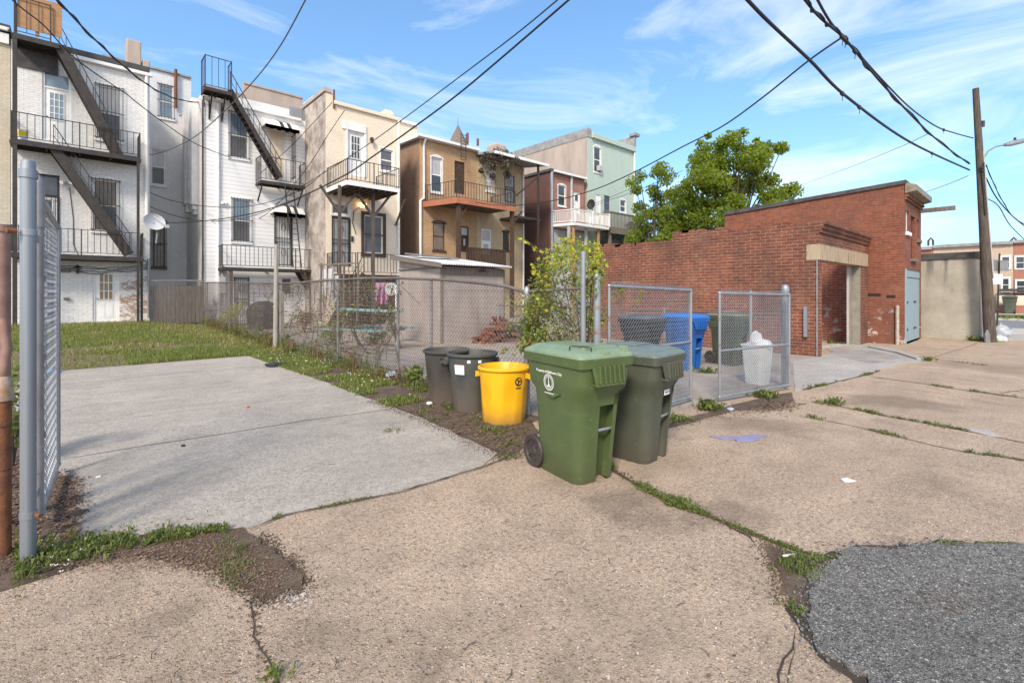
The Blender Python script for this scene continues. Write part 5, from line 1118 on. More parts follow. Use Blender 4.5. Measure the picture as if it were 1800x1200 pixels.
# long fence between the two yards
LX = 4.52
fz = [(4.69, 1.66), (5.15, 1.76), (6.5, 1.86), (8.1, 1.93), (9.6, 1.96), (11.9, 1.95), (15, 1.93), (21, 2.06), (27.6, 2.16)]
def ftop(y):
    for (a, za), (c, zc_) in zip(fz, fz[1:]):
        if y <= c: return za + (zc_ - za) * (y - a) / (c - a)
    return fz[-1][1]
def fgrd(y): return max(0, .30 * (y - 15) / 12)
lf = thing('chain_link_fence', 'long weathered chain link fence between the grassy yard and the shed yard', 'fence', (LX, 4.69, 0))
ys = [4.69 + (27.6 - 4.69) * i / 60 for i in range(61)]
chain(MB(), (LX, 4.69), (LX, 27.6), lambda t: .03 + fgrd(4.69 + 22.91 * t), lambda t: ftop(4.69 + 22.91 * t) - .01, .078, .0034).build('wire_mesh', m['wireoldfence'], lf)
MB().tube([(LX + .015 * math.sin(y), y, ftop(y)) for y in ys], .024, 8).build('top_rail', m['wireoldfence'], lf, smooth=50)
for u in (363, 402, 592, 697, 755):
    y = onx(LX, u).y; MB().tube([(LX + .03, y, 0), (LX + .03, y, ftop(y) + .03)], .03, 8).build('post', m['galvdull'], lf, smooth=50)
capped_post('post', (LX, 4.69, 0), 1.68, .042, 'galv', lf)
y = onx(LX, 492).y; wp = V((LX - .12, y, 0)); MB().tube([wp, wp + V((.02, 0, ftop(y) + 1.15))], [.07, .055], 9).box(wp.x + .1, wp.x + .22, y - .06, y + .06, 0, 1.7).build('wooden_pole', pm('silvered_wood', (.36, .33, .29), (.25, .22, .19), 4, .9, obj=False, streak=(5, 5, .6)), None, label='silvery wooden pole standing at the long fence in front of the white sided house', cat='pole')
# small return of the fence to the corner post with the vine
rf = thing('chain_link_fence', 'short chain link fence piece grown over by the vine, with a tall bare post', 'fence', (4.6, 3.8, 0))
chain(MB(), (LX, 4.64), (4.62, 3.82), lin(.03, .03), lin(1.66, 1.7), .065, .003).build('wire_mesh', m['galvdull'], rf)
capped_post('post', (4.62, 3.80, 0), 2.16, .034, 'galv', rf, None)
MB().tube([(LX, 4.66, 1.67), (4.62, 3.82, 1.71)], .02, 7).build('top_rail', m['wireoldfence'], rf)
# gate of two leaves in the alley fence
m['rustband'] = pm('dull_rusty_band', (.20, .12, .08), (.26, .25, .24), 9, .7, .2, obj=False)
def leaf(lab, a, c, zt0, zt1, mid=None, brace=False, zb=.09, mat='galv', p_=.058, r_=.0034):
    a, c = V((a[0], a[1], 0)), V((c[0], c[1], 0)); T = thing('chain_link_gate', lab, 'gate', a, group='chain link gate leaves')
    b = MB(); A0, A1, C0, C1 = a + V((0, 0, zb)), a + V((0, 0, zt0)), c + V((0, 0, zb)), c + V((0, 0, zt1))
    for s, e in ((A0, A1), (C0, C1), (A1, C1), (A0, C0)): b.tube([s, e], .021, 8)
    for p in (A0, A1, C0, C1): b.sphere(p, .027, 8, 5)
    if mid: b.tube([a.lerp(c, 0) + V((0, 0, mid)), c + V((0, 0, mid))], .019, 8)
    b.build('frame', m[mat], T, smooth=50)
    d = (c - a).normalized() * .03
    chain(MB(), a + d, c - d, lin(zb + .02, zb + .02), lin(zt0 + .045, zt1 + .045), p_, r_).build('wire_mesh', m['galv'], T)
    q = MB()
    for f_ in (.25, .5, .75):
        z = zb + (zt0 - zb) * f_; q.tube([a + V((0, 0, z - .02)), a + V((0, 0, z + .02))], .027, 8)
    q.tube([c + d * 1.6 + V((0, 0, zb)), c - d * 1.6 + V((0, 0, zt1))] if 0 else [c - d * 1.6 + V((0, 0, zb)), c - d * 1.6 + V((0, 0, zt1))], .006, 5); islands(q, 'tie_band', m['rustband'], T)
    return T
leaf('chain link gate leaf standing behind the dark wheelie bin', (4.95, 3.66), (6.87, 3.58), 1.74, 1.69, .92)
g2 = leaf('chain link gate leaf in front of the white bin', (7.19, 3.29), (9.02, 2.93), 1.65, 1.62, .78)
pz = (4.76, 3.70, 0); T = thing('gate_post', 'thick capped gate post beside the vine, rust stained', 'post', pz); capped_post('post', pz, 1.87, .047, 'galv', T); islands(MB().tube([(4.76, 3.7, 1.15), (4.76, 3.7, 1.22)], .05, 10).tube([(4.76, 3.7, 1.45), (4.76, 3.7, 1.5)], .05, 10), 'rusty_band', m['rustband'], T)
pz = (9.22, 3.06, 0); T = thing('gate_post', 'thick capped gate post at the right end of the gate, before the brick garage', 'post', pz); capped_post('post', pz, 1.74, .06, 'galv', T); islands(MB().tube([(9.22, 3.06, .5), (9.22, 3.06, .56)], .066, 10).tube([(9.22, 3.06, 1.3), (9.22, 3.06, 1.36)], .066, 10).bar((9.22, 3.0, .45), (9.05, 2.93, .45), .04, .05), 'hinge', m['galvdull'], T)
# low inner fence in front of the brick wall
lw = thing('chain_link_fence', 'low chain link fence with a rusty rail behind the bins, along the brick garage', 'fence', (10.6, 3.5, 0))
chain(MB(), (10.6, 3.5), (10.6, 12.5), lin(.05, .05), lin(1.2, 1.2), .075, .003).build('wire_mesh', m['galvdull'], lw)
MB().tube([(10.6, 3.5, 1.22), (10.6, 12.5, 1.24)], .022, 7).build('top_rail', m['wireoldfence'], lw)
for y in (3.5, 6.2, 9, 12.4): MB().tube([(10.6, y, 0), (10.6, y, 1.28)], .028, 8).build('post', m['galvdull'], lw)
T = thing('fence_post', 'lone thin steel post with a rounded top behind the right gate leaf', 'post', (9.75, 3.85, 0)); capped_post('post', (9.75, 3.85, 0), 1.64, .028, 'galv', T)
MB().tube([(9.75, 3.85, .6), (9.75, 3.85, .66)], .034, 8).build('band', m['rust'], T)

# open gate on the left
tb = at(66.5, 515, 3.32); tb.z = 0; lA = at(71, 515, 3.38); lB = at(101, 515, 4.36)
lg = leaf('tall chain link gate leaf swung open along the driveway edge', (lA.x, lA.y), (lB.x, lB.y), 2.30, 2.24, None, zb=.11, p_=.078, r_=.0022)
T = thing('gate_post', 'tall thick galvanised gate post with a cap, left of the driveway', 'post', (-.206, 4.17, 0))
fl = pm('ribbed_galvanised_post', (.30, .325, .35), (.20, .22, .245), 8, .45, .5, bump=.15, bsc=45, obj=True, streak=(2.5, 2.5, .03))
capped_post('post', (-.206, 4.17, 0), 2.40, .038, 'galv', T, 'cup'); T.children[0].data.materials[0] = fl
q = MB()
for z in (2.02, .30):
    c = V((-.206, 4.17, z)); e = V((tb.x, tb.y, z))
    q.tube([c - V((0, 0, .02)), c + V((0, 0, .02))], .042, 14).bar(c, e, .012, .045)
islands(q, 'hinge_band', m['galv'], T, smooth=40)
islands(MB().tube([V((-.206 - .05, 4.17 - .03, 2.02)), V((-.206 - .09, 4.17 - .05, 2.02))], .016, 8).tube([V((-.17, 4.13, .30)), V((-.15, 4.10, .30))], .012, 8), 'rusty_bolt', m['rust'], T)
T2 = thing('gate_frame_tube', 'thinner capped tube of the open gate standing beside the thick post', 'post', (tb.x, tb.y, 0))
capped_post('tube', (tb.x, tb.y, 0), 2.40, .027, 'galvdull', T2, 'ball', .12); islands(MB().tube([tb + V((0, 0, 2.1)), tb + V((0, 0, 2.4))], .036, 12).tube([tb + V((0, 0, .42)), tb + V((0, 0, .6))], .034, 12), 'sleeve', m['galvdull'], T2, smooth=40)
# rusty posts at the very left
p = at(5, 515, 3.02); p.z = 0; rp = thing('rusty_post', 'rust eaten steel post with a pale collar at the left edge', 'post', p)
MB().tube([p, p + V((0, 0, 1.02))], .04, 12).build('post', m['rust'], rp, smooth=40)
MB().tube([p + V((0, 0, .98)), p + V((0, 0, 1.0)), p + V((0, 0, 1.1)), p + V((0, 0, 1.13))], [.05, .052, .046, .03], 12).build('collar', pm('dirty_pale_metal', (.38, .33, .28), (.28, .13, .05), 12, .8, obj=False), rp, smooth=40)
MB().tube([p + V((0, 0, 1.12)), at(12, 610, 3.02), at(6, 560, 3.02)], .026, 10).build('pipe', m['pinkpipe'], rp, smooth=40)
islands(MB().tube([p + V((0, 0, .82)), p + V((0, 0, .825))], .043, 12).tube([p + V((0, 0, .55)), p + V((0, 0, .555))], .043, 12), 'wire_tie', m['iron'], rp)
p = at(3, 515, 3.4); p.z = 0; rp = thing('brown_post', 'faded pinkish brown fence post at the left edge', 'post', p)
MB().tube([p, p + V((0, 0, 2.08))], .047, 12).build('post', m['pinkpipe'], rp, smooth=40); MB().tube([p + V((0, 0, 2.08)), p + V((0, 0, 2.13))], .056, 12).build('cap', m['pinkpipe'], rp, smooth=40)

# plank screen and gate at the court
pl = thing('board_fence', 'grey board fence closing the gap between the two white houses', 'fence', (3.7, 27.3, .2))
b = MB(); rng = random.Random(8)
for i in range(13):
    x = 2.55 + i * .16; b.box(x, x + .15, 27.3, 27.33, .25, 2.0 + rng.uniform(-.05, .05))
b.build('boards', m['wood'], pl); MB().tube([(2.5, 27.2, 2.2), (4.6, 27.2, 2.25)], .03, 7).build('rail', m['galvdull'], pl)
chain(MB(), (2.5, 27.2), (4.6, 27.2), lin(.3, .2), lin(2.2, 2.25), .085, .004).build('wire_mesh', m['galvdull'], pl)

# ---------------------------------------------------------------- wheelie bins
def rrect(w, d, r, z, y0=0, notch=0, nw=(.46, .86), n=4):
    """rounded rectangle, front (-y) edge with a notch; constant vertex count"""
    pts = []; hw, hd = w / 2, d / 2
    for cx, cy, a0 in ((hw - r, -hd + r, -90), (hw - r, hd - r, 0), (-hw + r, hd - r, 90), (-hw + r, -hd + r, 180)):
        for i in range(n + 1):
            a = math.radians(a0 + 90 * i / n); pts.append(V((cx + r * math.cos(a), y0 + cy + r * math.sin(a), z)))
    xa, xb = -hw + w * nw[0], -hw + w * nw[1]; yf = y0 - hd; e = .012
    pts += [V((xa, yf, z)), V((xa + e, yf + notch, z)), V((xb - e, yf + notch, z)), V((xb, yf, z))]
    return pts
def text_mesh(s, size, name, mat, mtx, parent, extr=.0012):
    c = D.curves.new(name, 'FONT'); c.body = s; c.size = size; c.align_x = 'CENTER'; c.align_y = 'CENTER'; c.extrude = extr
    o = D.objects.new(name + '_curve', c); COL.objects.link(o); bpy.context.view_layer.update()
    me = D.meshes.new_from_object(o.evaluated_get(bpy.context.evaluated_depsgraph_get())); D.objects.remove(o)
    me.transform(mtx); me.materials.clear(); me.materials.append(mat); me.name = name
    o = D.objects.new(name, me); COL.objects.link(o); o.parent = parent; return o
white_print = pm('white_print', (.75, .75, .72), None, rough=.6)
def cart(label, loc, rz, cols, H=1.08, wt=.65, dt=.84, style=0, name='wheelie_bin', emblem=False, group='wheelie bins', notch=.1, tilt=None):
    T = thing(name, label, 'wheelie bin', loc, rz, group, local=True)
    body, lid = cols; h = H; k = wt / .65
    def S(z, w, d, r, y0=0, nt=0): return rrect(w * k, d * dt / .84, r, z * h / 1.08, y0, nt)
    secs = [S(0.0, .45, .56, .09, .02, notch), S(.015, .47, .58, .10, .02, notch), S(.25, .495, .61, .11, .015, notch), S(.60, .54, .66, .12, .005, notch), S(.645, .545, .665, .12, .003, notch * .75), S(.655, .548, .67, .12, .002, 0),
            S(.735, .56, .685, .12, 0, 0), S(.80, .60, .75, .09, -.005, 0), S(.86, .61, .765, .08, -.005, 0), S(.985, .625, .79, .06, -.005, 0), S(.99, .66, .83, .05, -.005, 0), S(1.06, .672, .845, .05, -.005, 0), S(1.065, .65, .82, .05, -.005, 0)]
    MB().loft(secs).build('body', body, T, smooth=32)
    # lid: lipped plate, inner panel, crowned top
    L = [S(1.062, .655, .83, .05, -.0, 0), S(1.066, .665, .835, .05, 0, 0), S(1.085, .66, .83, .05, 0, 0), S(1.1, .63, .79, .06, 0, 0), S(1.112, .60, .75, .07, 0, 0), S(1.114, .57, .72, .06, .0, 0), S(1.135, .50, .66, .07, .02, 0), S(1.145, .34, .5, .08, .04, 0)]
    lo = MB().loft(L).build('lid', lid, T, smooth=30)
    z1 = 1.10 * h / 1.08
    if style == 0:
        q = MB(); q.obox((0, -.02, z1 + .035), V((.2 * k, 0, 0)), V((0, .3, -.004)), V((0, 0, .012))); q.build('raised_panel', lid, lo, bev=.01)
        q = MB(); x = -.27 * k; yy = -.31 * dt / .84
        q.tube([(x, yy + .1, z1 - .03), (x, yy + .1, z1 + .055), (x + .02, yy + .08, z1 + .06), (x + .1, yy - .02, z1 + .06), (x + .12, yy - .04, z1 + .05), (x + .12, yy - .04, z1 - .03)], .006, 6); q.build('wire_bail', m['iron'], lo)
        MB().box(.2 * k, .26 * k, -.4 * dt / .84, -.34 * dt / .84, z1 - .02, z1 + .05).box(-.06, .02, -.41 * dt / .84, -.37 * dt / .84, z1 - .02, z1 + .02).build('latch', lid, lo, bev=.006)
    else:
        q = MB(); q.obox((0, -.1, z1 + .03), V((.24 * k, 0, 0)), V((0, .26, .014)), V((0, 0, .010))).obox((0, .0, z1 + .05), V((.15 * k, 0, 0)), V((0, .1, 0)), V((0, 0, .01))); q.build('raised_panel', lid, lo, bev=.008)
    # flared lift lip with ribs at the front
    yf = -.5 * .79 * dt / .84 - .004; zl = .985 * h / 1.08; q = MB(); w2 = .20 * k; tw_ = .14 * k
    q.extr([(-w2, yf - .02, zl + .03), (w2, yf - .02, zl + .03), (tw_ + .03, yf - .045, zl - .13), (-tw_ - .03, yf - .045, zl - .13)], (0, .02, 0))
    q.box(-tw_ - .03, tw_ + .03, yf - .055, yf + .03, zl - .148, zl - .128)
    for i in range(6): x = -tw_ + 2 * tw_ * i / 5; q.obox((x, yf - .045, zl - .05), V((.006, 0, 0)), V((0, .02, 0)), V((0, .006, .075)))
    q.build('lift_lip', body, T, bev=.004)
    xa, xb = (-.5 + .46) * .51 * k, (-.5 + .86) * .51 * k; yb = -.5 * .63 * dt / .84 + .03; zb = .44 * h / 1.08
    if notch: MB().tube([(xa - .01, yb, zb), (xb + .01, yb, zb)], .014, 10).build('lift_bar', m['galv'], T, smooth=50)
    yr = .5 * .84 * dt / .84; q = MB()
    q.tube([(-.24 * k, yr + .055, 1.03 * h / 1.08), (.24 * k, yr + .055, 1.03 * h / 1.08)], .016, 8)
    for x in (-.24, -.08, .08, .24): q.box(x * k - .015, x * k + .015, yr - .06, yr + .055, 1.015 * h / 1.08, 1.05 * h / 1.08)
    q.build('handle', body, T, bev=.004)
    q = MB(); z = .74 * h / 1.08
    for sx in (-1,): q.loft([[V((sx * (.28 * k + o_), a, b_)) for a, b_ in ((-.12, z), (.06, z + .008), (.06, z - .03), (-.02, z - .045))] for o_ in (-.02, .022)])
    q.build('side_rib', body, T, bev=.004)
    R = .15; yw = .5 * .58 * dt / .84 + .04
    for sx in (-1, 1):
        xw_ = sx * (.2 * k + .045); q = MB(); secs = []; N = 28
        for r_, o_ in ((.02, .02), (.035, .022), (.045, .012), (.10, .010), (.108, .024), (R - .006, .026), (R, .016), (R, -.016), (R - .006, -.026), (.05, -.026)):
            secs.append([V((xw_ + sx * o_, yw + r_ * math.cos(6.28318 * i / N) * (1 + (.02 if r_ == R and i % 2 else 0)), R + .0 + r_ * math.sin(6.28318 * i / N) * (1 + (.02 if r_ == R and i % 2 else 0)))) for i in range(N)])
        q.loft(secs); 
        for j in range(6):
            a = j * math.pi / 3 + .3; q.obox((xw_ + sx * .013, yw + .07 * math.cos(a), R + .07 * math.sin(a)), V((.006, 0, 0)), V((0, .034 * math.cos(a), .034 * math.sin(a))), V((0, -.006 * math.sin(a), .006 * math.cos(a))))
        q.build('wheel', m['rubber'], T, smooth=35)
    MB().tube([(-.24 * k, yw, R), (.24 * k, yw, R)], .012, 8).build('axle', m['galvdull'], T)
    if emblem:
        xs = -.5 * .615 * k - .006; slope = .0145 / .125 / 2
        EM = 1.3
        def mt(y, z): return Matrix.Translation((xs - (z - .92) * .06 * k, y, z)) @ Matrix(((0, -.06, -1, 0), (-1, 0, 0, 0), (0, 1, -.06, 0), (0, 0, 0, 1)))
        y0, z0 = .03, .852
        text_mesh('Property of Baltimore City', .034, 'lettering', white_print, mt(y0 - .005, z0 + .092), T)
        q = MB(); nn = 28
        def ringp(r, a):
            r *= EM; return V((xs - (z0 + r * math.sin(a) - .92) * .06, y0 - r * math.cos(a), z0 + r * math.sin(a)))
        for r0, r1 in ((.052, .057), (.036, .039)):
            vs = [ringp(r, 6.28318 * i / nn) for r in (r0, r1) for i in range(nn)]; q.add(vs, [(i, (i + 1) % nn, nn + (i + 1) % nn, nn + i) for i in range(nn)])
        for i in range(22):
            a = 6.28318 * i / 22 + .1; a2 = a + .13; q.add([ringp(.042, a), ringp(.049, a), ringp(.049, a2), ringp(.042, a2)], [(0, 3, 2, 1)])
        def fp(a, c):
            a *= EM; c *= EM; return V((xs - .0005 - (z0 + c - .92) * .06, y0 - a, z0 + c))
        q.add([fp(-.0045, -.012), fp(.0045, -.012), fp(.003, .03), fp(-.003, .03)], [(0, 1, 2, 3)]).add([fp(-.013, -.026), fp(.013, -.026), fp(.006, -.011), fp(-.006, -.011)], [(0, 1, 2, 3)]).add([fp(-.004, .03), fp(.004, .03), fp(0, .036)], [(0, 1, 2)]).add([fp(-.02, -.03), fp(.02, -.03), fp(.02, -.026), fp(-.02, -.026)], [(0, 1, 2, 3)])
        q.add([fp(-.052, -.078), fp(.052, -.078), fp(.052, -.073), fp(-.052, -.073)], [(0, 1, 2, 3)]); q.build('emblem', white_print, T)
    return T
def cartmat(name, c, c2, dirt, rough, amt=.6):
    s = NT(name); o = s.oc(); sp = s.n('ShaderNodeSeparateXYZ'); s.l(o, sp.inputs[0])
    c_ = s.mix(s.ramp(s.noise(2.2, 6, .65, o), [(.35, 0), (.68, 1)]), c, c2)
    low = s.ramp(s.math('ADD', sp.outputs[2], s.math('MULTIPLY', s.noise(5, 5, .7, o), .7)), [(.25, amt), (.85, 0)]); c_ = s.mix(low, c_, dirt)
    stv = s.ramp(s.noise(7, 5, .6, s.vscale(o, (1, 1, .1))), [(.52, 0), (.75, amt * .7)]); c_ = s.mix(stv, c_, dirt)
    scr = s.ramp(s.noise(26, 4, .7, s.vscale(o, (.5, .5, 1.6)), dist=1.2), [(.63, 0), (.67, .6)]); c_ = s.mix(scr, c_, tuple(min(.8, i * 2.2 + .03) for i in c))
    s.col(c_); s.inp(s.b, 'Roughness', s.ramp(s.noise(6, 5, .7, o), [(.3, rough - .08), (.7, rough + .18)])); s.bump(s.noise(140, 3, .6, o), .08, .01); return s.mat
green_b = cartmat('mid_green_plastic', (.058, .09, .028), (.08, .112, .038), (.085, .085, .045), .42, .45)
green_l = cartmat('green_lid_plastic', (.15, .22, .12), (.24, .29, .20), (.12, .14, .09), .3, .4)  # weathered lid; its pale tone also paints in the sky's sheen
dark_b = cartmat('dirty_dark_green_plastic', (.052, .062, .042), (.075, .08, .056), (.12, .095, .07), .5, .4)
dark_l = cartmat('grey_green_lid_plastic', (.15, .185, .16), (.10, .125, .11), (.14, .12, .095), .36, .4)
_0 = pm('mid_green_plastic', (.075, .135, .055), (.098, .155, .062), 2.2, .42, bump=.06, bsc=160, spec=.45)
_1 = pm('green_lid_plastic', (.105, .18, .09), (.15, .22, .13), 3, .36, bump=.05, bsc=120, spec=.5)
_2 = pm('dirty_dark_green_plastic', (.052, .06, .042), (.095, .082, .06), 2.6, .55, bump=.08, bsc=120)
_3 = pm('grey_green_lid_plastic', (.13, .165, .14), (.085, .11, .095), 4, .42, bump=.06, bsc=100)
blue_b = pm('blue_plastic', (.012, .085, .30), (.02, .11, .36), 2, .4); blue_l = pm('blue_lid_plastic', (.02, .14, .45), None, rough=.38)
black_b = pm('faded_black_plastic', (.018, .02, .02), (.03, .032, .03), 3, .5); black_l = pm('faded_black_lid_plastic', (.10, .105, .105), (.06, .062, .062), 4, .4)
old_b = pm('old_green_plastic', (.035, .05, .02), (.065, .08, .034), 2, .5)
RZ = math.radians(-9.5)
def place(corner_px, z, w_, d_, rz):
    c = gr(*corner_px, z); X = V((math.cos(rz), math.sin(rz), 0)); Y = V((-math.sin(rz), math.cos(rz), 0)); p = c + X * w_ / 2 + Y * d_ / 2; return (p.x, p.y, 0)
_q = V(place((1018, 630), 1.1, .62, .86, RZ)) - FW * .13
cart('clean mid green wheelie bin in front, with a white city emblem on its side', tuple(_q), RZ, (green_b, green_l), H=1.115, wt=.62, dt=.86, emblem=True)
R2 = math.radians(4)
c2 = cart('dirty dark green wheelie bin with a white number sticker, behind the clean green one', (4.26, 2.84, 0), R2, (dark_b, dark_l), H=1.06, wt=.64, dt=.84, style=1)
# sticker with the house number on its front
yy = -.341
st = MB().box(-.02, .08, yy - .008, yy - .002, .655, .705).build('number_sticker', white_print, c2)
text_mesh('801-215', .021, 'number', m['iron'], Matrix.Translation((.03, yy - .0085, .68)) @ Matrix.Rotation(math.pi / 2, 4, 'X'), st)
RB = math.radians(-12)
cart('black wheelie bin behind the left gate leaf, left of the blue one', (gr(1128, 650).x, gr(1128, 650).y, 0), RB, (black_b, black_l), H=1.12, style=1)
cart('blue wheelie bin behind the gate', (gr(1203, 648).x, gr(1203, 648).y, 0), RB, (blue_b, blue_l), H=1.14, style=1)
cart('old green wheelie bin behind the right gate leaf, right of the blue one', (gr(1282, 640).x, gr(1282, 640).y, 0), RB, (old_b, pm('pale_green_lid', (.20, .22, .17), (.14, .16, .11), 3, .5)), H=1.15, style=1)
b2 = V(gr(1203, 648)); 
cart('far grey wheelie bin against the garden wall across the street', (onx(51.4, 1775).x, onx(51.4, 1775).y, .13), math.radians(90), (dark_b, dark_b), H=1.25, wt=.8, dt=.9, notch=0)

# ---------------------------------------------------------------- round bins
def roundbin(label, p, H, R0, R1, mat, inner, ang=0, kind='gray'):
    T = thing('round_bin', label, 'rubbish bin', p, ang, 'round rubbish bins', local=True); N = 64; secs = []
    def ring(r, z, fl=0): return [V((r * math.cos(a) * (1 + fl * pf(a)), r * math.sin(a) * (1 + fl * pf(a)), z)) for a in [6.28318 * i / N for i in range(N)]]
    def pf(a): s = math.cos(a * 6); return -1 if s > .35 else 0
    def rad(t): return R0 + (R1 - R0) * t
    for t, fl in ((0, 0), (.01, .034), (.02, .036), (.35, .036), (.62, .036), (.66, 0), (.9, 0), (.905, .0)): secs.append(ring(rad(t) + (0 if t else -.01), H * t, fl))
    secs += [ring(rad(.93), H * .93), ring(R1 + .012, H * .94), ring(R1 + .022, H * .955), ring(R1 + .022, H * .985), ring(R1 + .012, H), ring(R1 - .004, H)]
    MB().loft(secs, True, False).build('body', mat, T, smooth=28)
    secs = [ring(R1 - .004, H), ring(R1 - .012, H * .985), ring(rad(.5) - .014, H * .5), ring(R0 - .014, .03)]
    MB().loft(secs, False, True).build('inside', inner, T, smooth=40)
    for s in (0, math.pi):
        q = MB(); c, sn = math.cos(s), math.sin(s); r = rad(.88)
        def pt(rr, w, z): return V((c * rr - sn * w, sn * rr + c * w, z))
        q.extr([pt(r, -.09, H * .90), pt(r + .055, -.085, H * .89), pt(r + .05, -.075, H * .80), pt(r - .01, -.07, H * .80)], pt(0, .014, 0)).extr([pt(r, .076, H * .90), pt(r + .055, .071, H * .89), pt(r + .05, .061, H * .80), pt(r - .01, .056, H * .80)], pt(0, .014, 0)).obox(pt(r + .045, 0, H * .82), pt(.012, 0, 0), pt(0, .075, 0), V((0, 0, .022)))
        q.build('handle', mat, T, bev=.005)
    return T
yel = NT('yellow_plastic_dirty_foot'); f_ = yel.ramp(yel.noise(4, 6, .7, yel.oc()), [(.4, 0), (.7, .25)])
sp = yel.n('ShaderNodeSeparateXYZ'); yel.l(yel.oc(), sp.inputs[0]); dz_ = yel.ramp(yel.math('ADD', sp.outputs[2], yel.math('MULTIPLY', yel.noise(6, 4, .6, yel.oc()), .22)), [(.12, .75), (.36, 0)])
yel.col(yel.mix(dz_, yel.mix(f_, (.78, .40, .006), (.62, .30, .006)), (.22, .13, .05))); yel.b.inputs['Roughness'].default_value = .42
def gbin(nm, c):
    s = NT(nm); sp = s.n('ShaderNodeSeparateXYZ'); s.l(s.oc(), sp.inputs[0])
    dz_ = s.ramp(s.math('ADD', sp.outputs[2], s.math('MULTIPLY', s.noise(5, 5, .7, s.oc()), .5)), [(.15, .85), (.75, .0)])
    s.col(s.mix(dz_, s.mix(s.ramp(s.noise(3, 5, .7, s.oc()), [(.4, 0), (.7, 1)]), c, tuple(i * 1.5 for i in c)), (.12, .085, .06))); s.b.inputs['Roughness'].default_value = .55; return s.mat
ga, gb_ = gbin('dirty_charcoal_plastic', (.038, .033, .029)), gbin('worn_grey_plastic', (.05, .053, .048))
ins = pm('dark_bin_inside', (.05, .048, .045), (.08, .07, .06), 4, .6)
roundbin('dirty charcoal round bin, leftmost of the three in the dirt strip', gr(786, 706), .80, .265, .34, ga, ins, .9)
B2 = roundbin('worn grey round bin with a white sticker, between the charcoal and yellow bins', gr(830, 718), .81, .27, .345, gb_, ins, 2.5)
# sticker and clips facing the camera
def onbin(T, a, z, w_, h_, R, mat, name, curve=6):
    q = MB(); vs = []
    for i in range(curve + 1):
        aa = a + (i / curve - .5) * w_ / R
        vs += [V((R * math.cos(aa), R * math.sin(aa), z - h_ / 2)), V(((R + h_ * .09) * math.cos(aa), (R + h_ * .09) * math.sin(aa), z + h_ / 2))]
    q.add(vs, [(2 * i, 2 * i + 2, 2 * i + 3, 2 * i + 1) for i in range(curve)]); return q.build(name, mat, T)
def cam_angle(T, off=0):
    c = T.location; return math.atan2(-c.y, -c.x) - T.rotation_euler.z + off
a_ = cam_angle(B2); onbin(B2, a_ - .55, .60, .15, .13, .334, white_print, 'sticker'); onbin(B2, a_ - .55, .655, .13, .04, .3395, pm('red_print', (.35, .08, .05)), 'sticker_print')
for k in (-.13, .3): onbin(B2, a_ + k, .715, .045, .04, .349, white_print, 'clip')
Y_ = roundbin('yellow round bin with a black round emblem, beside the green wheelie bin', gr(886, 738), .71, .275, .32, yel.mat, yel.mat, 2.1)
a_ = cam_angle(Y_); q = MB(); Rr = .316; nn = 20
def yp(da, dz, lift=0): aa = a_ + .62 + da / Rr; z = .545 + dz; R_ = .275 + .045 * z / .71 + .006 + lift; return V((R_ * math.cos(aa), R_ * math.sin(aa), z))
vs = [yp(0, 0, .001)] + [yp(.055 * math.cos(6.28318 * i / nn), .055 * math.sin(6.28318 * i / nn)) for i in range(nn)]
q.add(vs, [(0, i + 1, (i + 1) % nn + 1) for i in range(nn)]); q.build('emblem', m['brownwood'], Y_)
q = MB()
for j in range(3):                                          # three chasing arrows
    a0 = j * 2.094 + .5; pr = lambda r, a: yp(r * math.cos(a), r * math.sin(a), .004)
    q.add([pr(.022, a0), pr(.036, a0), pr(.038, a0 + .5), pr(.036, a0 + 1.0), pr(.022, a0 + 1.0), pr(.02, a0 + .5)], [(0, 1, 2, 3, 4, 5)]).add([pr(.014, a0 + 1.0), pr(.044, a0 + 1.0), pr(.028, a0 + 1.5)], [(0, 1, 2)])
q.build('emblem_arrows', yel.mat, Y_)
onbin(Y_, a_ + .62, .465, .08, .014, .311, m['brownwood'], 'emblem_caption')
# white bin with a bag behind the right gate leaf
p = gr(1331, 674); WB = thing('square_bin', 'white tapered square bin with a white bag hanging out, behind the right gate leaf', 'rubbish bin', p, RB, 'square bins', local=True)
MB().loft([rrect(.30, .30, .04, 0), rrect(.31, .31, .04, .02), rrect(.40, .40, .05, .68), rrect(.43, .43, .05, .69), rrect(.43, .43, .05, .72), rrect(.40, .40, .05, .725)]).build('body', pm('white_bin_plastic', (.66, .66, .64), (.52, .52, .50), 4, .5), WB, smooth=35)
WB['group'] = 'round rubbish bins'; del WB['group']
cb = thing('bin_bag', 'crumpled white bag spilling from the white square bin', 'bag', (p.x, p.y, .71)); bag(cb, V((p.x + .06, p.y - .03, .62)), .2, whitebag, 9, .55)
MB().tube([V((p.x - .03, p.y, .78)), V((p.x - .06, p.y, .9)), V((p.x - .0, p.y + .03, .94))], [.12, .09, .03], 8).build('gathered_top', whitebag, cb, smooth=50)
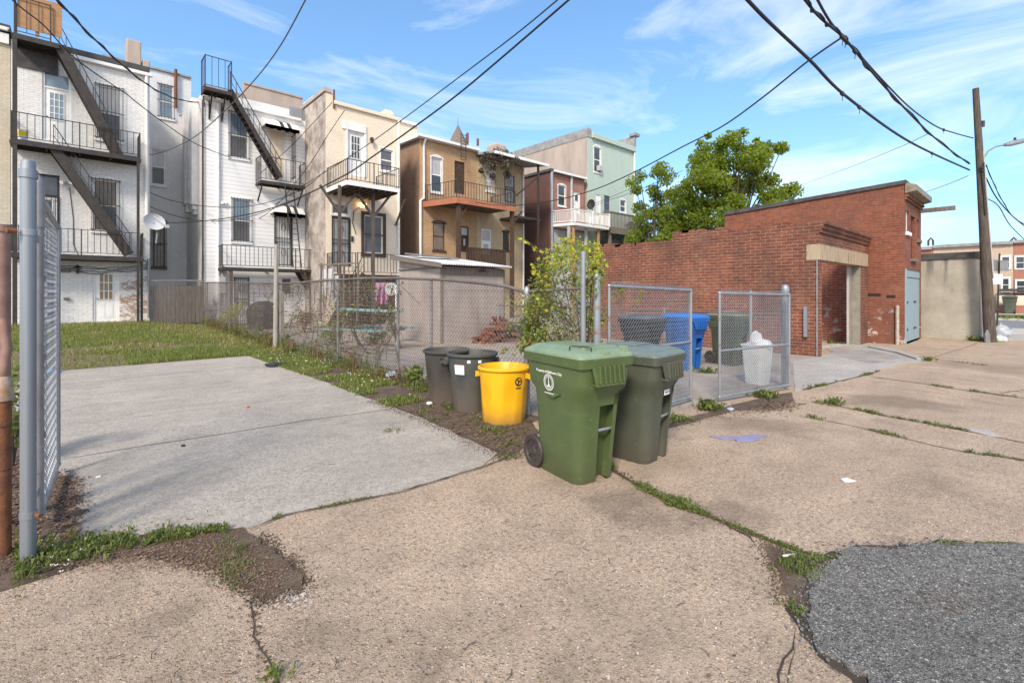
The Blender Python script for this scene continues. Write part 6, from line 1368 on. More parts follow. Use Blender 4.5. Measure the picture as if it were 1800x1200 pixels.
# ---------------------------------------------------------------- foliage
def leaves(b, c, r, n, size, rng, flat=1.0, shell=.5, up=0.0, mi=0):
    """n folded leaf faces through a ball of radius r (more of them near its skin)"""
    c = V(c); L = b.v; Fc = b.f; M = b.m
    for _ in range(n):
        d = V((rng.gauss(0, 1), rng.gauss(0, 1), rng.gauss(0, 1))).normalized()
        p = c + V((d.x, d.y, d.z * flat)) * r * (rng.random() ** shell)
        a = V((rng.gauss(0, 1), rng.gauss(0, 1), rng.gauss(0, 1) - .4)).normalized(); q = a.cross(V((rng.gauss(0, 1), rng.gauss(0, 1), rng.gauss(0, 1) + up))).normalized()
        s = size * rng.uniform(.55, 1.25); k = len(L)
        L += [p - a * s * .5, p + q * s * .36 + a * s * .05, p + a * s * .55, p - q * s * .36 + a * s * .05]; Fc.append((k, k + 1, k + 2, k + 3)); M.append(mi)
    return b
def blade(b, p, h, w, rng, lean=.5, mi=0):
    a = rng.uniform(0, 6.283); l = rng.uniform(.1, lean); d = V((math.cos(a), math.sin(a), 0)); s = V((-d.y, d.x, 0)) * w / 2; k = len(b.v)
    m1 = p + V((0, 0, h * .6)) + d * h * l * .35; t = p + V((0, 0, h)) * (1 - l * .3) + d * h * l
    b.v += [p - s, p + s, m1 + s * .8, m1 - s * .8, t]; b.f += [(k, k + 1, k + 2, k + 3), (k + 3, k + 2, k + 4)]; b.m += [mi, mi]
def tuft(b, p, n, h, w, rng, spread=.05, lean=.9):
    for _ in range(n):
        a = rng.uniform(0, 6.283); r = spread * rng.random() ** .6; blade(b, p + V((r * math.cos(a), r * math.sin(a), -.004)), h * rng.uniform(.4, 1.1), w * rng.uniform(.7, 1.3), rng, lean)
def rosette(b, p, n, L_, rng, wd=.34, lift=.5):
    for _ in range(n):
        a = rng.uniform(0, 6.283); e = rng.uniform(.05, lift); l = L_ * rng.uniform(.5, 1.1); d = V((math.cos(a), math.sin(a), 0)); s = V((-d.y, d.x, 0)) * l * wd / 2; k = len(b.v)
        q = p + V((rng.uniform(-.01, .01), rng.uniform(-.01, .01), .004)); mid = q + d * l * .55 + V((0, 0, l * e)); t = q + d * l + V((0, 0, l * e * rng.uniform(.3, 1.1)))
        b.v += [q, mid + s, t, mid - s]; b.f.append((k, k + 1, k + 2, k + 3)); b.m.append(0)
R = random.Random(21)
# trees behind the garage
def tree(label, trunk, clumps, d, dens, lsize, mat, dd=2.6, limbs=True, group=None):
    base = gr(*trunk) if trunk[1] > 520 else None
    c0 = at(trunk[0], 515, d); base = V((c0.x, c0.y, 0)); T = thing('tree', label, 'tree', base, group=group); b = MB(); cen = V((0, 0, 0)); cs = []
    for u, v, r in clumps:
        for k in range(2):
            dep = d + R.uniform(-dd, dd); p = at(u, v, d) + FW * (dep - d) * (1 if k else .35); rr = r * d / 850 * R.uniform(.8, 1.05)
            p += V((R.uniform(-.3, .3), R.uniform(-.3, .3), 0)); leaves(b, p, rr, int(dens * (r / 25) ** 2), lsize, R, .8, .55, 1.2); cs.append(p)
    b.build('crown', m[mat], T)
    q = MB(); top = at(trunk[0], min(c[1] for c in clumps) + 50, d); q.tube([base, base.lerp(top, .3) + V((.1, 0, 0)), base.lerp(top, .6), top], [.32, .25, .15, .04], 8)
    for p in cs[::2]:
        t = R.uniform(.3, .75); a = base.lerp(top, t); q.tube([a, a.lerp(p, .5) + V((0, 0, -.25)), p], [.11 * (1.2 - t), .06, .02], 5)
    q.build('trunk', m['bark'], T, smooth=60)
    return T
big = [(1295, 238, 12), (1290, 258, 20), (1262, 258, 20), (1240, 268, 20), (1318, 268, 20), (1345, 262, 20), (1366, 262, 15), (1228, 290, 22), (1262, 290, 28), (1300, 290, 28), (1338, 290, 24), (1215, 322, 26), (1250, 325, 30), (1290, 325, 30), (1328, 320, 30), (1365, 310, 20), (1378, 338, 20),
       (1205, 352, 26), (1240, 360, 30), (1278, 362, 28), (1350, 350, 24), (1382, 368, 18), (1392, 330, 9), (1362, 378, 22), (1215, 385, 26), (1250, 392, 26), (1290, 392, 28), (1330, 372, 18), (1195, 402, 24), (1180, 420, 22), (1225, 412, 26), (1265, 420, 26), (1182, 372, 18), (1196, 335, 16), (1225, 255, 8), (1330, 245, 7)]
tree('large leafy green tree rising behind the brick garages', (1290, 580), big, 33, 600, .22, 'leaf')
lt = [(1128, 312, 16), (1148, 308, 18), (1170, 312, 16), (1122, 335, 14), (1130, 360, 16), (1150, 372, 18), (1172, 360, 16), (1165, 392, 20), (1140, 400, 18), (1125, 385, 14), (1170, 420, 22), (1150, 430, 20), (1185, 340, 12), (1120, 415, 16)]
tree('smaller yellowish green tree between the mint house and the large tree', (1150, 580), lt + [(1145, 335, 14), (1160, 345, 14), (1138, 378, 14), (1180, 385, 16), (1186, 405, 16)], 38, 540, .21, 'leaf', 2)
tree('dark dense tree behind the wooden deck of the mint house', (1128, 580), [(1118, 400, 22), (1130, 425, 24), (1112, 440, 24), (1150, 445, 26), (1175, 440, 24), (1200, 440, 24)], 44, 300, .3, 'leafdark', 3)

# the vine on the corner post
vt = thing('vine_bush', 'tangled vine with yellow green leaves climbing the tall bare fence post', 'vine', (4.6, 4.1, 0)); b = MB(); y_ = MB(); br = MB(); st = MB()
vc = [(985, 452, 26), (1005, 440, 22), (1035, 448, 22), (962, 475, 22), (1048, 472, 18), (975, 500, 32), (1012, 492, 30), (1040, 500, 22), (955, 532, 28), (990, 540, 34), (1025, 540, 30), (945, 570, 26), (935, 540, 20), (932, 575, 20), (950, 505, 22), (930, 605, 20), (985, 575, 34), (1020, 580, 30), (1048, 560, 20), (962, 602, 28), (1000, 610, 30), (1035, 605, 24), (940, 600, 22), (985, 640, 26), (1020, 640, 26), (950, 640, 20)]
for u, v, r in vc:
    d = R.uniform(5.9, 6.6); p = at(u, v, d); rr = r * d / 850; hi = v < 490
    leaves(b, p, rr * 1.15, 115 if hi else 160, .05, R, 1, .5, 1)
    leaves(y_, p + V((0, 0, .03)), rr * 1.15, 90 if hi else 20, .05, R, 1, .4, 1); leaves(br, p, rr, 8 if hi else 45, .045, R, 1, .6)
    st.tube([at(1026, 660, 5.95), at((u + 1026) / 2, (v + 690) / 2, 6.1), p], [.012, .008, .004], 4)
run = [(1000, 448), (985, 452), (960, 440), (944, 438), (930, 426), (918, 418), (908, 411)]; pts = [at(u, v, 6.2) for u, v in run]; st.tube(pts, .005, 4)
for a, c in zip(pts[1:], pts[2:]):
    for t in (0, .3, .6): leaves(y_, a.lerp(c, t) - V((0, 0, .02)), .03, 3, .055, R)
for pl_ in ([(1003, 470), (1004, 440), (1000, 418)], [(960, 500), (940, 480), (934, 466)], [(1040, 470), (1052, 450), (1050, 436)]):
    pts = [at(u, v, 6.1) for u, v in pl_]; st.tube(pts, .005, 4)
    for a, c in zip(pts, pts[1:]):
        for t in (.1, .4, .7, 1): leaves(y_, a.lerp(c, t), .035, 5, .05, R)
for _ in range(40):                                            # strands along the fence left and right of the post
    u, v = R.choice([(R.uniform(885, 945), R.uniform(520, 620)), (R.uniform(1060, 1140), R.uniform(500, 545)), (R.uniform(885, 945), R.uniform(520, 620))]); leaves(b, at(u, v, 6.3 if u < 1000 else 6.15), .05, 7, .045, R)
b.build('green_leaves', m['vine'], vt); y_.build('yellow_leaves', m['vineyel'], vt); br.build('withered_leaves', m['vinebrown'], vt); st.build('stems', m['bark'], vt)

# dead vines over the porch roof of the tan house
dv_ = thing('dead_vine', 'dark dead vine hanging over the porch roof of the tan house', 'vine', ony(24.4, 880, 290)); b = MB(); st = MB()
for u, v, r in [(862, 272, 10), (878, 268, 13), (895, 270, 13), (905, 283, 10), (870, 290, 12), (888, 292, 13), (850, 282, 8), (846, 300, 6), (898, 305, 9), (872, 308, 7)]:
    p = ony(24.0, u, v) + V((0, R.uniform(-.1, .6), 0)); leaves(b, p, r * .03, 260, .13, R, 1, .6)
    for k in range(7): st.tube([p, p + V((R.uniform(-.4, .4), R.uniform(-.2, .1), R.uniform(-.5, .1))), p + V((R.uniform(-.5, .5), R.uniform(-.2, .1), R.uniform(-1.3, -.4)))], [.02, .015, .006], 4)
b.build('leaves', leafmat('dead_vine_leaves', (.05, .045, .03), (.12, .10, .06), .1), dv_); st.build('stems', m['bark'], dv_)

# ---------------------------------------------------------------- grass and weeds
edge = sorted([(p.y, p.x) for p in [gr(u, v) for u, v in drive_px[3:10]]])
def xedge(y):
    if y <= edge[0][0]: return edge[0][1]
    for (a, xa), (c, xc) in zip(edge, edge[1:]):
        if y <= c: return xa + (xc - xa) * (y - a) / (c - a)
    return edge[-1][1]
b = MB(); dr_ = MB(); fl = MB()
for _ in range(30000):
    y = 14.0 + 13.5 * R.random() ** 1.3; x = R.uniform(-1.8, 4.6); k = mnoise.noise(V((x * .8, y * .8, 3)))
    if (k > .33 or x < .9 and y < 18 and k > -.25 - (.9 - x) * .2) and R.random() < .8: continue
    if y > 25 and R.random() < .6: continue
    p = V((x, y, lawn_z(x, y))); dry = mnoise.noise(V((x * .5, y * .5, 9))) + (.25 if x > 3.2 else -.05) > .12
    blade(dr_ if dry and R.random() < .6 else b, p, R.uniform(.05, .14) * (1.3 if k > .2 else 1), .016, R, 1.0)
for _ in range(17000):
    y = 6.2 + 8.2 * R.random(); xe = xedge(y); x = xe + (4.62 - xe) * R.random() ** .8 - .05; k = mnoise.noise(V((x * 1.6, y * 1.6, 5)))
    if k < -.12 - (y - 8.2) * .1: continue
    p = V((x, y, .006)); g2_ = 1 + .8 * max(0, k)
    if R.random() < .4: rosette(b, p, 2, .055 * g2_, R, .45, .8)
    else: blade(dr_ if R.random() < .22 + .3 * (x > 4.2) else b, p, R.uniform(.03, .10) * g2_, .009, R, 1.0)
    if R.random() < .006: fl.sphere(p + V((0, 0, .07)), .012, 5, 4)
b.build('lawn_grass', m['grass'], None, kind='stuff', label='short green grass of the yard', cat='grass'); dr_.build('dry_grass', m['grassdry'], None, kind='stuff', label='dry yellowish grass among the green', cat='grass'); fl.build('clover_flowers', m['flower'], None, kind='stuff', label='tiny white flowers in the grass', cat='flowers')
b = MB(); bd = MB()                                            # tall weeds along the long fence
for _ in range(420):
    y = 5.0 + 21 * R.random() ** 1.4; x = 4.5 + R.gauss(0, .16); p = V((x, y, fgrd(y) * .8)); h = R.uniform(.12, .5) * (1.2 if y > 9 else .7)
    q = bd if R.random() < .35 else b
    for k in range(9): blade(q, p + V((R.gauss(0, .05), R.gauss(0, .05), 0)), h * R.uniform(.5, 1.1), .012, R, .7)
    if R.random() < .5:
        for k in range(5): leaves(q, p + V((R.gauss(0, .04), R.gauss(0, .04), h * R.uniform(.3, 1))), .05, 5, .05, R)
b.build('fence_weeds', m['weed'], None, kind='stuff', label='green weeds along the long fence', cat='weeds'); bd.build('dry_fence_weeds', m['vinebrown'], None, kind='stuff', label='brown dry weeds along the long fence', cat='weeds')
def shrub(label, u, v, d, r, n, size, mat, name='shrub', flat=1.0, cat='shrub'):
    p = gr(u, v) if d is None else V((at(u, v, d).x, at(u, v, d).y, 0)); T = thing(name, label, cat, p); b = MB(); q = MB()
    for k in range(7):
        c = p + V((R.gauss(0, r * .4), R.gauss(0, r * .4), r * R.uniform(.5, 1.5) * flat)); leaves(b, c, r * .62, n // 7, size, R); q.tube([p, p.lerp(c, .5) + V((0, 0, .03)), c], [.012, .008, .004], 4)
    b.build('leaves', m[mat], T); q.build('stems', m['bark'], T); return T
shrub('rounded green shrub in the shed yard, left of the grey shed', 656, 607, None, .32, 700, .06, 'leafdark')
shrub('loose grey green shrub behind the fence, below the turquoise table', 585, 606, None, .45, 700, .07, 'vine')
shrub('broad leaved weed bush at the fence beside the charcoal round bin', 728, 680, None, .2, 300, .07, 'weed')
shrub('tall yellow leaved shrub at the corner of the white sided house', 402, 570, 22, .5, 300, .12, 'vineyel', flat=1.4)
shrub('reddish brown bush behind the fence at the porch stair', 536, 585, None, .5, 500, .09, 'vinebrown', flat=1.2)
shrub('leafy bush between the brown post and the thick gate post', 22, 690, 4.6, .3, 420, .07, 'weed', flat=1.9)
shrub('ivy climbing over the board fence between the white houses', 303, 575, 23.2, .75, 700, .1, 'vine', flat=1.3)
T = thing('creeper', 'pink flowered creeper with sparse pale leaves hanging over the long fence by the table', 'vine', gr(640, 612)); b = MB(); q = MB()
b2_ = MB()
for k in range(230):
    u, v = R.uniform(440, 705), R.uniform(498, 605); p = at(u, v, depth(onx(LX, u)) + .1); leaves(b if R.random() < .5 else b2_, p, .13, 6, .06, R)
    q.tube([p, p + V((R.gauss(0, .1), R.gauss(0, .3), R.uniform(-.5, -.1)))], .006, 4)
b.build('leaves', m['vine'], T); b2_.build('withered_leaves', m['vinebrown'], T); q.build('stems', m['bark'], T)
# weeds in the joints and cracks
def crackweeds(pts, n, h, label, lo=0, hi=1, sp=.03, z=.004, name='joint_weeds', clump=.0):
    b = MB(); P_ = pts[int(lo * len(pts)):max(int(lo * len(pts)) + 2, int(hi * len(pts)))]
    for _ in range(n):
        i = R.randrange(len(P_) - 1); p = P_[i].lerp(P_[i + 1], R.random())
        if mnoise.noise(p * 2.2 + V((5, 0, 0))) < clump: continue
        kk = .35 + 1.1 * abs(mnoise.noise(p * 1.3 + V((2, 4, 0)))) + .5 * mnoise.noise(p * 5); kk = max(.3, kk) * 1.25
        p = p + V((R.gauss(0, sp * kk), R.gauss(0, sp * kk), z))
        if R.random() < .6: rosette(b, p, 5, h * .95 * kk, R, .4, 1.0)
        else: tuft(b, p, 4, h * 1.5 * kk, .005, R, .02, 1.5)
    return b.build(name, m['weed'], None, kind='stuff', label=label, cat='weeds')
crackweeds(J1, 1050, .032, 'green weeds in the joint right of the wheelie bins', 0, .62, .035, clump=-.25)
crackweeds(J1, 420, .026, 'green weeds in the joint by the asphalt patch', .62, 1, .025, clump=.02)
crackweeds(J2, 260, .03, 'sparse weeds at the front edge of the driveway', .1, .8, .02, .013, clump=.1)
for J, n, lo, hi in ((J3, 300, .25, 1), (J4, 420, 0, 1), (J5, 320, 0, 1), (J6, 320, 0, 1), (J7, 80, 0, 1)): crackweeds(J, n, .045, 'thin line of weeds in a pavement joint on the right', lo, hi, .03, clump=-.05)
A9 = edgejit([gr(u, v) for u, v in ((1398, 990), (1450, 985), (1520, 968), (1600, 962), (1700, 960), (1800, 961))], .05, .02, False); crackweeds(A9, 420, .03, 'weeds along the upper edge of the asphalt patch', 0, 1, .02, .01)
b = MB()                                                        # the weedy corner by the gate post
for _ in range(620):
    t = R.random(); u = 30 + 370 * t ** 1.5; v = 1000 - 62 * t + R.gauss(0, 16 * (1.15 - t)) - 8; p = gr(u, max(v, 925), .016)
    if R.random() < .75: rosette(b, p, 6, R.uniform(.018, .042), R, .45, 1.3)
    else: tuft(b, p, 5, .07, .005, R, .02)
for _ in range(110):
    p = gr(R.gauss(415, 22), R.gauss(985, 24), .016); tuft(b, p, 4, R.uniform(.02, .05), .005, R, .03, 1.6)
b.build('corner_weeds', m['weed'], None, kind='stuff', label='low green weeds with white petals at the gate post foot', cat='weeds')
fl = MB()
for _ in range(16):
    p = gr(R.uniform(50, 150), R.uniform(945, 1010), .03)
    for k in range(4): a = k * 1.57 + R.random(); fl.add([p, p + V((.009 * math.cos(a - .4), .009 * math.sin(a - .4), .008)), p + V((.015 * math.cos(a), .015 * math.sin(a), .01)), p + V((.009 * math.cos(a + .4), .009 * math.sin(a + .4), .008))], [(0, 1, 2, 3)])
fl.build('fallen_petals', m['flower'], None, kind='stuff', label='white petals scattered over the corner weeds', cat='petals')
def weed(label, u, v, n, L_, z=.006, kind='leafy', sp=.06):
    p = gr(u, v, z); b = MB()
    for _ in range(n):
        q = p + V((R.gauss(0, sp), R.gauss(0, sp), 0))
        if kind == 'leafy': rosette(b, q, 5, L_, R, .38, 1.3)
        else: tuft(b, q, 8, L_ * 1.2, .007, R, .03)
    return b.build('weed_tuft', m['weed'], None, label=label, cat='weed')
weed('small weed tuft growing through the grey driveway', 686, 757, 12, .035, .013)
weed('large leafy weed at the foot of the right gate leaf', 1248, 718, 60, .10, .006, sp=.07)
weed('weed at the right end of the gate under the white bin', 1343, 697, 55, .09, .006, 'leafy', .08)
weed('strip of weeds between the dark wheelie bin and the gate', 1190, 738, 60, .05, .006, 'leafy', .09)
weed('dense weed at the left start of the upper pavement joint', 1458, 709, 30, .08, .006, sp=.09)
weed('tiny weed in the lower pavement joint', 1436, 735, 12, .05, .006, 'grass')
weed('grassy weed at the end of the garage ramp kerb', 1628, 633, 24, .12, .006, 'grass', .1)
weed('weed growing at the foot of the rendered building', 1716, 599, 45, .13, .006, 'leafy', .08)
weed('weed inside the garage doorway', 1463, 603, 20, .14, .006, 'grass', .08)
weed('weed under the bins at the old green wheelie bin', 1243, 655, 20, .1, .006, 'leafy', .09)
weed('weed at the wheel of the front wheelie bin', 898, 805, 10, .04, .006, 'leafy', .06)
weed('weed in the dirt in front of the yellow round bin', 870, 756, 24, .05, .008, 'leafy', .08)
weed('weed in the dirt in front of the worn grey bin', 800, 716, 22, .05, .008, 'leafy', .08)
weed('weed in the broken corner by the white pen', 1405, 1000, 40, .04, .008, 'grass', .06)
weed('weed on the left rim of the asphalt patch', 1393, 1075, 12, .03, .008, 'leafy', .03)
weed('lone weed at the bottom crack', 488, 1192, 12, .035, .006, 'leafy', .03)
b = MB()
for _ in range(420):
    p = gr(R.uniform(700, 935), R.uniform(690, 790), .01)
    if p.x < xedge(p.y) + .05 or mnoise.noise(p * 1.7) < -.02: continue
    rosette(b, p, 5, R.uniform(.02, .06), R, .45, 1.0) if R.random() < .6 else tuft(b, p, 5, .06, .006, R, .03, 1.4)
b.build('soil_weeds', m['weed'], None, kind='stuff', label='small weeds in the dirt around the round bins', cat='weeds')
vg = gr(1790, 566); b = MB()
for _ in range(2500): p = V((42.4 + R.gauss(0, .35), R.uniform(onx(42.4, 1850).y, onx(42.4, 1755).y), .13)); blade(b, p, .22, .05, R, .8)
b.build('verge_grass', m['grass'], None, kind='stuff', label='strip of grass along the far pavement', cat='grass')

# ---------------------------------------------------------------- litter
b = MB()
LB = b
def dead(b, p, s):
    a = R.uniform(0, 6.283); d = V((math.cos(a), math.sin(a), R.uniform(-.1, .3))); q = V((-d.y, d.x, R.uniform(-.3, .3))); k = len(b.v)
    b.v += [p, p + d * s * .5 + q * s * .3 + V((0, 0, s * .12)), p + d * s, p + d * s * .5 - q * s * .3 + V((0, 0, s * .1))]; b.f.append((k, k + 1, k + 2, k + 3)); b.m.append(0)
for _ in range(1500): dead(b, gr(R.gauss(118, 14), R.uniform(835, 945), .02), R.uniform(.012, .035))
for _ in range(900): dead(b, gr(R.uniform(0, 70), R.uniform(800, 990), .012), R.uniform(.02, .05))
for _ in range(160): dead(b, gr(R.gauss(1675, 45), R.gauss(1058, 14), .026), R.uniform(.006, .02))
for _ in range(4200):
    t = R.random(); dead(b, gr(300 + 190 * t + R.gauss(0, 26), 950 + 75 * t ** 1.5 + R.gauss(0, 18), .019), R.uniform(.005, .02))
for _ in range(1800): dead(b, gr(R.uniform(0, 330), R.gauss(975, 16), .02), R.uniform(.006, .022))
for _ in range(300): dead(b, gr(R.gauss(500, 35), R.gauss(1040, 14), .004), R.uniform(.005, .018))
for _ in range(2600): _p = gr(R.uniform(700, 935), R.uniform(715, 795), .012); _p.x > xedge(_p.y) and dead(b, _p, R.uniform(.015, .04))
for _ in range(500): dead(b, gr(R.gauss(1365, 22), R.gauss(712, 5), .01), R.uniform(.02, .05))
for _ in range(260): dead(b, gr(R.uniform(1180, 1400), R.gauss(722, 8), .01), R.uniform(.015, .04))
for _ in range(150): u = R.uniform(60, 1800); v = 760 + 440 * R.random(); dead(b, gr(u, v, .015), R.uniform(.01, .028))
for _ in range(900): _x, _y = R.uniform(-1.8, 2), R.uniform(14, 19); dead(b, V((_x, _y, lawn_z(_x, _y) + .01)), R.uniform(.03, .08))
b.build('leaf_litter', m['litter'], None, kind='stuff', label='dead leaves and scraps scattered on the ground', cat='litter')
b = MB()
for _ in range(80): p = gr(R.gauss(503, 18), R.gauss(1047, 8), .002); s = R.uniform(.003, .01); b.obox(p, V((s, 0, .001)), V((0, s * .8, 0)), V((0, 0, .002)))
for _ in range(110): p = gr(R.uniform(60, 1780), R.uniform(850, 1195), .003); s = R.uniform(.002, .005); b.obox(p, V((s, s * .3, .001)), V((-s * .3, s * .8, 0)), V((0, 0, .003)))
b.build('gravel_chips', pm('pale_chips', (.55, .50, .44), (.30, .27, .24), 40, .8), None, kind='stuff', label='pale stone chips on the concrete', cat='gravel')
b = MB()
for _ in range(70):
    p = gr(R.uniform(60, 1780), R.uniform(800, 1195), .014); a = R.uniform(0, 6.283); l = R.uniform(.02, .07); b.tube([p, p + V((math.cos(a), math.sin(a), .02)) * l * .5, p + V((math.cos(a + .3), math.sin(a + .3), 0)) * l], .0022, 4)
b.build('twigs', m['bark'], None, kind='stuff', label='small dark twigs on the concrete', cat='twigs')
def flat(name, label, cat, px, z, mat, th=.006):
    pts = [gr(u, v, z) for u, v in px]; b = MB(); b.extr(pts, (0, 0, th)); return b.build(name, mat, None, label=label, cat=cat)
flat('torn_cardboard', 'torn lilac sheet of board lying on the alley right of the bins', 'board', ((1246, 767), (1270, 768), (1300, 768), (1318, 765), (1350, 766), (1330, 770), (1336, 773), (1322, 776), (1296, 776), (1290, 773), (1270, 772)), .004, pm('lilac_board', (.25, .23, .37), (.20, .19, .30), 6, .7), .012)
flat('paper_scrap', 'white scrap of paper on the alley on the right', 'paper', ((1478, 842), (1488, 840), (1505, 846), (1497, 847), (1484, 847)), .004, white_print)
flat('pen', 'thin white pen lying in the dirty joint by the asphalt', 'pen', ((1375, 977), (1400, 973), (1401, 975), (1376, 979)), .012, white_print, .008)
flat('plate_piece', 'blue and white broken plate piece at the gate', 'plate', ((1277, 718), (1285, 716), (1291, 719), (1284, 722)), .01, pm('blue_white', (.35, .4, .7), (.7, .7, .75), 20, .3))
flat('white_stick', 'small white stick on the grey driveway', 'stick', ((168, 838), (177, 836), (177, 838), (168, 840)), .014, white_print)
def rag(name, label, cat, u, v, r, mat, seed, sq=.3):
    p = gr(u, v); T = thing(name, label, cat, p); bag(T, p, r, mat, seed, sq, 'cloth'); q = MB()
    q.tube([p + V((r * .6, 0, .02)), p + V((r * 1.3, r * .2, .03)), p + V((r * 1.6, -r * .1, .01))], [r * .25, r * .16, r * .05], 6); q.build('loose_end', mat, T, smooth=60); return T
rag('black_rag', 'crumpled black rag on the far right corner of the driveway', 'rag', 483, 644, .2, m['black'], 3, .25)
rag('blue_bag', 'crumpled pale blue plastic bag in the weeds at the long fence', 'bag', 690, 663, .13, pm('pale_blue_plastic', (.45, .58, .68), (.3, .42, .52), 7, .4), 5, .5)
rag('blue_scrap', 'bright blue plastic scrap at the left edge of the driveway', 'bag', 93, 656, .1, pm('bright_blue', (.02, .25, .7), None, rough=.5), 6, .5)
rag('brown_scrap', 'brown rotten scrap near the gate on the driveway', 'scrap', 133, 907, .05, m['soil'], 7, .35)
for u, v, lab in ((436, 716, 'tiny red cap on the driveway'), (322, 784, 'dark small stone on the driveway')):
    p = gr(u, v, .012); MB().tube([p, p + V((0, 0, .018))], [.022, .018], 8).build('cap', pm('cap_red', (.5, .03, .02)) if u == 436 else m['black'], None, label=lab, cat='cap')
p = gr(755, 712); MB().sphere(p + V((0, 0, .03)), .05, 8, 5, sq=.5).build('pale_stone', white_print, None, label='pale flat stone in the dirt left of the charcoal bin', cat='stone')
# ---------------------------------------------------------------- things in the middle yard
p = gr(464, 578); T = thing('covered_grill', 'barbecue grill under a dark cover at the white sided house', 'grill', p); secs = []
for r0, r1, z in ((.62, .36, .02), (.66, .38, .5), (.68, .4, .85), (.55, .36, 1.1), (.3, .2, 1.25), (.12, .1, 1.28)):
    secs.append([p + V((r0 * math.copysign(abs(math.cos(a)) ** .5, math.cos(a)) * (1 + .05 * math.sin(5 * a)), r1 * math.copysign(abs(math.sin(a)) ** .5, math.sin(a)) * (1 + .05 * math.sin(7 * a)), z)) for a in [6.28318 * i / 28 for i in range(28)]])
MB().loft(secs).build('cover', m['black'], T, smooth=60); MB().tube([p + V((-.6, -.42, .05)), p + V((.6, -.42, .05))], .02, 6).build('hem_cord', m['iron'], T)
tq = pm('turquoise_paint', (.12, .32, .32), (.26, .38, .36), 4, .6)
a, c = at(585, 543, 14.2), at(690, 548, 13.4); T = thing('picnic_table', 'worn turquoise picnic table behind the long fence', 'table', ((a.x + c.x) / 2, (a.y + c.y) / 2, 0)); d = (c - a).normalized(); nn = V((-d.y, d.x, 0)); q = MB()
for k in range(4): q.bar(a + nn * k * .16, c + nn * k * .16, .14, .045)
q.build('table_top', tq, T)
for s, z in ((-.35, .62), (.95, .62)): q = MB(); q.bar(V((a.x, a.y, z)) + nn * s, V((c.x, c.y, z)) + nn * s, .22, .045); q.build('bench', tq, T)
for t in (.15, .85):
    e = a.lerp(c, t); q = MB(); q.bar(V((e.x, e.y, 0)) - nn * .3, V((e.x, e.y, a.z - .03)) + nn * .4, .08, .05).bar(V((e.x, e.y, 0)) + nn * .85, V((e.x, e.y, a.z - .03)) + nn * .12, .08, .05).bar(V((e.x, e.y, .58)) - nn * .4, V((e.x, e.y, .58)) + nn * 1.0, .08, .05); q.build('leg', m['wood'], T)
def cloth(name, label, cat, u0, v0, u1, v1, d, mat):
    b = MB(); n = 14; mrow = 10; vs = []
    for j in range(mrow + 1):
        for i in range(n + 1): u = u0 + (u1 - u0) * i / n; v = v0 + (v1 - v0) * j / mrow; vs.append(at(u, v, d + .12 * math.sin(i * 1.3 + j * .3) * (j / mrow + .15)))
    vs2 = [x + FW * .01 for x in vs]; N = len(vs); w_ = n + 1
    b.add(vs + vs2, [(j * w_ + i, j * w_ + i + 1, (j + 1) * w_ + i + 1, (j + 1) * w_ + i) for j in range(mrow) for i in range(n)] + [(N + j * w_ + i, N + (j + 1) * w_ + i, N + (j + 1) * w_ + i + 1, N + j * w_ + i + 1) for j in range(mrow) for i in range(n)])
    return b.build(name, mat, None, smooth=70, label=label, cat=cat)
cloth('pink_cloth', 'pink and purple cloth hanging behind the fence beside the shed', 'cloth', 660, 497, 684, 535, 15.2, pm('pink_cloth', (.55, .22, .33), (.30, .16, .30), 3, .9))
p = at(688, 508, 15); T = thing('round_disc', 'grey round disc hanging by the shed corner', 'disc', p); MB().tube([p - FW * .015, p + FW * .015], [.2, .2], 20).build('disc', m['greypaint'], T); MB().tube([p + V((0, 0, .18)), p + V((0, 0, .5))], .01, 5).build('cord', m['cable'], T)
p = at(697, 515, 14.6); p.z = 0; MB().tube([p, p + V((0, 0, 1.9))], .04, 8).build('white_pole', m['white'], None, label='white pole standing just left of the grey shed', cat='pole')
for u0, v0, u1, v1, lab in ((562, 473, 574, 486, 'square pale board leaning under the cream house porch'), (576, 472, 586, 493, 'tall white board leaning under the cream house porch'), (586, 484, 595, 500, 'small white board leaning under the cream house porch')):
    q = [at(u0, v0, 20.5), at(u1, v0, 20.4), at(u1, v1 + 30, 20.2), at(u0, v1 + 30, 20.3)]; MB().extr(q, FW * .03).build('board', m['greypaint'], None, label=lab, cat='board')
T = thing('trellis', 'rickety grey wooden trellis frame in front of the cream house porch', 'trellis', gr(600, 590)); q = MB()
for u in (563, 603, 628): q.bar(at(u, 565, 19.5), at(u + 2, 462, 19.5), .07, .07)
for v0, v1 in ((466, 462), (492, 490)): q.bar(at(560, v0, 19.5), at(630, v1, 19.5), .06, .06)
q.build('frame', m['wood'], T); q = MB()
for u in range(568, 628, 9): q.bar(at(u, 466, 19.45), at(u + R.uniform(-8, 8), 540, 19.45), .025, .025)
q.build('laths', m['wood'], T)
p = V((11.75, 12.7, 0)); T = thing('rubble_heap', 'jumble of bags and scrap beside the shed behind the vine', 'heap', p); bag(T, p, .35, m['black'], 12, .8); bag(T, p + V((.45, -.3, 0)), .25, whitebag, 13, .7, 'white_bag')
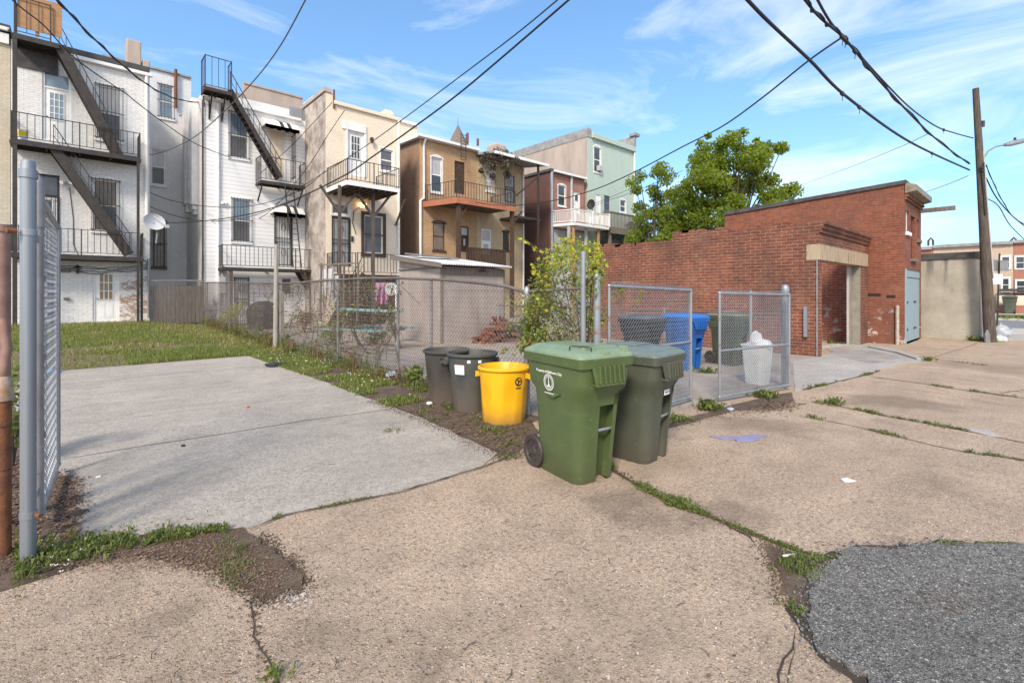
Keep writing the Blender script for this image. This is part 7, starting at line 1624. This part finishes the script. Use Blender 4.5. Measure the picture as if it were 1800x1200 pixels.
# ---------------------------------------------------------------- overhead wires
def wire(label, px, d0, d1, r, mat='cable', name='overhead_cable', twist=0, clamps=(), n=10):
    L = [0]
    for (a, c), (e, f) in zip(px, px[1:]): L.append(L[-1] + math.hypot(e - a, f - c))
    P_ = []
    for i, (u, v) in enumerate(px): t = L[i] / L[-1]; P_.append(at(u, v, 1 / (1 / d0 + (1 / d1 - 1 / d0) * t)))
    pts = []
    for i in range(len(P_) - 1):                                # Catmull-Rom through the points
        a, b_, c, d = P_[max(0, i - 1)], P_[i], P_[i + 1], P_[min(len(P_) - 1, i + 2)]
        for k in range(n):
            t = k / n; pts.append(.5 * ((2 * b_) + (c - a) * t + (2 * a - 5 * b_ + 4 * c - d) * t * t + (3 * b_ - a - 3 * c + d) * t ** 3))
    pts.append(P_[-1]); b = MB(); b.tube(pts, r, 5)
    if twist:
        pts2 = [p + V((0, 0, math.sin(i * .9) * twist)) + RT * math.cos(i * .9) * twist for i, p in enumerate(pts)]; b.tube(pts2, r * .8, 4)
    o = b.build(name, m[mat], None, smooth=60, label=label, cat='cable', group='overhead wires')
    for t in clamps:
        i = int(t * (len(pts) - 1)); p = pts[i]; q = MB(); q.box(p.x - .07, p.x + .07, p.y - .025, p.y + .025, p.z - .035, p.z + .025); q.tube([p + V((.04, 0, -.03)), p + V((.12, .03, -.1))], .008, 4); q.build('clamp', m['iron'], o, bev=.01)
    return o
wire('thick dark cable from the utility pole to the top edge, lower of the two', [(1704, 299), (1600, 250), (1490, 172), (1425, 108), (1350, 38), (1300, -14), (1240, -75)], 16.3, 5.6, .026, clamps=(.12, .3, .36))
wire('black cable bundle from the utility pole to the top edge, upper of the two', [(1703, 288), (1640, 240), (1560, 158), (1498, 84), (1478, 62), (1440, 30), (1405, -12), (1360, -65)], 16.3, 6.2, .021, twist=.04, clamps=(.42, .50, .57))
wire('thin twisted cable from the utility pole joining the upper bundle', [(1711, 243), (1678, 234), (1645, 222), (1600, 190), (1550, 140), (1505, 90)], 16.4, 9.6, .018, clamps=(.33,))
wire('second black cable beside the upper bundle at the top edge', [(1478, 60), (1460, 40), (1436, -2), (1410, -60)], 9.2, 7.0, .022)
wire('service cable from the upper bundle down across the sky to the shared deck', [(1477, 68), (1420, 108), (1340, 172), (1270, 222), (1200, 258), (1110, 305), (1040, 335), (970, 353), (905, 361), (850, 358), (803, 346)], 9.2, 33, .018)
wire('thick black cable from the top centre down to the satellite dish', [(1030, -28), (1000, 0), (870, 112), (800, 170), (730, 222), (660, 272), (606, 308), (520, 350), (456, 372), (401, 383), (340, 390), (280, 392)], 7.5, 23, .018)
wire('thin cable beside the thick one at the top centre', [(1010, -26), (978, 2), (905, 62), (815, 130), (735, 190), (660, 245), (600, 285), (537, 324), (480, 362)], 8, 26, .013)
wire('pinkish cable from the top edge down to the middle white house', [(555, -40), (536, 2), (490, 85), (443, 146), (390, 200), (340, 242), (290, 266), (254, 274)], 11, 25, .018, 'cablegrey')
wire('twisted black and white cable from the top left to the roof of the sided house', [(80, -25), (101, 0), (167, 70), (230, 127), (277, 160), (318, 176), (355, 181)], 9, 26, .022, twist=.03)
wire('thin cable from the top left corner along the tall fire escape', [(5, -14), (40, 16), (78, 46), (120, 92), (160, 124), (220, 164), (240, 180), (292, 219), (355, 258), (445, 291)], 12, 27, .018)
wire('cable looping from the sided house corner under its roof landing', [(356, 188), (340, 198), (315, 203), (293, 198), (272, 172), (268, 160)], 26.5, 29, .022)
wire('upper slack cable between the white houses at dish height', [(250, 333), (300, 352), (357, 362), (420, 364), (478, 354), (536, 330), (572, 300)], 23.5, 24, .016)
wire('lower slack cable between the white houses at dish height', [(250, 357), (300, 377), (357, 388), (420, 385), (478, 368), (530, 348)], 23.5, 25, .016)
wire('cable from the sided house wall up to the cream house cornice', [(360, 345), (440, 315), (500, 268), (560, 206), (584, 180)], 26.5, 24.3, .016)
wire('cable from the lower awning up past the cream balcony', [(400, 405), (470, 375), (536, 300), (580, 232), (606, 194)], 26, 24, .016)
wire('faint thin wire crossing above the carriage house roof', [(1632, 235), (1590, 255), (1530, 280), (1470, 303), (1400, 328)], 18, 40, .012, 'cablegrey')
wire('faint wire from the pole towards the carriage house roof', [(1702, 309), (1655, 328), (1600, 345), (1540, 352)], 16.4, 28, .012, 'cablegrey')
wire('right hand guy cable from the pole to the right edge', [(1733, 312), (1750, 345), (1775, 375), (1802, 398), (1840, 425)], 16.4, 20, .02)
wire('inner right hand cable from the pole to the right edge', [(1733, 290), (1755, 340), (1780, 380), (1805, 396)], 16.4, 19, .014, twist=.02)
wire('lowest cable from the pole to the right edge', [(1735, 349), (1755, 362), (1775, 395), (1805, 425)], 16.4, 19, .016)
wire('wire from the mint house deck up to the left over the red house', [(1112, 330), (1060, 352), (1020, 366), (970, 372), (905, 371)], 34, 32, .014)
wire('second wire across the mint house front', [(1200, 300), (1120, 335), (1070, 352), (1030, 368)], 30, 34, .014)
